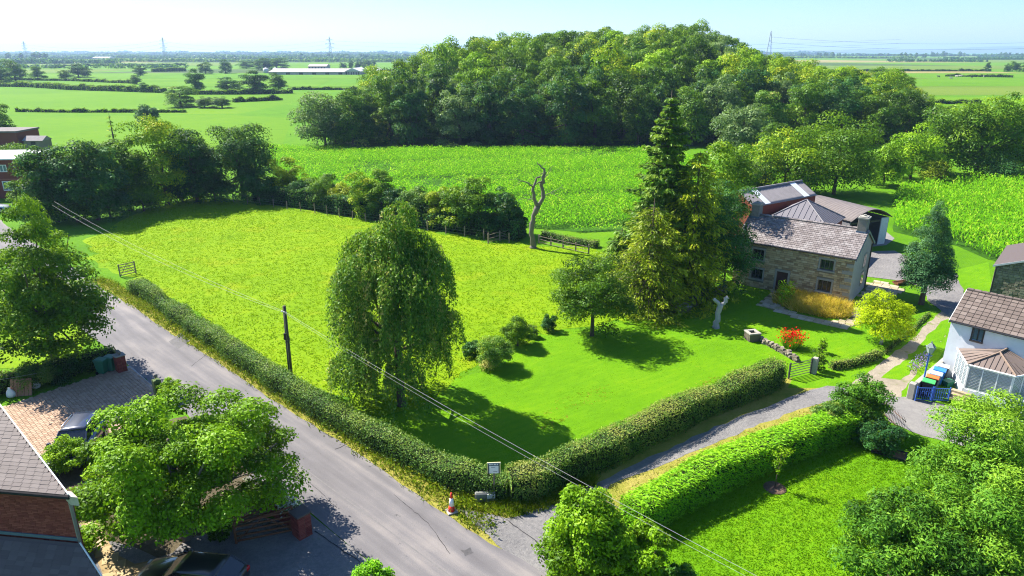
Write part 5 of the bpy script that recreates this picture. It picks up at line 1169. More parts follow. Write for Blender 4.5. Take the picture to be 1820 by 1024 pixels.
# ------------------------------------------------------------------ barns behind the farmhouse
def corrugated(name, p00, p10, p11, p01, waves, amp, mat, parent, thick=True, curve=0.0):
    """p00->p10 across the waves, p00->p01 along them."""
    p00, p10, p11, p01 = [np.array(p, float) for p in (p00, p10, p11, p01)]
    n = waves * 4 + 1; m_ = 7; u = np.linspace(0, 1, n)[None, :]; v = np.linspace(0, 1, m_)[:, None]
    nrm_ = unit(np.cross(p10 - p00, p01 - p00)); nrm_ = nrm_ * (1 if nrm_[2] > 0 else -1)
    Q = (p00[None, None] * ((1 - u) * (1 - v))[..., None] + p10 * (u * (1 - v))[..., None] + p11 * (u * v)[..., None] + p01 * ((1 - u) * v)[..., None])
    Q = Q + nrm_ * (amp * np.sin(u * waves * 2 * math.pi) + curve * np.sin(v * math.pi))[..., None]
    o = link(name, grid_mesh(name, Q[..., 0], Q[..., 1], Q[..., 2]), parent, mat); md = o.modifiers.new('thickness', 'SOLIDIFY'); md.thickness = 0.03; return o
rb0 = np.array([*gp(1313, 341, 6.2), 6.2]); rb1 = np.array([*gp(1425, 322, 6.2), 6.2])
e1 = np.array([*gp(1453, 347, 5.0), 5.0]); dirb = (rb1 - rb0) / np.linalg.norm(rb1 - rb0); e0 = e1 - dirb * np.linalg.norm(rb1 - rb0)
bb = empty('brick_barn', (e1[0], e1[1], 0), 0, 'red brick barn with a grey corrugated roof and white roof lights', 'barn')
L0 = np.array([e1[0], e1[1], 0]); rb0l, rb1l, e0l, e1l = rb0 - L0, rb1 - L0, e0 - L0, e1 - L0
corrugated('roof', e0l, e1l, rb1l, rb0l, 44, 0.025, CORR, bb)
bk = 2 * (rb1l - e1l); b1 = e1l + np.array([bk[0], bk[1], 0]); b0 = e0l + np.array([bk[0], bk[1], 0])
corrugated('back_roof', b0, b1, rb1l + [0, 0, 0.004], rb0l + [0, 0, 0.004], 44, 0.025, CORR, bb)
for t0, t1 in ((0.17, 0.25), (0.78, 0.87)):
    A_, B_ = e0l + (e1l - e0l) * t0, e0l + (e1l - e0l) * t1; C_, D_ = rb0l + (rb1l - rb0l) * t1, rb0l + (rb1l - rb0l) * t0
    s = np.array([0, 0, 0.06]); f_ = lambda p, q2, k_: p + (q2 - p) * k_
    MB().extr([f_(A_, D_, 0.02) + s, f_(B_, C_, 0.02) + s, f_(B_, C_, 0.97) + s, f_(A_, D_, 0.97) + s], (0, 0, 0.02)).build('roof_light', SKYLIGHT, bb)
ins = np.array([dirb[0], dirb[1], 0]) * 0.12; dn = lambda p, z: (p[0], p[1], z)
m = MB(); bkn = np.array([bk[0], bk[1], 0]) / np.hypot(bk[0], bk[1])
wq = [e0l + ins + bkn * 0.15, e1l - ins + bkn * 0.15, b1 - ins - bkn * 0.15, b0 + ins - bkn * 0.15]
m.poly([dn(wq[0], 0), dn(wq[1], 0), dn(wq[1], 4.95), dn(wq[0], 4.95)]); m.poly([dn(wq[1], 0), dn(wq[2], 0), dn(wq[2], 4.95), (rb1l - ins)[:2].tolist() + [6.12], dn(wq[1], 4.95)]); m.poly([dn(wq[2], 0), dn(wq[3], 0), dn(wq[3], 4.95), dn(wq[2], 4.95)]); m.poly([dn(wq[3], 0), dn(wq[0], 0), dn(wq[0], 4.95), (rb0l + ins)[:2].tolist() + [6.12], dn(wq[3], 4.95)])
m.build('wall', BRICKWALL, bb)
MB().tube([rb0l + [0, 0, 0.05], rb1l + [0, 0, 0.05]], 0.12, 6).build('ridge', CORR, bb)
ap = at_y(1434, 355, 68.5)
hp = empty('hipped_outbuilding', (ap[0], ap[1], 0), FRZ, 'small outbuilding with a pyramid roof behind the farmhouse ridge', 'outbuilding')
hz_ = float(ap[2]); hr_ = 3.2
cs = [(-hr_, -hr_, hz_ - 2.0), (hr_, -hr_, hz_ - 2.0), (hr_, hr_, hz_ - 2.0), (-hr_, hr_, hz_ - 2.0)]
RIBROOF = simple('ribbed_metal_roof', (0.15, 0.14, 0.155), 0.6, 0.4, 0, 0.12)
m = MB(); m.poly(cs[::-1])
for i in range(4): m.poly([cs[i], cs[(i + 1) % 4], (0, 0, hz_)])
rr_ = m.build('roof', RIBROOF, hp)
for i in range(4):
    A_, B_ = Vector(cs[i]), Vector(cs[(i + 1) % 4]); T_ = Vector((0, 0, hz_)); mdp = (A_ + B_) / 2
    MB().tube([A_ + Vector((0, 0, 0.03)), T_ + Vector((0, 0, 0.03))], 0.06, 5).build('hip_cap', RIBROOF, rr_)
    for k_ in range(1, 12):
        p = A_.lerp(B_, k_ / 12); f = 1 - abs(k_ / 12 - 0.5) * 2; e = p + (T_ - mdp) * f
        if f > 0.08: MB().tube([p + Vector((0, 0, 0.02)), e + Vector((0, 0, 0.02))], 0.03, 4).build('rib', RIBROOF, rr_)
MB().box(-hr_ + 0.2, hr_ - 0.2, -hr_ + 0.2, hr_ - 0.2, 0, hz_ - 2.02).build('wall', BRICKWALL, hp)
# long open ended shed with a curved corrugated roof
s1 = np.array([*gp(1554, 372, 4.15)]); s0 = np.array([*gp(1462, 350, 4.15)])
sd = (s1 - s0) / np.linalg.norm(s1 - s0); srz = math.atan2(sd[1], sd[0]); SLn = np.linalg.norm(s1 - s0) + 1.0
sh = empty('corrugated_shed', (s1[0], s1[1], 0), srz, 'long shed with a dark corrugated curved roof, open at the end', 'shed')
SW = 3.0; n = int(SLn * 5) * 2 + 1; u = np.linspace(-SLn, 0, n)[None, :]; an = np.linspace(-1, 1, 13)[:, None]
zz = 4.15 - 1.1 * np.abs(an) ** 1.8 + 0.03 * np.sin(np.arange(n) * math.pi / 2 * 1.0)[None, :]
X_ = np.broadcast_to(u, zz.shape); Y_ = np.broadcast_to(an * SW, zz.shape)
o = link('roof', grid_mesh('roof', X_, Y_, zz), sh, CORR_D); o.modifiers.new('thickness', 'SOLIDIFY').thickness = 0.04
MB().box(-SLn + 0.2, -0.3, -SW + 0.15, -SW + 0.25, 0, 3.0).box(-SLn + 0.2, -0.3, SW - 0.25, SW - 0.15, 0, 3.0).box(-SLn + 0.2, -SLn + 0.3, -SW + 0.26, SW - 0.26, 0, 3.4).build('wall', simple('shed_cladding', (0.17, 0.17, 0.18), 0.8, 0.2), sh)
MB().box(-0.35, -0.25, SW - 1.3, SW - 0.26, 0.0, 3.0).build('side_panel', simple('pale_sheet', (0.52, 0.55, 0.57), 0.7, 0.3), sh)
MB().box(-0.5, -0.36, -SW + 0.3, SW - 1.35, 2.6, 2.8).build('lintel', WOODFRAME, sh)
for k_ in range(3): MB().box(-5 - k_ * 1.6, -4 - k_ * 1.6, -1.5, 0.8, 0.0, 1.3).build('stored_crate', WOOD_POST, sh, bevel=0.03)

# ------------------------------------------------------------------ white house with the conservatory
WA = np.array([27.93, 40.31]); WRZ = math.atan2(-0.737, 0.677); WL_, WD, WE, WR = 9.0, 4.9, 4.0, 5.36
wh = empty('white_house', (WA[0], WA[1], 0), WRZ, 'white rendered house with a brown tiled roof at the right edge', 'house')
wx0, wz0 = on_front(wh, 1727, 602); wx1, wz1 = on_front(wh, 1750, 583)
w1 = (wx0, wx1, wz0 - 0.05, wz0 + 0.95)
m = MB(); wall_box(m, 0, WL_, 0, WE - 0.06, [w1], 0, 0.3)
m.extr([(0.001, 0.301, 0), (0.001, WD, 0), (0.001, WD, WE - 0.06), (0.001, WD / 2, WR - 0.12), (0.001, 0.301, WE + 0.05)], (0.3, 0, 0)); m.extr([(WL_, 0.301, 0), (WL_, WD, 0), (WL_, WD, WE - 0.06), (WL_, WD / 2, WR - 0.12), (WL_, 0.301, WE + 0.05)], (-0.3, 0, 0)); m.box(0.31, WL_ - 0.31, WD - 0.3, WD, 0, WE - 0.06)
m.build('wall', RENDER_W, wh)
x0, x1, z0, z1 = w1
s = MB().box(x0 - 0.08, x1 + 0.08, -0.05, 0.1, z1 + 0.001, z1 + 0.08).box(x0 - 0.08, x0, -0.045, 0.1, z0, z1).box(x1, x1 + 0.08, -0.045, 0.1, z0, z1).box(x0 - 0.1, x1 + 0.1, -0.1, 0.1, z0 - 0.1, z0 - 0.001).box((x0 + x1) / 2 - 0.03, (x0 + x1) / 2 + 0.03, 0.03, 0.1, z0, z1).build('window', WOODFRAME, wh)
MB().box(x0 + 0.01, x1 - 0.01, 0.08, 0.11, z0, z1).build('pane', glassmat('house_glass', (0.10, 0.16, 0.19)), s)
MB().box(x0 + 0.05, x0 + 0.3, 0.14, 0.16, z0, z1).box(x1 - 0.3, x1 - 0.05, 0.14, 0.16, z0, z1).build('curtain', WHITE, s)
ov = 0.18; ez = WE - (WR - WE) * ov / (WD / 2); sl = math.hypot(WD / 2 + ov, WR - ez); up = Vector((0, WD / 2 + ov, WR - ez)).normalized(); upb = Vector((0, -(WD / 2 + ov), WR - ez)).normalized()
m = MB(); m.extr([(-0.08, -ov, ez), (WL_, -ov, ez), (WL_, WD / 2, WR), (-0.08, WD / 2, WR)], (0, 0, -0.08)); m.extr([(-0.08, WD + ov, ez), (WL_, WD + ov, ez), (WL_, WD / 2 + 0.002, WR), (-0.08, WD / 2 + 0.002, WR)], (0, 0, -0.08))
wr = m.build('roof', TILE_A, wh)
ny = 9; nx = int(WL_ / 0.36); lay(wh, wr, 'roof_tile', roof_tiles((-0.08, -ov, ez), (1, 0, 0), up, nx, ny, 0.36, sl / ny, 0.05, 0.025, False), TILE_O, TILE_A, 300, 0.04)
lay(wh, wr, 'back_tile', roof_tiles((WL_, WD + ov, ez), (-1, 0, 0), upb, nx, ny, 0.36, sl / ny, 0.05, 0.025, False), TILE_O, TILE_A, 0, 0.04)
lay(wh, wr, 'ridge_tile', [((-0.08 + (i + 0.5) * 0.42, WD / 2, WR + 0.06), (0.40, 0.26, 0.11), FLAT) for i in range(int(WL_ / 0.42))], TILE_O, TILE_A, 40, 0.2)
MB().tube([(-0.08, -ov - 0.06, ez - 0.03), (WL_, -ov - 0.06, ez - 0.03)], 0.055, 8).build('gutter', PLASTIC['black'], wh)
MB().extr([(-0.11, -ov, ez), (-0.11, WD / 2, WR), (-0.11, WD / 2, WR - 0.16), (-0.11, -ov, ez - 0.16)], (0.025, 0, 0)).build('bargeboard', WHITE, wh)
# conservatory (moves with the house: parts of it)
EZ, AZ = 2.15, 2.95
c0 = local(wh, gp(1696, 627, EZ)); c1 = local(wh, gp(1723, 648, EZ)); c2 = local(wh, gp(1803, 668, EZ)); c3 = np.array([c2[0] + 1.0, -0.02]); c0 = np.array([c0[0], -0.02])
apx = local(wh, gp(1777, 627, AZ)); wr0 = np.array([apx[0] + 0.15, -0.02])
cons = MB().poly([(*c0, 0.01), (*c1, 0.01), (*c2, 0.01), (*c3, 0.01)]).build('conservatory', FLAG_A, wh)
ring = [c0, c1, c2, c3]
def lerp2(a_, b_, t_): return a_ + (b_ - a_) * t_
for (a_, b_) in zip(ring[:-1], ring[1:]):
    d_ = (b_ - a_); L_ = np.hypot(*d_); d_ = d_ / L_; n_v = np.array([d_[1], -d_[0]])
    def P3(s_, o_, z_): p = a_ + d_ * s_ + n_v * o_; return (p[0], p[1], z_)
    def bar(s0_, s1_, z0_, z1_, o0=-0.04, o1=0.04): return [P3(s0_, o0, z0_), P3(s1_, o0, z0_), P3(s1_, o1, z0_), P3(s0_, o1, z0_), P3(s0_, o0, z1_), P3(s1_, o0, z1_), P3(s1_, o1, z1_), P3(s0_, o1, z1_)]
    MB().hexa(bar(0.05, L_ - 0.05, 0, 0.55, -0.1, 0.06)).build('dwarf_wall', RENDER_W, cons)
    MB().hexa(bar(0.06, L_ - 0.06, 0.56, EZ - 0.1, -0.012, 0.012)).build('pane', GLASS_PALE, cons)
    k_ = max(2, int(round(L_ / 0.65))); f = MB(); f.hexa(bar(0, L_, 0.551, 0.62)); f.hexa(bar(0, L_, EZ - 0.12, EZ - 0.03))
    for i in range(k_ + 1):
        s_ = min(max(L_ * i / k_, 0.03), L_ - 0.03); f.hexa(bar(s_ - 0.03, s_ + 0.03, 0.621, EZ - 0.121, -0.035, 0.035))
    f.build('frame', simple('brown_frame', (0.16, 0.10, 0.075), 0.5, 0.3) if L_ < 2 else WHITE, cons)
    lt = MB()
    stp = 0.22; hgt = EZ - 0.75
    for s_ in np.arange(-hgt, L_, stp):
        for sg in (0, 1):
            A_, B_ = (s_, s_ + hgt); za, zb = (0.62, 0.62 + hgt) if sg == 0 else (0.62 + hgt, 0.62)
            if A_ < 0.06: za += (zb - za) * (0.06 - A_) / (B_ - A_); A_ = 0.06
            if B_ > L_ - 0.06: zb = za + (zb - za) * (L_ - 0.06 - A_) / (B_ - A_); B_ = L_ - 0.06
            if B_ - A_ > 0.1: lt.tube([P3(A_, 0.016, za), P3(B_, 0.016, zb)], 0.009, 3, False)
    tag(lt.build('lead_lattice', STEEL, cons), kind='stuff')
def roof_face(pts, name='roof_panel', mat=TILE_A): return MB().extr([Vector(p) for p in pts], (0, 0, -0.05)).build(name, mat, cons)
out_ = lambda p, c_: p + (p - c_) / np.hypot(*(p - c_)) * 0.12
cm = (c0 + c1 + c2 + c3) / 4; E0, E1, E2, E3 = [np.array([*(out_(p, cm) if i in (1, 2) else p + np.array([-0.1, 0]) * (1 if i == 0 else -1)), EZ]) for i, p in enumerate(ring)]
AP = np.array([*apx, AZ]); WR0 = np.array([*wr0, AZ])
CONSROOF = simple('conservatory_roof', (0.17, 0.13, 0.11), 0.6, 0.35, 0, 0.10, 2)
for pts in ((E0, E1, AP, WR0), (E1, E2, AP), (E2, E3, WR0, AP)): roof_face(pts, 'roof_panel', CONSROOF)
for a_, b_ in ((E1, AP), (E2, AP), (WR0, AP)): MB().tube([Vector(a_) + Vector((0, 0, 0.04)), Vector(b_) + Vector((0, 0, 0.04))], 0.06, 6).build('roof_hip', simple('hip_cap', (0.25, 0.18, 0.135), 0.7, 0.2), cons)
for (a_, b_, c_, d_, k_) in ((E0, E1, WR0, AP, 5), (E1, E2, AP, AP, 9), (E2, E3, AP, WR0, 6)):
    for i in range(1, k_):
        t_ = i / k_; p = a_ + (b_ - a_) * t_; q_ = c_ + (d_ - c_) * t_
        if np.allclose(c_, d_): # hipped end: bars run up parallel to the slope line
            mid_ = a_ + (b_ - a_) * 0.5; f_ = 1 - abs(t_ - 0.5) * 2; q_ = p + (c_ - mid_) * f_
        MB().tube([Vector(p) + Vector((0, 0, 0.012)), Vector(q_) + Vector((0, 0, 0.012))], 0.018, 4).build('glazing_bar', WOODFRAME, cons)
MB().tube([E0, E1, E2, E3], 0.05, 6).build('gutter', WHITE, cons)
st = gp(1700, 712); s_ = empty('entrance_steps', (st[0], st[1], 0), WRZ, 'three buff stone steps beside the blue ornamental gate', 'steps')
for k_ in range(3): MB().box(-0.55, 0.55, -0.1 + 0.32 * k_, 0.22 + 0.32 * k_ - 0.004, 0, 0.12 * (k_ + 1)).build('step', FLAG_A, s_, bevel=0.01)
# stone barn at the right edge
BA = gp(1757, 524); BRZ = math.radians(-41)
sb = empty('stone_barn', (BA[0], BA[1], 0), BRZ, 'rubble stone barn gable cut off by the right edge, behind the white house', 'barn')
bz = on_front(sb, 1767, 472)[1]; gab = lambda x: bz + (x * 0.40 if x < 3.4 else (6.8 - x) * 0.40)
m = MB(); m.extr([(0.01, 0.0, 0), (6.79, 0.0, 0), (6.79, 0, bz), (3.4, 0, gab(3.4) - 0.02), (0.01, 0, bz)], (0, 0.4, 0)); m.box(0.01, 0.4, 0.41, 8, 0, bz - 0.05).box(6.4, 6.79, 0.41, 8, 0, bz - 0.05)
bw = m.build('wall', MORTAR, sb)
lay(sb, bw, 'stone', wall_rows(0, 6.8, 0, bz + 1.4, (0.14, 0.26), (0.22, 0.5), [], 0.0, 0.04, fn=gab), RUB_O, RUB_A)
m = MB(); m.extr([(-0.15, -0.15, bz - 0.0), (-0.15, 8.1, bz), (3.4, 8.1, gab(3.4) + 0.06), (3.4, -0.15, gab(3.4) + 0.06)], (0, 0, 0.08)); m.extr([(6.95, -0.15, bz), (6.95, 8.1, bz), (3.402, 8.1, gab(3.4) + 0.06), (3.402, -0.15, gab(3.4) + 0.06)], (0, 0, 0.08)); m.build('roof', RSLATE_A, sb)
MB().extr([(-0.17, -0.19, bz - 0.08), (3.4, -0.19, gab(3.4) - 0.03), (3.4, -0.19, gab(3.4) + 0.13), (-0.17, -0.19, bz + 0.08)], (0, 0.035, 0)).build('bargeboard', simple('grey_verge', (0.40, 0.43, 0.47), 0.6, 0.3), sb)
MB().tube([(0.08, -0.08, 0), (0.08, -0.08, bz - 0.2)], 0.05, 8).build('downpipe', PLASTIC['black'], sb)

# ------------------------------------------------------------------ brick house, bottom left
C0 = np.array([-15.91, 20.66]); eu = np.array([-0.992, 0.127]); qv = np.array([-0.78, 0.626]); 
hrz = math.atan2(-eu[1], -eu[0])
bh = empty('brick_house', (C0[0], C0[1], 0), hrz, 'red brick house with grey slate roofs in the bottom left corner', 'house')
def bl(p, z): q_ = local(bh, p); return Vector((q_[0], q_[1], z))
E = lambda s, t, z: bl(C0 + eu * s + qv * t, z)
rise = 1.5 / 6.36; LE, LQ = 9.0, 11.0
m = MB(); m.extr([E(0, 0, 5.0), E(LE, 0, 5.0), E(LE, LQ, 5 + rise * LQ), E(0, LQ, 5 + rise * LQ)], (0, 0, -0.1)); hroof = m.build('roof', RSLATE_A, bh)
ux = (E(0, 0, 5) - E(LE, 0, 5)).normalized(); q3 = (E(0, LQ, 5 + rise * LQ) - E(0, 0, 5)); n3 = ux.cross(q3).normalized(); uyp = n3.cross(ux).normalized()
hgt = q3.dot(uyp); shx = q3.dot(ux) / hgt; o3 = E(LE, 0, 5.0); tl_ = []
tw, th = 0.36, 0.16; axr = axes(ux, (uyp - n3 * 0.05).normalized())
for j in range(int(hgt / th)):
    x0 = shx * (j + 0.5) * th; xx = x0 - tw * (0.5 if j % 2 else 0)
    while xx < x0 + LE:
        a_, b_ = max(xx, x0), min(xx + tw, x0 + LE)
        if b_ - a_ > 0.06: tl_.append((tuple(o3 + ux * ((a_ + b_) / 2) + uyp * ((j + 0.5) * th) + n3 * (0.016 + R.uniform(-0.002, 0.004))), (b_ - a_ - 0.003, th * 1.08, 0.012), axr))
        xx += tw
lay(bh, hroof, 'roof_slate', tl_, RSLATE_O, RSLATE_A, 300, 0.02, 'roof_slate_mass')
MB().tube([E(-0.03, -0.06, 5.06), E(-0.03, LQ, 5.06 + rise * LQ)], 0.028, 6).build('verge_trim', WHITE, bh)
MB().tube([E(-0.02, -0.07, 4.93), E(LE, -0.07, 4.93)], 0.075, 8).build('gutter', simple('matt_gutter', (0.03, 0.028, 0.028), 0.95, 0.05), bh)
MB().extr([E(-0.02, 0.5, 4.6), E(-0.36, 0.5, 4.6), E(-0.36, -0.05, 4.6), E(-0.02, -0.05, 4.6)], (0, 0, 0.36)).build('eaves_box', simple('soffit_grey', (0.42, 0.36, 0.33), 0.7, 0.2), bh)
m = MB()
wa, wb = bl(C0 + eu * 0.22 + np.array([0.0, 0.22]), 0), bl(C0 + eu * LE + np.array([0, 0.22]), 0); wc = bl(C0 + eu * 0.75 + qv * LQ + np.array([0, 0.22]), 0)
m.extr([wa, wb, wb + Vector((0, 0, 4.85)), wa + Vector((0, 0, 4.85))], (0, 0.2, 0))
m.extr([wa + Vector((-0.25, 0.3, 0)), wc, wc + Vector((0, 0, 4.7 + rise * LQ)), wa + Vector((-0.25, 0.3, 4.75))], (-0.2, 0, 0)); hw_ = m.build('wall', BRICKWALL, bh)
lay(bh, hw_, 'brick', wall_rows(wb.x + 0.1, wa.x, 2.1, 4.82, (0.075, 0.0751), (0.225, 0.2251), [], wa.y - 0.004, 0.008, gap=0.012), BRICK_O, BRICK_M, 300, 0.02, 'brick_mass')
MB().box(wa.x - 0.001, wa.x + 0.04, wa.y - 0.03, wa.y + 0.1, 0, 4.85).build('corner_pipe', simple('pipe_grey', (0.25, 0.22, 0.2), 0.6, 0.3), bh)
# lower lean-to roof
c_l = np.array([-16.02, 20.78]); dq = -qv; fl = 0.75 / 1.9; LL_, LW = 3.4, 9.0
Z2 = lambda s, t: bl(c_l + eu * s + dq * t, 2.8 - fl * t)
m = MB(); m.extr([Z2(0, 0), Z2(LW, 0), Z2(LW, LL_), Z2(0, LL_)], (0, 0, -0.1)); lroof = m.build('lower_roof', RSLATE_A, bh)
ux = (Z2(0, 0) - Z2(LW, 0)).normalized(); q3 = Z2(0, 0) - Z2(0, LL_); n3 = ux.cross(q3).normalized(); uyp = n3.cross(ux).normalized(); hgt = q3.dot(uyp); shx = q3.dot(ux) / hgt; o3 = Z2(LW, LL_); tl_ = []; axr = axes(ux, (uyp - n3 * 0.05).normalized())
for j in range(int(hgt / th)):
    x0 = shx * (j + 0.5) * th; xx = x0 - tw * (0.5 if j % 2 else 0)
    while xx < x0 + LW:
        a_, b_ = max(xx, x0), min(xx + tw, x0 + LW)
        if b_ - a_ > 0.06: tl_.append((tuple(o3 + ux * ((a_ + b_) / 2) + uyp * ((j + 0.5) * th) + n3 * (0.016 + R.uniform(-0.002, 0.004))), (b_ - a_ - 0.003, th * 1.08, 0.012), axr))
        xx += tw
lay(bh, lroof, 'lower_slate', tl_, RSLATE_O, RSLATE_A, 200, 0.02, 'lower_slate_mass')
MB().tube([Z2(-0.04, 0) + Vector((0, 0, 0.03)), Z2(-0.04, LL_) + Vector((0, 0, 0.03))], 0.03, 6).build('verge_trim', WHITE, bh)
MB().extr([Z2(0.1, -0.02) + Vector((0, 0.08, 0.02)), Z2(LW, -0.02) + Vector((0, 0.08, 0.02)), Z2(LW, -0.02) + Vector((0, 0.08, 0.16)), Z2(0.1, -0.02) + Vector((0, 0.08, 0.16))], (0, -0.03, 0)).build('flashing', LEAD, bh)
m = MB(); p0, p1, p2 = bl(c_l + eu * 0.25, 0), bl(c_l + eu * 0.25 + dq * LL_ * 0.93, 0), bl(c_l + eu * LW + dq * LL_ * 0.93, 0)
m.extr([p0, p1, p1 + Vector((0, 0, 2.65 - fl * LL_)), p0 + Vector((0, 0, 2.65))], (-0.2, 0, 0)); m.extr([p1 + Vector((-0.21, 0, 0)), p2, p2 + Vector((0, 0, 2.65 - fl * LL_)), p1 + Vector((-0.21, 0, 2.65 - fl * LL_))], (0, 0.2, 0)); m.build('lower_wall', BRICKWALL, bh)

# ------------------------------------------------------------------ red brick house and garage, far left
lc = gp(44, 352); hb = float(at_y(42, 284, lc[1])[2])
rh = empty('flat_roofed_house', (lc[0], lc[1], 0), math.radians(6), 'red brick house with white windows and a white flat roof at the left edge', 'house')
wn_ = []
for (a_, b_, c_, d_) in ((0, 293, 9, 306), (7, 322, 20, 339)):
    p0 = on_front(rh, a_, d_); p1 = on_front(rh, c_, b_); wn_.append((p0[0], p1[0] + 0.1, p0[1], p1[1]))
m = MB(); wall_box(m, -12, 0, 0, hb, wn_, 0, 0.3); m.box(-0.3, 0, 0.301, 9, 0, hb).box(-12, -11.7, 0.301, 9, 0, hb).box(-11.69, -0.31, 8.7, 9, 0, hb)
hw = m.build('wall', BRICKWALL, rh); MB().box(-12.2, 0.2, -0.2, 9.2, hb + 0.002, hb + 0.22).build('roof', WHITE, rh)
for x0, x1, z0, z1 in wn_:
    s = MB().box(x0, x1, -0.02, 0.08, z0, z0 + 0.09).box(x0, x1, -0.02, 0.08, z1 - 0.09, z1).box(x0, x0 + 0.1, -0.015, 0.08, z0 + 0.091, z1 - 0.091).box(x1 - 0.1, x1, -0.015, 0.08, z0 + 0.091, z1 - 0.091).box((x0 + x1) / 2 - 0.05, (x0 + x1) / 2 + 0.05, -0.01, 0.08, z0 + 0.091, z1 - 0.091).build('window', WHITE, rh)
    MB().box(x0 + 0.02, x1 - 0.02, 0.09, 0.12, z0 + 0.02, z1 - 0.02).build('pane', glassmat('blue_glass', (0.12, 0.18, 0.24)), s)
MB().box(-12, 0.0, -0.03, -0.005, hb * 0.48, hb * 0.48 + 0.18).build('string_course', simple('band_brick', (0.30, 0.12, 0.09), 0.9, 0.1), rh)
lc = gp(36, 268); g_ = empty('flat_roofed_garage', (lc[0], lc[1], 0), math.radians(4), 'low dark flat roofed building beyond the red brick house', 'garage'); hg = float(at_y(36, 233, lc[1])[2])
MB().box(-14, 0, 0, 8, 0, hg - 0.35).build('wall', BRICKWALL, g_); MB().box(-14.2, 0.2, -0.2, 8.2, hg - 0.348, hg).build('roof', CORR_D, g_); MB().box(-9, -6.5, -0.03, -0.004, 0.05, 2.2).build('garage_door', PLASTIC['grey'], g_)
lc = gp(62, 268); g_ = empty('garden_shed', (lc[0], lc[1], 0), 0, 'pale roofed garden shed behind the dark paddock trees', 'shed')
MB().box(-2, 2, 0, 3, 0, 2.1).build('wall', WOOD_POST, g_); MB().extr([(-2.2, -0.2, 2.1), (-2.2, 3.2, 2.1), (-2.2, 1.5, 3.0)], (4.4, 0, 0)).build('roof', CORR, g_); MB().box(-0.5, 0.5, -0.03, -0.003, 0.02, 1.9).build('door', WOODFRAME, g_)

# ------------------------------------------------------------------ paving laid in pieces
def paving(name, poly, w, h, ang, z, base, mo, ma, limit, label_base, thick=0.05, gap=0.012, var=0.0, seed=1):
    b = sheet(name, poly, z, base); a = np.array([p[:2] for p in poly]); c = a.mean(0); ca, sa = math.cos(ang), math.sin(ang); M = np.array([[ca, -sa], [sa, ca]]); q_ = (a - c) @ M; lo, hi = q_.min(0), q_.max(0)
    its = []; rg_ = np.random.default_rng(seed); y = lo[1]; j = 0
    while y < hi[1]:
        hh = h * (1 + var * rg_.uniform(-1, 1)); x = lo[0] - (w * 0.5 if j % 2 else 0)
        while x < hi[0]:
            ww = w * (1 + var * rg_.uniform(-1, 1)); p = np.array([[x + ww / 2, y + hh / 2]]) @ M.T + c
            if pip(p, poly)[0] and in_view(p, 1.06)[0]:
                its.append(((p[0][0], p[0][1], z + 0.012 + rg_.uniform(0, 0.006)), (ww - gap, hh - gap, thick), Matrix.Rotation(ang, 3, 'Z')))
            x += ww
        y += hh; j += 1
    lay(None, b, label_base, its, mo, ma, limit, 0.05, label_base + '_mass')
    return b
rang = math.atan2(rd[1], rd[0])
DRIVE = gps([(-30, 735), (12, 722), (205, 657), (234, 655), (291, 706), (262, 735), (215, 790), (100, 838), (60, 800), (-10, 770)])
paving('paved_drive', DRIVE, 0.24, 0.20, rang, 0.020, simple('paver_joint', (0.14, 0.10, 0.075), 0.95, 0.1), PAVE_O, PAVE_A, 300, 'paver', 0.04, 0.014)
tag(MB().hexa([(*p, z) for z in (0.0, 0.045) for p in gps([(222, 653), (232, 651), (300, 712), (289, 714)])]).build('drive_kerb', simple('kerb_stone', (0.36, 0.34, 0.32), 0.9, 0.15)), kind='structure')
TERR = gps([(1345, 542), (1374, 518), (1396, 521), (1378, 538), (1410, 556), (1470, 570), (1508, 570), (1522, 545), (1540, 505), (1562, 499), (1606, 515), (1572, 540), (1552, 572), (1500, 584), (1420, 568)])
paving('terrace', TERR, 0.62, 0.52, FRZ, 0.020, simple('terrace_joint', (0.15, 0.14, 0.06), 0.95, 0.1), FLAG_O, FLAG_A, 300, 'flagstone', 0.05, 0.03, 0.25, 2)
PATH = gps([(140, 925), (168, 920), (186, 950), (205, 985), (240, 1003), (290, 992), (330, 985), (340, 1000), (262, 1022), (236, 1060), (200, 1060), (176, 1005)])
paving('garden_path', PATH, 0.60, 0.60, math.radians(25), 0.024, simple('path_joint', (0.27, 0.20, 0.10), 0.95, 0.1), YFLAG_O, YFLAG_O, 300, 'paving_slab', 0.035, 0.012, 0.0, 3)

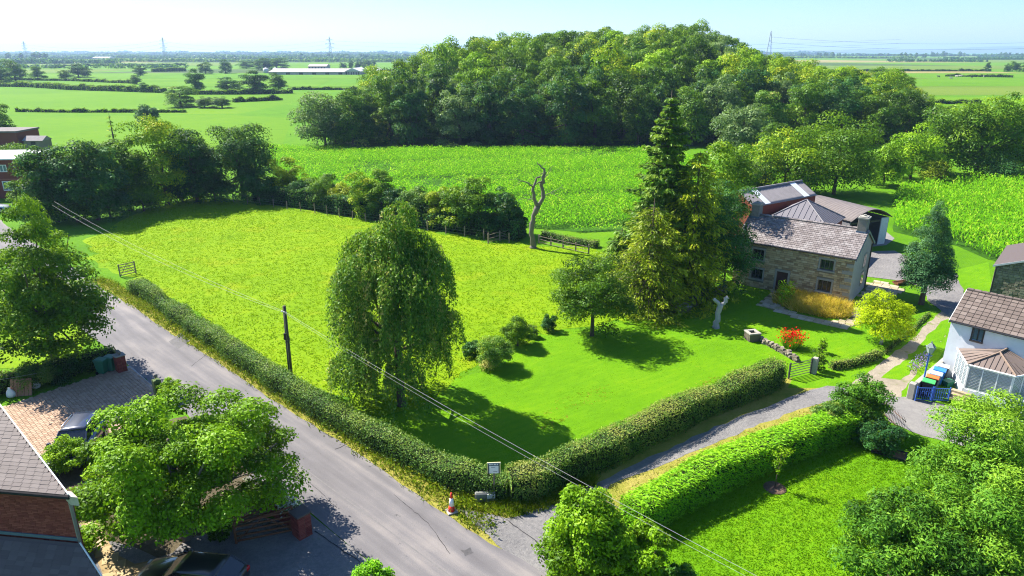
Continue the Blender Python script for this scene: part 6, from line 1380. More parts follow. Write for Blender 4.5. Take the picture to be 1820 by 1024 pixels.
# ------------------------------------------------------------------ walls, pillars, gates, fences
def pillar(name, base, rz, label, w=0.5, h=1.1, mat='brick', cap=STONE_TRIM, balls=1, cat='gate pillar'):
    l = gp(*base); t = empty(name, (l[0], l[1], 0), rz, label, cat)
    if mat == 'brick':
        b = MB().box(-w / 2 + 0.01, w / 2 - 0.01, -w / 2 + 0.01, w / 2 - 0.01, 0, h).build('shaft', MORTAR, t)
        its = []
        for k_ in range(int(h / 0.085)):
            for (fx, ax, off) in ((-1, FRONT, 0), (1, RIGHTW, 0)):
                for i in range(2):
                    sx = (w / 2 - 0.006); cx__ = -w / 4 + i * w / 2
                    c_ = (cx__, -w / 2, k_ * 0.085 + 0.045) if ax is FRONT else (w / 2, cx__, k_ * 0.085 + 0.045)
                    its.append((c_, (w / 2 - 0.012, 0.073, 0.03), ax))
        lay(t, b, 'brick', its, BRICK_O, BRICK_M, 80, 0.02)
    else: MB().box(-w / 2, w / 2, -w / 2, w / 2, 0, h).build('shaft', mat, t, bevel=0.03)
    if cap: MB().box(-w / 2 - 0.05, w / 2 + 0.05, -w / 2 - 0.05, w / 2 + 0.05, h + 0.002, h + 0.08).build('cap', cap, t, bevel=0.015)
    for i in range(balls):
        xo = 0 if balls == 1 else (-0.12 + 0.24 * i)
        MB().lathe([(0.05, h + 0.08), (0.05, h + 0.14), (0.10, h + 0.17), (0.125, h + 0.25), (0.10, h + 0.33), (0.03, h + 0.37)], 10, (xo, 0, 0)).build('ball_finial', CHIM, t, True)
    return t
pillar('brick_pillar', (217, 660), rang, 'red brick gate pillar with ball finials beside the green wheelie bins', 0.55, 1.15, balls=2)
pillar('mossy_pillar', (283, 706), rang, 'green mossy gate pillar on the road side of the paved drive', 0.42, 1.2, simple('mossy_stone', (0.10, 0.14, 0.055), 0.95, 0.1, 0, 0.4, 6), None, 1)
pl = pillar('brick_pillar', (538, 950), rang, 'red brick pillar with a slate top at the open brown gates', 0.62, 1.15, cap=RSLATE_A, balls=0)
# garden wall with white flowers in its trough
a_ = gp(484, 908); b_ = gp(527, 938); ln = np.hypot(*(b_ - a_)); wz = math.atan2(*(b_ - a_)[::-1])
gw = empty('garden_wall', (a_[0], a_[1], 0), wz, 'short red brick wall between the pillar and the gate, flowers on top', 'wall')
bw = MB().box(0, ln, -0.2, 0.2, 0, 0.95).build('core', MORTAR, gw)
lay(gw, bw, 'brick', wall_rows(0, ln, 0, 0.95, (0.075, 0.0751), (0.225, 0.2251), [], -0.2, 0.012, gap=0.012) + [((c[0], 0.2, c[2]), d, axes((-1, 0, 0), (0, 0, 1))) for c, d, ax in wall_rows(0, ln, 0, 0.95, (0.075, 0.0751), (0.225, 0.2251), [], 0, 0.012, gap=0.012)], BRICK_O, BRICK_M, 220, 0.02)
fl_ = empty('white_flowers', (a_[0], a_[1], 0.95), wz, 'white flowers growing along the top of the short brick wall', 'flowers')
rr = rng(400); n = 900; X = np.stack([rr.uniform(-0.1, ln + 0.1, n), rr.normal(0, 0.22, n), np.abs(rr.normal(0.16, 0.1, n))], -1)
link('flowers', np_mesh('flowers', leaf_quads(X, rr.normal(0, 0.5, (n, 3)) + [0, 0, 1], rr.uniform(0.06, 0.11, n), 0.9, rr), 4, rr.random(n)), fl_, LM['white'])['kind'] = 'stuff'
X = X * [1, 1, 0.7]; link('foliage', np_mesh('foliage', leaf_quads(X + rr.normal(0, 0.04, X.shape), rr.normal(0, 0.5, (n, 3)) + [0, 0, 1], 0.11, 0.6, rr), 4, rr.random(n)), fl_, LM['hedge'])
def bar_gate(name, a_px, b_px, h, label, mat, bars=5, th=0.05, cat='gate', brace=True, curve=0.0):
    a_, b_ = gp(*a_px), gp(*b_px); ln = np.hypot(*(b_ - a_)); t = empty(name, (a_[0], a_[1], 0), math.atan2(*(b_ - a_)[::-1]), label, cat)
    for x in (0.06, ln - 0.06): MB().box(x - 0.05, x + 0.05, -0.045, 0.045, 0.04, h + (0.25 if x < 1 and curve else 0.04)).build('gate_post', mat, t, bevel=0.008)
    for i in range(bars):
        z = 0.12 + (h - 0.2) * i / (bars - 1)
        MB().box(0.112, ln - 0.112, -0.02, 0.02, z, z + th * 1.5).build('rail', mat, t)
    if brace:
        for x0, x1 in ((0.12, ln * 0.5), (ln - 0.12, ln * 0.5)): MB().tube([(x0, -0.035, 0.15), (x1, -0.035, h - 0.05)], 0.028, 4).build('brace', mat, t)
        if curve: MB().tube([(0.08, 0, h + 0.22), (ln * 0.25, 0, h + 0.08), (ln * 0.6, 0, h - 0.02)], 0.04, 6).build('top_sweep', mat, t)
    return t
bar_gate('wooden_gate', (486, 912), (402, 946), 1.15, 'brown five bar gate leaf hinged at the short brick wall, upper of the pair', WOOD_BROWN, curve=1)
bar_gate('wooden_gate', (526, 946), (418, 968), 1.15, 'brown five bar gate leaf hinged at the slate topped pillar, lower of the pair', WOOD_BROWN, curve=1)
bar_gate('field_gate', (213, 493), (243, 486), 1.2, 'weathered wooden field gate at the end of the roadside hedge', WOOD_POST)
bar_gate('metal_gate', (1441, 664), (1400, 674), 1.1, 'thin dark metal bar gate between the hedge end and the stone post', simple('iron_dark', (0.05, 0.05, 0.05), 0.6, 0.4), 6, 0.02, brace=False)
pillar('stone_gate_post', (1446, 664), FRZ, 'rough stone gate post at the end of the thin metal gate', 0.32, 1.15, STONE_TRIM, None, 0, 'gate post')
pillar('stone_gate_pillar', (1618, 708), WRZ, 'grey stone pillar beside the blue ornamental gate', 0.38, 1.05, STONE_TRIM, None, 0, 'gate pillar')
a_, b_ = gp(1624, 706), gp(1680, 656); ln = np.hypot(*(b_ - a_)); t = empty('yard_wall', (a_[0], a_[1], 0), math.atan2(*(b_ - a_)[::-1]), 'grey boundary wall running behind the row of wheelie bins', 'wall')
MB().box(0, ln, -0.09, 0.09, 0, 0.95).build('wall', simple('wall_concrete', (0.27, 0.25, 0.22), 0.9, 0.1, 0, 0.25, 4), t)
for i in range(7): MB().box(ln * i / 7 + 0.01, ln * (i + 1) / 7 - 0.01, -0.13, 0.13, 0.952, 1.02).build('coping_stone', STONE_TRIM, t, bevel=0.01)
# blue ornamental gate
a_, b_ = gp(1625, 713), gp(1685, 715); ln = np.hypot(*(b_ - a_)); t = empty('ornamental_gate', (a_[0], a_[1], 0), math.atan2(*(b_ - a_)[::-1]), 'low blue ornamental iron gates in front of the wheelie bins', 'gate')
for x in (0.03, ln * 0.5 - 0.04, ln * 0.5 + 0.04, ln - 0.03): MB().box(x - 0.025, x + 0.025, -0.025, 0.025, 0.03, 1.0).build('gate_post', BLUE_PAINT, t)
for z in (0.1, 0.88): MB().box(0.06, ln - 0.06, -0.015, 0.015, z, z + 0.035).build('rail', BLUE_PAINT, t)
for i in range(1, 16):
    x = ln * i / 16
    if abs(x - ln / 2) > 0.1: MB().tube([(x, 0, 0.136), (x, 0, 0.879)], 0.012, 5).build('bar', BLUE_PAINT, t)
for k_ in range(8):
    cx__ = ln * (k_ + 0.75) / 8.5
    MB().tube([(cx__ + 0.13 * math.cos(q_), -0.02, 0.5 + 0.2 * math.sin(q_)) for q_ in np.linspace(0, 5.6, 14)], 0.011, 4).build('scroll', BLUE_PAINT, t)
# iron railings by the yard
a_, b_ = gp(1558, 728), gp(1606, 772); ln = np.hypot(*(b_ - a_)); t = empty('iron_railings', (a_[0], a_[1], 0), math.atan2(*(b_ - a_)[::-1]), 'rusty iron railings at the corner of the tarmac yard', 'railings')
IRON = simple('rusty_iron', (0.12, 0.07, 0.05), 0.8, 0.2)
for z in (0.12, 0.75): MB().box(0, ln, -0.012, 0.012, z, z + 0.03).build('rail', IRON, t)
for i in range(int(ln / 0.14) + 1): MB().tube([(i * 0.14, 0.02, 0.02), (i * 0.14, 0.02, 0.92)], 0.011, 4).build('bar', IRON, t)
# post and wire fence behind the paddock
fp = gps([(290, 345), (345, 352), (440, 362), (560, 379), (650, 394), (760, 411), (860, 426), (905, 432)]); FP = resample(fp, 2.3)
t = empty('post_and_wire_fence', (FP[0][0], FP[0][1], 0), 0, 'post and wire fence along the far side of the paddock', 'fence')
for i, p in enumerate(FP):
    h_ = R.uniform(1.05, 1.3); q_ = p - FP[0]; dx, dy = R.normal(0, 0.04, 2)
    MB().tube([(q_[0], q_[1], -0.1), (q_[0] + dx, q_[1] + dy, h_)], 0.065, 6).build('post', WOOD_POST, t)
w = MB()
for z in (0.35, 0.7, 1.0): w.tube([(p[0] - FP[0][0], p[1] - FP[0][1] - 0.07, z) for p in FP], 0.006, 3)
w.build('wire', STEEL, t)
def rail_fence(a_px, b_px, n_, h, rails, label, lean=0):
    a_, b_ = gp(*a_px), gp(*b_px); ln = np.hypot(*(b_ - a_)); t = empty('rail_fence', (a_[0], a_[1], 0), math.atan2(*(b_ - a_)[::-1]), label, 'fence')
    for i in range(n_): MB().box(ln * i / (n_ - 1) - 0.06, ln * i / (n_ - 1) + 0.06, -0.06, 0.06, -0.1, h * R.uniform(0.95, 1.08)).build('post', WOOD_POST, t)
    for i in range(n_ - 1):
        for k_ in range(rails):
            z = h * (k_ + 0.7) / rails - 0.1; MB().tube([(ln * i / (n_ - 1) + 0.02, -0.085, z + R.normal(0, 0.02)), (ln * (i + 1) / (n_ - 1) - 0.02, -0.085, z + R.normal(0, 0.02) + lean)], 0.028, 5).build('rail', WOOD_POST, t)
rail_fence((958, 432), (1046, 452), 5, 1.0, 3, 'wooden rail fence right of the dead trunk')
rail_fence((868, 433), (908, 424), 3, 1.2, 3, 'short broken rail fence left of the dead trunk', 0.1)
a_, b_ = gp(275, 356), gp(330, 348); ln = np.hypot(*(b_ - a_)); t = empty('panel_fence', (a_[0], a_[1], 0), math.atan2(*(b_ - a_)[::-1]), 'grey wooden panel fence under the trees behind the paddock', 'fence')
for i in range(int(ln / 0.3)): MB().box(i * 0.3, i * 0.3 + 0.285, -0.015, 0.015, 0.05, 1.5 + R.uniform(-0.03, 0.03)).build('board', WOOD_POST, t)
for i in range(4): MB().box(ln * i / 3.2 - 0.05, ln * i / 3.2 + 0.05, 0.02, 0.12, 0, 1.6).build('post', WOOD_POST, t)
# low rubble walls in the garden
def rubble(name, pts_px, w, h, label, seed):
    P = resample(gps(pts_px), 0.24); t = empty(name, (P[0][0], P[0][1], 0), 0, label, 'wall'); rg_ = np.random.default_rng(seed)
    MB().loft([[(p[0] - P[0][0] + o_ * w * 0.35, p[1] - P[0][1] + o_ * w * 0.35, z) for o_, z in ((-1, 0), (-1, h * 0.8), (1, h * 0.8), (1, 0))] for p in P]).build('core', RUB_A, t)
    its = []
    for p in P:
        for k_ in range(3):
            its.append(((p[0] - P[0][0] + rg_.normal(0, 0.07), p[1] - P[0][1] + rg_.normal(0, 0.07) - (0.1 if k_ < 2 else 0), h * (0.2 + 0.36 * k_)), (rg_.uniform(0.18, 0.34), rg_.uniform(0.2, 0.34) * w / 0.4, h * 0.36), Matrix.Rotation(rg_.uniform(-0.5, 0.5), 3, 'Z')))
    lay(t, t, 'stone', its, RUB_O, RUB_A, 200, 0.12)
rubble('low_stone_wall', [(1338, 598), (1362, 612), (1388, 626), (1415, 642)], 0.36, 0.36, 'low rubble wall running past the red flowers', 5)
rubble('ruined_stone_wall', [(1225, 545), (1252, 536), (1290, 520)], 0.5, 0.75, 'ruined stone wall under the ivy clad tree', 6)
def trough(name, base, w, d, h, rz, label):
    l = gp(*base); t = empty(name, (l[0], l[1], 0), rz, label, 'stone trough')
    m = MB().box(-w / 2, w / 2, -d / 2, -d / 2 + 0.16, 0, h).box(-w / 2, w / 2, d / 2 - 0.16, d / 2, 0, h).box(-w / 2, -w / 2 + 0.16, -d / 2 + 0.161, d / 2 - 0.161, 0, h).box(w / 2 - 0.16, w / 2, -d / 2 + 0.161, d / 2 - 0.161, 0, h)
    m.build('sides', RUB_A, t, bevel=0.02); MB().box(-w / 2 + 0.165, w / 2 - 0.165, -d / 2 + 0.165, d / 2 - 0.165, 0.02, h * 0.6).build('soil', G_SOIL, t)
    for i in range(4):
        a0 = i * math.pi / 2; MB().box(-w / 2 - 0.03, w / 2 - 0.15, -d / 2 - 0.03, -d / 2 + 0.19, h + 0.003, h + 0.11).build('coping_stone', STONE_TRIM, t, bevel=0.015).rotation_euler = (0, 0, a0)
trough('stone_trough', (1214, 553), 0.95, 0.95, 0.45, 0.3, 'rough stone trough beside the ruined wall under the conifers')
trough('stone_well_head', (1336, 604), 0.85, 0.85, 0.55, 0.2, 'square stone well head with a hole in its top on the lawn')
l = gp(1601, 505) ; t = empty('log_planter', (l[0], l[1], 0), 0.3, 'small brown planter on the edge of the terrace', 'planter'); 
for k_ in range(4): MB().tube([(-0.7, -0.25 + 0.16 * k_, 0.12 if k_ in (1, 2) else 0.2), (0.7, -0.25 + 0.16 * k_, 0.12 if k_ in (1, 2) else 0.2)], 0.1, 7).build('log', WOOD_BROWN, t)
a_ = gp(1580, 806); t = empty('raised_bed', (a_[0], a_[1], 0), math.radians(-35), 'small bed of brown bark chips edged with dark timber in the front lawn', 'flower bed')
MB().box(-0.75, 0.75, -0.4, 0.4, 0.015, 0.07).build('bark_chips', groundmat('bark_chips', (0.20, 0.10, 0.05), (0.32, 0.17, 0.09), (0.45, 0.26, 0.15), 1, 8, 26, 1.0), t)
for (x0, x1, y0, y1) in ((-0.8, 0.8, 0.401, 0.45), (-0.8, 0.8, -0.45, -0.401), (-0.8, -0.751, -0.40, 0.40), (0.751, 0.8, -0.40, 0.40)): MB().box(x0, x1, y0, y1, 0, 0.12).build('edging_board', WOODFRAME, t)

# ------------------------------------------------------------------ pole, cables, sign, cone
pb = gp(517, 676) + np.array([0.02, 0.0]); ptop = at_y(505, 544, pb[1])
t = empty('utility_pole', (pb[0], pb[1], 0), 0, 'dark wooden utility pole standing in the roadside hedge', 'utility pole')
tp_ = Vector((ptop[0] - pb[0], 0, ptop[2])); POLE = simple('creosoted_pole', (0.085, 0.075, 0.06), 0.9, 0.15, 0, 0.35, 8)
MB().tube([(0, 0, 0), tp_ * 0.5, tp_], [0.15, 0.13, 0.105], 10).build('shaft', POLE, t, True)
MB().box(-0.07, 0.07, -0.22, -0.12, 2.9, 3.35).build('junction_box', PLASTIC['black'], t)
MB().tube([(0.0, -0.15, 3.3), (0.22, -0.2, 3.2), (0.3, -0.2, 2.9), (0.2, -0.2, 2.7), (0.05, -0.16, 2.8)], 0.02, 5).build('cable_loop', PLASTIC['black'], t)
MB().tube([(0.02, -0.13, 0.2), (tp_.x * 0.9 + 0.02, -0.12, tp_.z - 0.3)], 0.02, 4).build('conduit', STEEL, t)
for k_ in range(3): MB().lathe([(0.03, 0), (0.05, 0.03), (0.05, 0.07), (0.02, 0.1)], 8, (tp_.x + (-0.13 + 0.13 * k_), -0.12, tp_.z - 0.35 - 0.05 * k_)).build('insulator', WHITE, t)
CABLE = simple('pale_cable', (0.26, 0.255, 0.25), 0.6, 0.3, 0, 0.05); CABLE_D = simple('dark_cable', (0.08, 0.08, 0.08), 0.6, 0.3)
def cable(name, a, b, sag, r, mat, label, n=24):
    a, b = Vector(a), Vector(b); P = [a.lerp(b, i / n) - Vector((0, 0, sag * 4 * (i / n) * (1 - i / n))) for i in range(n + 1)]
    o = MB().tube([p - a for p in P], r, 5).build(name, mat); o.location = a; return tag(o, label, 'cable')
PT = Vector((pb[0] + tp_.x, pb[1] - 0.12, tp_.z - 0.3))
e = gp(1345, 1024, 4.6)
cable('overhead_cable', PT, (e[0], e[1], 4.6), 0.25, 0.007, CABLE, 'upper of two pale cables from the pole across the lawn to the lower right')
cable('overhead_cable', PT + Vector((0.02, 0, -0.12)), (e[0] - 0.12, e[1] - 0.1, 4.52), 0.32, 0.005, CABLE, 'lower of two pale cables from the pole across the lawn to the lower right')
e2 = at_y(96, 358, 62.0)
cable('overhead_cable', PT, tuple(e2), 0.5, 0.007, CABLE, 'upper cable from the pole to the upper left over the paddock corner')
cable('overhead_cable', PT + Vector((0, 0, -0.1)), (e2[0] - 0.25, e2[1], e2[2] - 0.35), 0.6, 0.007, CABLE, 'lower cable from the pole to the upper left over the paddock corner')
q0 = at_y(0, 675, 36.0); q1 = at_y(175, 639, 43.0)
cable('overhead_cable', tuple(q0), tuple(q1), 0.08, 0.011, CABLE, 'pale cable over the hedge at the left edge of the paved drive')
# sign board
l = gp(879, 893); y_ = l[1] + 0.05; tl_, br_ = at_y(865.5, 822, y_), at_y(890, 841.5, y_); wS, hS = br_[0] - tl_[0], tl_[2] - br_[2]
t = empty('sign_board', ((tl_[0] + br_[0]) / 2, y_, 0), math.radians(3), 'white notice board on a post rising from the hedge corner', 'sign')
z0 = br_[2]; MB().box(-0.035, 0.035, 0.03, 0.10, 0, z0 + hS * 0.9).build('post', WOOD_POST, t)
NAVY = simple('sign_navy', (0.02, 0.06, 0.09), 0.5, 0.3, 0, 0.05); YEL = simple('sign_yellow', (0.72, 0.62, 0.22), 0.5, 0.3, 0, 0.05)
MB().box(-wS / 2, wS / 2, 0, 0.025, z0, z0 + hS).build('board', YEL, t)
MB().box(-wS * 0.42, wS * 0.42, -0.006, -0.001, z0 + 0.005, z0 + hS * 0.98).build('border_panel', NAVY, t)
MB().box(-wS * 0.34, wS * 0.34, -0.012, -0.0065, z0 + hS * 0.02, z0 + hS * 0.70).build('white_panel', WHITE, t)
MB().box(-wS / 2, wS / 2, -0.012, -0.0065, z0 + hS * 0.93, z0 + hS).build('top_band', WHITE, t)
m = MB()
for i, (a_, b_) in enumerate(((-0.36, -0.22), (-0.19, -0.08), (-0.02, 0.16), (0.20, 0.32))): m.box(wS * a_, wS * b_, -0.012, -0.0065, z0 + hS * (0.77 + 0.012 * (i % 2)), z0 + hS * 0.87)
m.build('lettering', WHITE, t)
m = MB()
for k_, (zf, a_, b_) in enumerate(((0.56, -0.2, 0.1), (0.15, -0.05, 0.26))): m.box(wS * a_, wS * b_, -0.016, -0.0125, z0 + hS * zf, z0 + hS * (zf + 0.035))
m.build('fine_print', NAVY, t)
# house stone under the hedge
l = gp(862, 900); t = empty('name_stone', (l[0], l[1] + 0.32, 0), 0.1, 'grey stone block with a pale plaque under the hedge corner', 'stone')
MB().box(-0.48, 0.48, -0.12, 0.14, 0, 0.56).build('block', simple('shade_dark_block', (0.17, 0.175, 0.155), 0.95, 0.1, 0, 0.35, 5), t, bevel=0.06)  # grey of the block is darkened to stand in for the hedge's shade
MB().box(0.08, 0.46, -0.15, -0.121, 0.28, 0.5).build('plaque', simple('plaque_pale', (0.5, 0.5, 0.5), 0.7, 0.2), t)
m = MB()
for k_ in range(3): m.box(0.13, 0.41 - 0.05 * (k_ % 2), -0.154, -0.1505, 0.31 + 0.06 * k_, 0.325 + 0.06 * k_)
m.build('inscription', simple('plaque_line', (0.30, 0.30, 0.30), 0.7, 0.2), t)
l = gp(803, 910); t = empty('traffic_cone', (l[0], l[1], 0.03), 0.4, 'red and white traffic cone on the road edge', 'traffic cone')
MB().box(-0.24, 0.24, -0.24, 0.24, 0.0, 0.06).build('base', simple('cone_base', (0.40, 0.37, 0.35), 0.8, 0.2), t, bevel=0.02)
zr = lambda z: 0.17 - 0.128 * z / 0.98
for nm, z0, z1, mt in (('lower_band', 0.06, 0.34, 'red'), ('white_sleeve', 0.342, 0.74, 'white'), ('tip', 0.742, 1.0, 'red')): MB().lathe([(zr(z0), z0), (zr(z1), z1)], 16).build(nm, PLASTIC[mt], t, True)

# ------------------------------------------------------------------ wheelie bins, lamp post
def bin_(loc, rz, body, lid, label, group=None, tilt=0):
    t = empty('wheelie_bin', (loc[0], loc[1], 0.02), rz, label, 'wheelie bin', group)
    rg_ = [[(-0.22, -0.25, 0.08), (0.22, -0.25, 0.08), (0.22, 0.2, 0.08), (-0.22, 0.2, 0.08)], [(-0.29, -0.36, 0.94), (0.29, -0.36, 0.94), (0.29, 0.28, 0.94), (-0.29, 0.28, 0.94)]]
    MB().loft(rg_).box(-0.305, 0.305, -0.375, 0.295, 0.942, 0.985).build('body', PLASTIC[body], t)
    MB().loft([[(-0.31, -0.39, 0.99), (0.31, -0.39, 0.99), (0.31, 0.31, 1.0), (-0.31, 0.31, 1.0)], [(-0.30, -0.37, 1.02), (0.30, -0.37, 1.02), (0.30, 0.30, 1.05), (-0.30, 0.30, 1.05)], [(-0.2, -0.22, 1.045), (0.2, -0.22, 1.045), (0.2, 0.2, 1.075), (-0.2, 0.2, 1.075)]]).build('lid', PLASTIC[lid], t)
    MB().tube([(-0.26, 0.36, 0.98), (0.26, 0.36, 0.98)], 0.022, 6).build('handle', PLASTIC['black'], t)
    for x in (-0.24, 0.24): MB().tube([(x - 0.03, 0.22, 0.10), (x + 0.03, 0.22, 0.10)], 0.10, 12).build('wheel', RUBBER, t)
bin_(gp(183, 664), rang + 2.2, 'green', 'green', 'green wheelie bin, left one of the pair by the brick pillar', 'green wheelie bins by the brick pillar')
bin_(gp(199, 659), rang + 2.2, 'green', 'green', 'green wheelie bin, right one of the pair next to the brick pillar', 'green wheelie bins by the brick pillar')
tops = [((1650, 677), 'black', 'lgreen', 'wheelie bin with a green lid nearest the blue gate'), ((1656, 667), 'black', 'orange', 'wheelie bin with an orange lid'), ((1663, 661), 'pgrey', 'pblue', 'wheelie bin with a pale blue lid in the middle of the row'), ((1670, 657), 'blue', 'blue', 'all blue wheelie bin with a blue lid'), ((1676, 650), 'grey', 'pgrey', 'wheelie bin with a pale grey lid at the far end of the row')]
b0 = gp(*tops[0][0], 1.03); b1 = gp(*tops[-1][0], 1.03)
for i, (p, bd, ld, lb) in enumerate(tops): bin_(b0 + (b1 - b0) * i / 4, WRZ + 1.75, bd, ld, lb, 'wheelie bins in a row by the white house')
l = gp(1684, 686); t = empty('recycling_box', (l[0], l[1], 0.02), 0.3, 'low green recycling box on the ground beside the bins', 'box')
MB().loft([[(-0.25, -0.18, 0), (0.25, -0.18, 0), (0.25, 0.18, 0), (-0.25, 0.18, 0)], [(-0.3, -0.22, 0.33), (0.3, -0.22, 0.33), (0.3, 0.22, 0.33), (-0.3, 0.22, 0.33)]]).build('body', PLASTIC['green'], t); MB().box(-0.32, 0.32, -0.24, 0.24, 0.332, 0.37).build('lid', PLASTIC['green'], t)
l = gp(1637, 697); lh = float(at_y(1652, 607, l[1])[2]); t = empty('lamp_post', (l[0], l[1], 0), 0, 'blue lamp post with a grey lantern by the blue gate', 'lamp post')
lx = float(at_y(1646, 652, l[1])[0] - l[0]) * 0.4
MB().lathe([(0.13, 0), (0.13, 0.25), (0.085, 0.35), (0.075, 0.9), (0.05, 1.0), (0.045, lh - 0.85), (0.07, lh - 0.82), (0.04, lh - 0.76)], 12).build('post', BLUE_PAINT, t, True)
MB().tube([(-0.22, 0, lh - 0.95), (0.22, 0, lh - 0.95)], 0.018, 6).build('ladder_bar', BLUE_PAINT, t)
LG = glassmat('lantern_glass', (0.30, 0.36, 0.34), 0.15); LF_ = simple('lantern_frame', (0.16, 0.20, 0.19), 0.5, 0.4)
z = lh - 0.75; MB().loft([[(0.10 * a_, 0.10 * b_, z) for a_, b_ in ((-1, -1), (1, -1), (1, 1), (-1, 1))], [(0.2 * a_, 0.2 * b_, z + 0.42) for a_, b_ in ((-1, -1), (1, -1), (1, 1), (-1, 1))]]).build('lantern', LG, t)
f = MB()
for a_, b_ in ((-1, -1), (1, -1), (1, 1), (-1, 1)): f.tube([(0.103 * a_, 0.103 * b_, z - 0.01), (0.205 * a_, 0.205 * b_, z + 0.43)], 0.014, 5)
f.build('lantern_frame', LF_, t); MB().lathe([(0.30, z + 0.425), (0.27, z + 0.45), (0.12, z + 0.60), (0.06, z + 0.64), (0.05, z + 0.70), (0.015, z + 0.78)], 4).build('lantern_roof', LF_, t)
# leaning boards and bags
l = gp(38, 705); t = empty('timber_pallet', (l[0], l[1], 0.0), rang + 0.95, 'brown wooden pallet leaning on the hedge at the paved drive', 'pallet')
for k_ in range(6): MB().hexa([(-0.6 + 0.2 * k_, y0 + yo, z0) for z0, yo in ((0.05, 0.0), (1.0, 0.42)) for y0 in ()] or [(-0.6 + 0.2 * k_, 0, 0.03), (-0.42 + 0.2 * k_, 0, 0.03), (-0.42 + 0.2 * k_, 0.03, 0.03), (-0.6 + 0.2 * k_, 0.03, 0.03), (-0.6 + 0.2 * k_, 0.42, 1.0), (-0.42 + 0.2 * k_, 0.42, 1.0), (-0.42 + 0.2 * k_, 0.45, 1.0), (-0.6 + 0.2 * k_, 0.45, 1.0)]).build('board', PALLET_W, t)
for zf in (0.15, 0.85): MB().box(-0.6, 0.58, 0.42 * zf + 0.035, 0.42 * zf + 0.1, zf * 0.97, zf * 0.97 + 0.08).build('batten', WOOD_BROWN, t)
for (px_, py_, lb) in ((20, 706, 'white sack slumped at the left side of the wooden pallet'), (64, 690, 'white sack slumped at the right side of the wooden pallet')):
    l = gp(px_, py_); o = MB().loft([[(0.26 * s_ * math.cos(q_) * (1 + 0.15 * math.sin(3 * q_ + z)), 0.2 * s_ * math.sin(q_) * (1 + 0.1 * math.cos(2 * q_)), z) for q_ in np.linspace(0, 6.28, 12, False)] for s_, z in ((0.8, 0), (1.05, 0.12), (0.95, 0.3), (0.6, 0.46), (0.25, 0.55), (0.34, 0.62))]).build('white_sack', WHITE, None, True)
    o.location = (l[0], l[1], 0.02); tag(o, lb, 'sack')

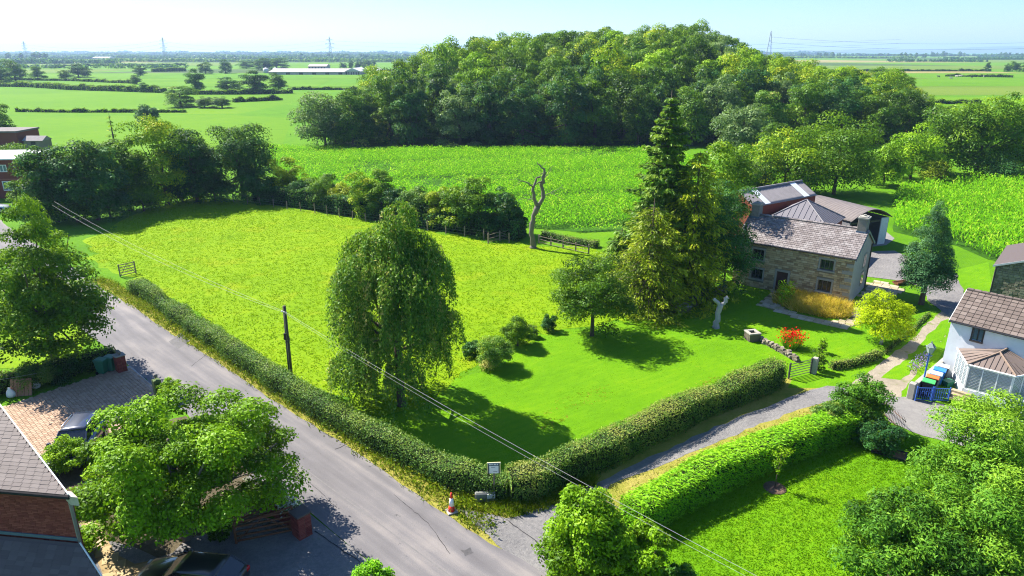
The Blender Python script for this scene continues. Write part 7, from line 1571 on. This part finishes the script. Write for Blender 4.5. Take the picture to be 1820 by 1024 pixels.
# ------------------------------------------------------------------ cars
def car(loc, rz, paint, label, L=4.4, Wd=1.82, Hh=1.5, rails=False, estate=False, z=0.03):
    t = empty('parked_car', (loc[0], loc[1], z), rz, label, 'car')
    h = Wd / 2
    # body shell: stations along x (front is +x): x, half width, sill z, deck z
    st_ = [(L / 2, 0.62, 0.42, 0.58), (L / 2 - 0.08, 0.76, 0.30, 0.70), (L / 2 - 0.35, h - 0.03, 0.24, 0.80), (L / 2 - 0.9, h, 0.22, 0.90), (L / 2 - 1.35, h, 0.22, 0.97), (0.3, h, 0.22, 0.98), (-L / 2 + 1.0, h, 0.22, 1.0), (-L / 2 + 0.35, h - 0.02, 0.26, 1.0), (-L / 2 + 0.08, h - 0.08, 0.36, 0.95), (-L / 2, h - 0.18, 0.46, 0.86)]
    rings = []
    for x, w, z0, z1 in st_:
        rings.append([(x, -w * 0.82, z0), (x, -w, z0 + 0.12), (x, -w, z0 + (z1 - z0) * 0.62), (x, -w * 0.94, z1 - 0.06), (x, -w * 0.80, z1), (x, 0, z1 + 0.025), (x, w * 0.80, z1), (x, w * 0.94, z1 - 0.06), (x, w, z0 + (z1 - z0) * 0.62), (x, w, z0 + 0.12), (x, w * 0.82, z0)])
    MB().loft(rings).build('body', paint, t, True)
    # cabin glass
    rx = -L / 2 + (0.22 if estate else 0.45)
    base_f, base_r, top_f, top_r = L / 2 - 1.30, -L / 2 + 0.14, L / 2 - 2.05, rx + 0.2
    bw, tw_ = h * 0.90, h * 0.70; zb, zt = 0.97, Hh - 0.05
    g = [(base_f, bw * 0.93, zb), (base_r, bw * 0.90, zb), (top_f, tw_, zt), (top_r, tw_ * 0.97, zt)]
    def gl(nm, pts, n_off): MB().extr([Vector(p) for p in pts], n_off).build(nm, GLASS_CAR, t)
    (bfx, bfw, _), (brx, brw, _), (tfx, tfw, _), (trx, trw, _) = g
    cab = [[(bfx, -bfw, zb - 0.03), (bfx, bfw, zb - 0.03), (tfx, tfw, zt), (tfx, -tfw, zt)]]
    MB().poly([(bfx, -bfw, zb), (bfx, bfw, zb), (tfx, tfw, zt), (tfx, -tfw, zt)]).build('windscreen', GLASS_CAR, t)
    MB().poly([(brx, -brw, zb), (trx, -trw, zt), (trx, trw, zt), (brx, brw, zb)]).build('rear_window', GLASS_CAR, t)
    for s_ in (-1, 1):
        MB().poly([(bfx, s_ * bfw, zb), (tfx, s_ * tfw, zt), (trx, s_ * trw, zt), (brx, s_ * brw, zb)]).build('side_window', GLASS_CAR, t)
        for f0 in (0.0, 0.36, 0.68, 1.0):
            b_ = Vector((bfx + (brx - bfx) * f0, s_ * (bfw + (brw - bfw) * f0 + 0.006), zb)); t__ = Vector((tfx + (trx - tfx) * f0, s_ * (tfw + (trw - tfw) * f0 + 0.006), zt)); MB().tube([b_, t__], 0.035 if f0 in (0, 1) else 0.025, 5).build('pillar', paint, t)
        MB().tube([(bfx - 0.05, s_ * (bfw + 0.02), zb + 0.005), (brx, s_ * (brw + 0.02), zb + 0.005)], 0.016, 4).build('window_trim', STEEL, t)
        MB().box(bfx - 0.28, bfx - 0.10, s_ * (h + 0.10) - 0.09, s_ * (h + 0.10) + 0.09, 0.98, 1.12).build('wing_mirror', paint, t, bevel=0.03)
        MB().box(L / 2 - 0.28, L / 2 - 0.06, s_ * 0.62 - 0.12, s_ * 0.62 + 0.12, 0.62, 0.735).build('headlight', simple('lamp_glass', (0.7, 0.72, 0.75), 0.15, 0.6), t, bevel=0.03)
        MB().box(-L / 2 - 0.005, -L / 2 + 0.14, s_ * 0.68 - 0.13, s_ * 0.68 + 0.13, 0.72, 0.90).build('tail_light', simple('tail_red', (0.45, 0.01, 0.01), 0.25, 0.5), t, bevel=0.03)
        for x in (L / 2 - 0.85, -L / 2 + 0.80):
            MB().tube([(x, s_ * (h - 0.005), 0.33), (x, s_ * (h + 0.004), 0.33)], 0.375, 20).build('wheel_arch', RUBBER, t)
            wl_ = MB().tube([(x, s_ * (h - 0.18), 0.32), (x, s_ * (h - 0.16), 0.32), (x, s_ * (h + 0.005), 0.32), (x, s_ * (h + 0.02), 0.32)], [0.29, 0.32, 0.32, 0.29], 20).build('wheel', RUBBER, t, False)
            MB().tube([(x, s_ * (h + 0.015), 0.32), (x, s_ * (h + 0.03), 0.32)], [0.215, 0.19], 16).build('rim', STEEL, wl_)
    nxr = 7; rr__ = []
    for i in range(nxr + 1):
        f = i / nxr; x = tfx + 0.04 + (trx - 0.04 - tfx - 0.04) * f; w = tfw + (trw - tfw) * f + 0.02; bow = 0.055 * math.sin(math.pi * (0.12 + 0.76 * f))
        rr__.append([(x, -w, zt - 0.01), (x, -w * 0.8, zt + 0.035 + bow * 0.7), (x, 0, zt + 0.045 + bow), (x, w * 0.8, zt + 0.035 + bow * 0.7), (x, w, zt - 0.01)])
    MB().loft(rr__).build('roof', paint, t, True)
    if rails:
        for s_ in (-1, 1): MB().tube([(tfx - 0.2, s_ * (tfw - 0.04), zt + 0.06), (tfx - 0.3, s_ * (tfw - 0.04), zt + 0.12), (trx + 0.3, s_ * (trw - 0.04), zt + 0.12), (trx + 0.2, s_ * (trw - 0.04), zt + 0.06)], 0.022, 6).build('roof_rail', simple('chrome', (0.75, 0.75, 0.75), 0.2, 0.6, 0.9), t, True)
    MB().box(-L / 2 - 0.02, -L / 2 - 0.003, -0.26, 0.26, 0.55, 0.66).build('number_plate', YEL, t); MB().box(L / 2 - 0.01, L / 2 + 0.02, -0.26, 0.26, 0.42, 0.53).build('number_plate', WHITE, t)
    return t
def paintmat(name, c, coat=1.0):
    m, nt, out = nodes(name); p = principled(nt, out, c, 0.35, 0.5, 0.2); p.inputs['Coat Weight'].default_value = coat; p.inputs['Coat Roughness'].default_value = 0.04; return m
BLACKP = paintmat('black_paint', (0.008, 0.009, 0.011)); SILVER = paintmat('silver_paint', (0.42, 0.45, 0.50)); DARKBLUE = paintmat('dark_blue_paint', (0.015, 0.025, 0.06))
rc = gp(135, 757, 1.45); car(rc + np.array([0.1, -0.35]), math.radians(-78), DARKBLUE, 'dark car with chrome roof rails parked on the paved drive', 4.3, rails=True, estate=True)
rc = gp(338, 997, 1.45); car(rc + np.array([-0.15, -0.1]), math.radians(172), BLACKP, 'glossy black car cut off by the bottom edge under the wide round tree', 4.3)
rc = gp(1846, 762); car(rc, math.radians(40), SILVER, 'silver car mostly cut off by the right edge near the conservatory', 4.2)
rc = gp(-14, 378); car(rc, math.radians(20), SILVER, 'silver car mostly cut off by the left edge by the red brick house', 4.2)

# ------------------------------------------------------------------ far things: barns, pylons, cattle, hills
def far_barn(px0, px1, base_y, eave_px, ridge_px, dep_m, label, mat, gable=False):
    a_, b_ = gp(px0, base_y), gp(px1, base_y); y = a_[1]; ez = max(2.5, float(at_y(px0, eave_px, y)[2])); rz_ = max(ez + 1.2, float(at_y(px0, ridge_px, y + dep_m * 0.3)[2])); L_ = b_[0] - a_[0]
    t = empty('far_barn', (a_[0], y, 0), 0, label, 'barn'); MB().box(0, L_, 0, dep_m, 0, ez).build('wall', simple('pale_cladding', (0.42, 0.36, 0.34), 0.9, 0.1), t)
    if gable: MB().extr([(-0.5, -0.6, ez), (L_ + 0.5, -0.6, ez), (L_ / 2, -0.6, rz_)], (0, dep_m + 1.2, 0)).build('roof', mat, t)
    else: MB().extr([(-0.5, -0.6, ez), (-0.5, dep_m + 0.6, ez), (-0.5, dep_m / 2, rz_)], (L_ + 1, 0, 0)).build('roof', mat, t)
    for k_ in range(6): MB().box(L_ * (k_ + 0.3) / 6, L_ * (k_ + 0.6) / 6, -0.1, -0.02, 0.1, ez * 0.75).build('door', DARKIN, t)
FR = simple('pale_far_roof', (0.33, 0.29, 0.285), 0.8, 0.2); FR2 = simple('white_far_roof', (0.45, 0.45, 0.46), 0.7, 0.2); FR3 = simple('pink_far_roof', (0.40, 0.31, 0.29), 0.8, 0.2)
far_barn(478, 618, 133, 128.5, 122, 40, 'long pale roofed barn across the bright far field', FR)
far_barn(614, 640, 133, 127, 120.5, 40, 'gable ended barn at the right end of the long pale barn', FR2, True)
far_barn(638, 668, 132, 126, 120, 44, 'white roofed barn farthest right in the far farm', FR2, True)
far_barn(548, 580, 123, 118, 114, 20, 'pink roofed farm building behind the long pale barn', FR3)
far_barn(164, 192, 106, 103, 101, 40, 'tiny pale barn near the left horizon', FR2)
for px_, lb in ((473, 'grey grain silo at the left end of the long pale barn, left one'), (490, 'grey grain silo at the left end of the long pale barn, right one')):
    l = gp(px_, 130); hz = float(at_y(px_, 120, l[1])[2]); t = empty('grain_silo', (l[0], l[1], 0), 0, lb, 'silo', 'silos at the far farm'); MB().lathe([(2.6, 0), (2.6, hz * 0.75)], 14).build('drum', FR2, t, True); MB().lathe([(2.7, hz * 0.75), (0.4, hz)], 14).build('cone_roof', FR2, t)
PY = simple('pylon_steel', (0.20, 0.21, 0.22), 0.7, 0.3)
def pylon(px_, top, y, label, H=None, rz=0.0):
    tp3 = at_y(px_, top, y); H = float(tp3[2]); t = empty('electricity_pylon', (tp3[0], y, 0), rz, label, 'pylon', 'electricity pylons crossing the plain'); r = 0.16 * max(1, y / 1100)
    wz_ = lambda z: 3.6 * (1 - z / H) ** 1.3 + 0.55
    m = MB()
    for sx, sy in ((-1, -1), (1, -1), (1, 1), (-1, 1)): m.tube([(sx * wz_(z), sy * wz_(z), z) for z in np.linspace(0, H * 0.96, 8)] + [(0, 0, H)], r, 4)
    m.build('leg_frame', PY, t); m = MB(); zs = np.linspace(0, H * 0.96, 12)
    for z0, z1 in zip(zs[:-1], zs[1:]):
        for sy in (-1, 1):
            m.tube([(-wz_(z0), sy * wz_(z0), z0), (wz_(z1), sy * wz_(z1), z1)], r * 0.6, 3); m.tube([(wz_(z0), sy * wz_(z0), z0), (-wz_(z1), sy * wz_(z1), z1)], r * 0.6, 3)
    m.build('bracing', PY, t); arms = []
    for zf, w in ((0.60, 7.0), (0.74, 8.5), (0.88, 6.0)):
        for s_ in (-1, 1):
            MB().tube([(s_ * wz_(H * zf), 0, H * zf + 1.2), (s_ * w, 0, H * zf)], r, 4).tube([(s_ * wz_(H * zf), 0, H * zf - 0.4), (s_ * w, 0, H * zf)], r, 4).build('cross_arm', PY, t); arms.append((s_ * w, H * zf - 1.5))
    return t, arms
p1, A1 = pylon(288, 66, 1350, 'electricity pylon left of the far barns on the horizon')
p2, A2 = pylon(585, 65, 1300, 'electricity pylon above the far barns on the horizon')
p0, A0 = pylon(41, 73, 1900, 'faint electricity pylon near the left edge of the horizon')
p3, A3 = pylon(1371, 55, 850, 'electricity pylon rising behind the right end of the wood', rz=1.1)
def span(a, b, arms, name, label, r, sag):
    m = MB(); a0 = a.location
    for (x, z) in arms:
        A_ = Vector((a.location.x + x * math.cos(a.rotation_euler[2]), a.location.y + x * math.sin(a.rotation_euler[2]), z)); B_ = Vector((b[0] + x * 0.6, b[1], b[2] + z - arms[0][1]))
        m.tube([A_.lerp(B_, i / 16) - Vector((0, 0, sag * 4 * (i / 16) * (1 - i / 16))) - a0 for i in range(17)], r, 3, False)
    o = m.build(name, PY); o.location = a0; tag(o, label, 'power lines', 'power lines between the pylons')
A1l = [A1[0], A1[2], A1[4]]
span(p1, (p2.location.x, p2.location.y, A2[0][1]), A1l, 'power_lines', 'sagging power lines between the two middle pylons', 0.10, 11)
span(p0, (p1.location.x, p1.location.y, A1[0][1]), [A0[0], A0[2], A0[4]], 'power_lines', 'power lines from the faint left pylon to the next pylon', 0.13, 12)
span(p2, (620, 1150, A2[0][1]), [A2[0], A2[2], A2[4]], 'power_lines', 'power lines running from the barn pylon to behind the wood', 0.10, 11)
span(p3, (720, 760, A3[0][1] + 4), [A3[1], A3[3], A3[5]], 'power_lines', 'power lines sagging across the sky at the right', 0.10, 10)
# cattle
def cow_mesh():
    m = MB(); B = lambda x, r_, rz_, z: [(x, r_ * math.cos(a_), z + rz_ * math.sin(a_)) for a_ in np.linspace(0, 6.283, 10, False)]
    m.loft([B(-1.0, 0.16, 0.22, 1.12), B(-0.85, 0.33, 0.38, 1.08), B(-0.3, 0.40, 0.45, 1.0), B(0.3, 0.40, 0.46, 1.0), B(0.75, 0.33, 0.42, 1.05), B(1.0, 0.18, 0.26, 1.15), B(1.25, 0.14, 0.18, 1.25), B(1.42, 0.15, 0.17, 1.25), B(1.75, 0.09, 0.10, 1.05)])
    for x, y in ((0.72, 0.2), (0.72, -0.2), (-0.78, 0.2), (-0.78, -0.2)): m.tube([(x, y, 0.85), (x - 0.05, y, 0.45), (x, y, 0.0)], [0.15, 0.08, 0.065], 6)
    m.tube([(-0.98, 0, 1.25), (-1.1, 0, 0.9), (-1.1, 0, 0.5)], 0.03, 4); return m
cwb = simple('cow_black', (0.03, 0.028, 0.026), 0.8, 0.2); cww = simple('cow_pale', (0.5, 0.45, 0.38), 0.8, 0.2)
for i, (px_, py_, mt) in enumerate(((1668, 138, cwb), (1700, 138, cww), (1707, 137, cww), (1727, 139, cwb), (1748, 138, cww), (1764, 136, cwb), (1690, 141, cww))):
    l = gp(px_, py_); o = cow_mesh().build('cow', mt, None, True); o.location = (l[0], l[1], 0.05); o.rotation_euler = (0, 0, R.uniform(0, 6.28)); o.scale = (1.1, 1.1, 1.1)
    tag(o, ('dark' if mt is cwb else 'pale') + ' grazing cow in the pale field at the right', 'cow', 'cattle in the pale right field')
HB = groundmat('far_hills', (0.06, 0.09, 0.05), (0.09, 0.12, 0.06), (0.12, 0.15, 0.08), 0.001, 0.01, 0.05, 0.2)
hx = np.linspace(2600, 11000, 90); hy = np.linspace(9300, 11200, 12); HX, HY = np.meshgrid(hx, hy)
prof = 40 * sstep((hx - 2600) / 2500) + 70 * np.exp(-((hx - 7800) / 1500) ** 2) + 8 * np.sin(hx * 0.004) 
HZ = prof[None, :] * np.sin(np.linspace(0, math.pi, 12))[:, None] - 2
tag(link('hills', grid_mesh('hills', HX, HY, HZ), None, HB), kind='structure')

# ------------------------------------------------------------------ haze
hm, hnt, hout = nodes('haze_air'); pv = hnt.nodes.new('ShaderNodeVolumePrincipled'); pv.inputs['Color'].default_value = (0.44, 0.60, 1.0, 1); pv.inputs['Density'].default_value = 0.00012; pv.inputs['Anisotropy'].default_value = 0.25
hnt.links.new(pv.outputs[0], hout.inputs['Volume'])
hz = MB().box(-11500, 11500, -400, 12800, -4, 132).build('haze', hm); hz['kind'] = 'stuff'
S.cycles.volume_step_rate = 10
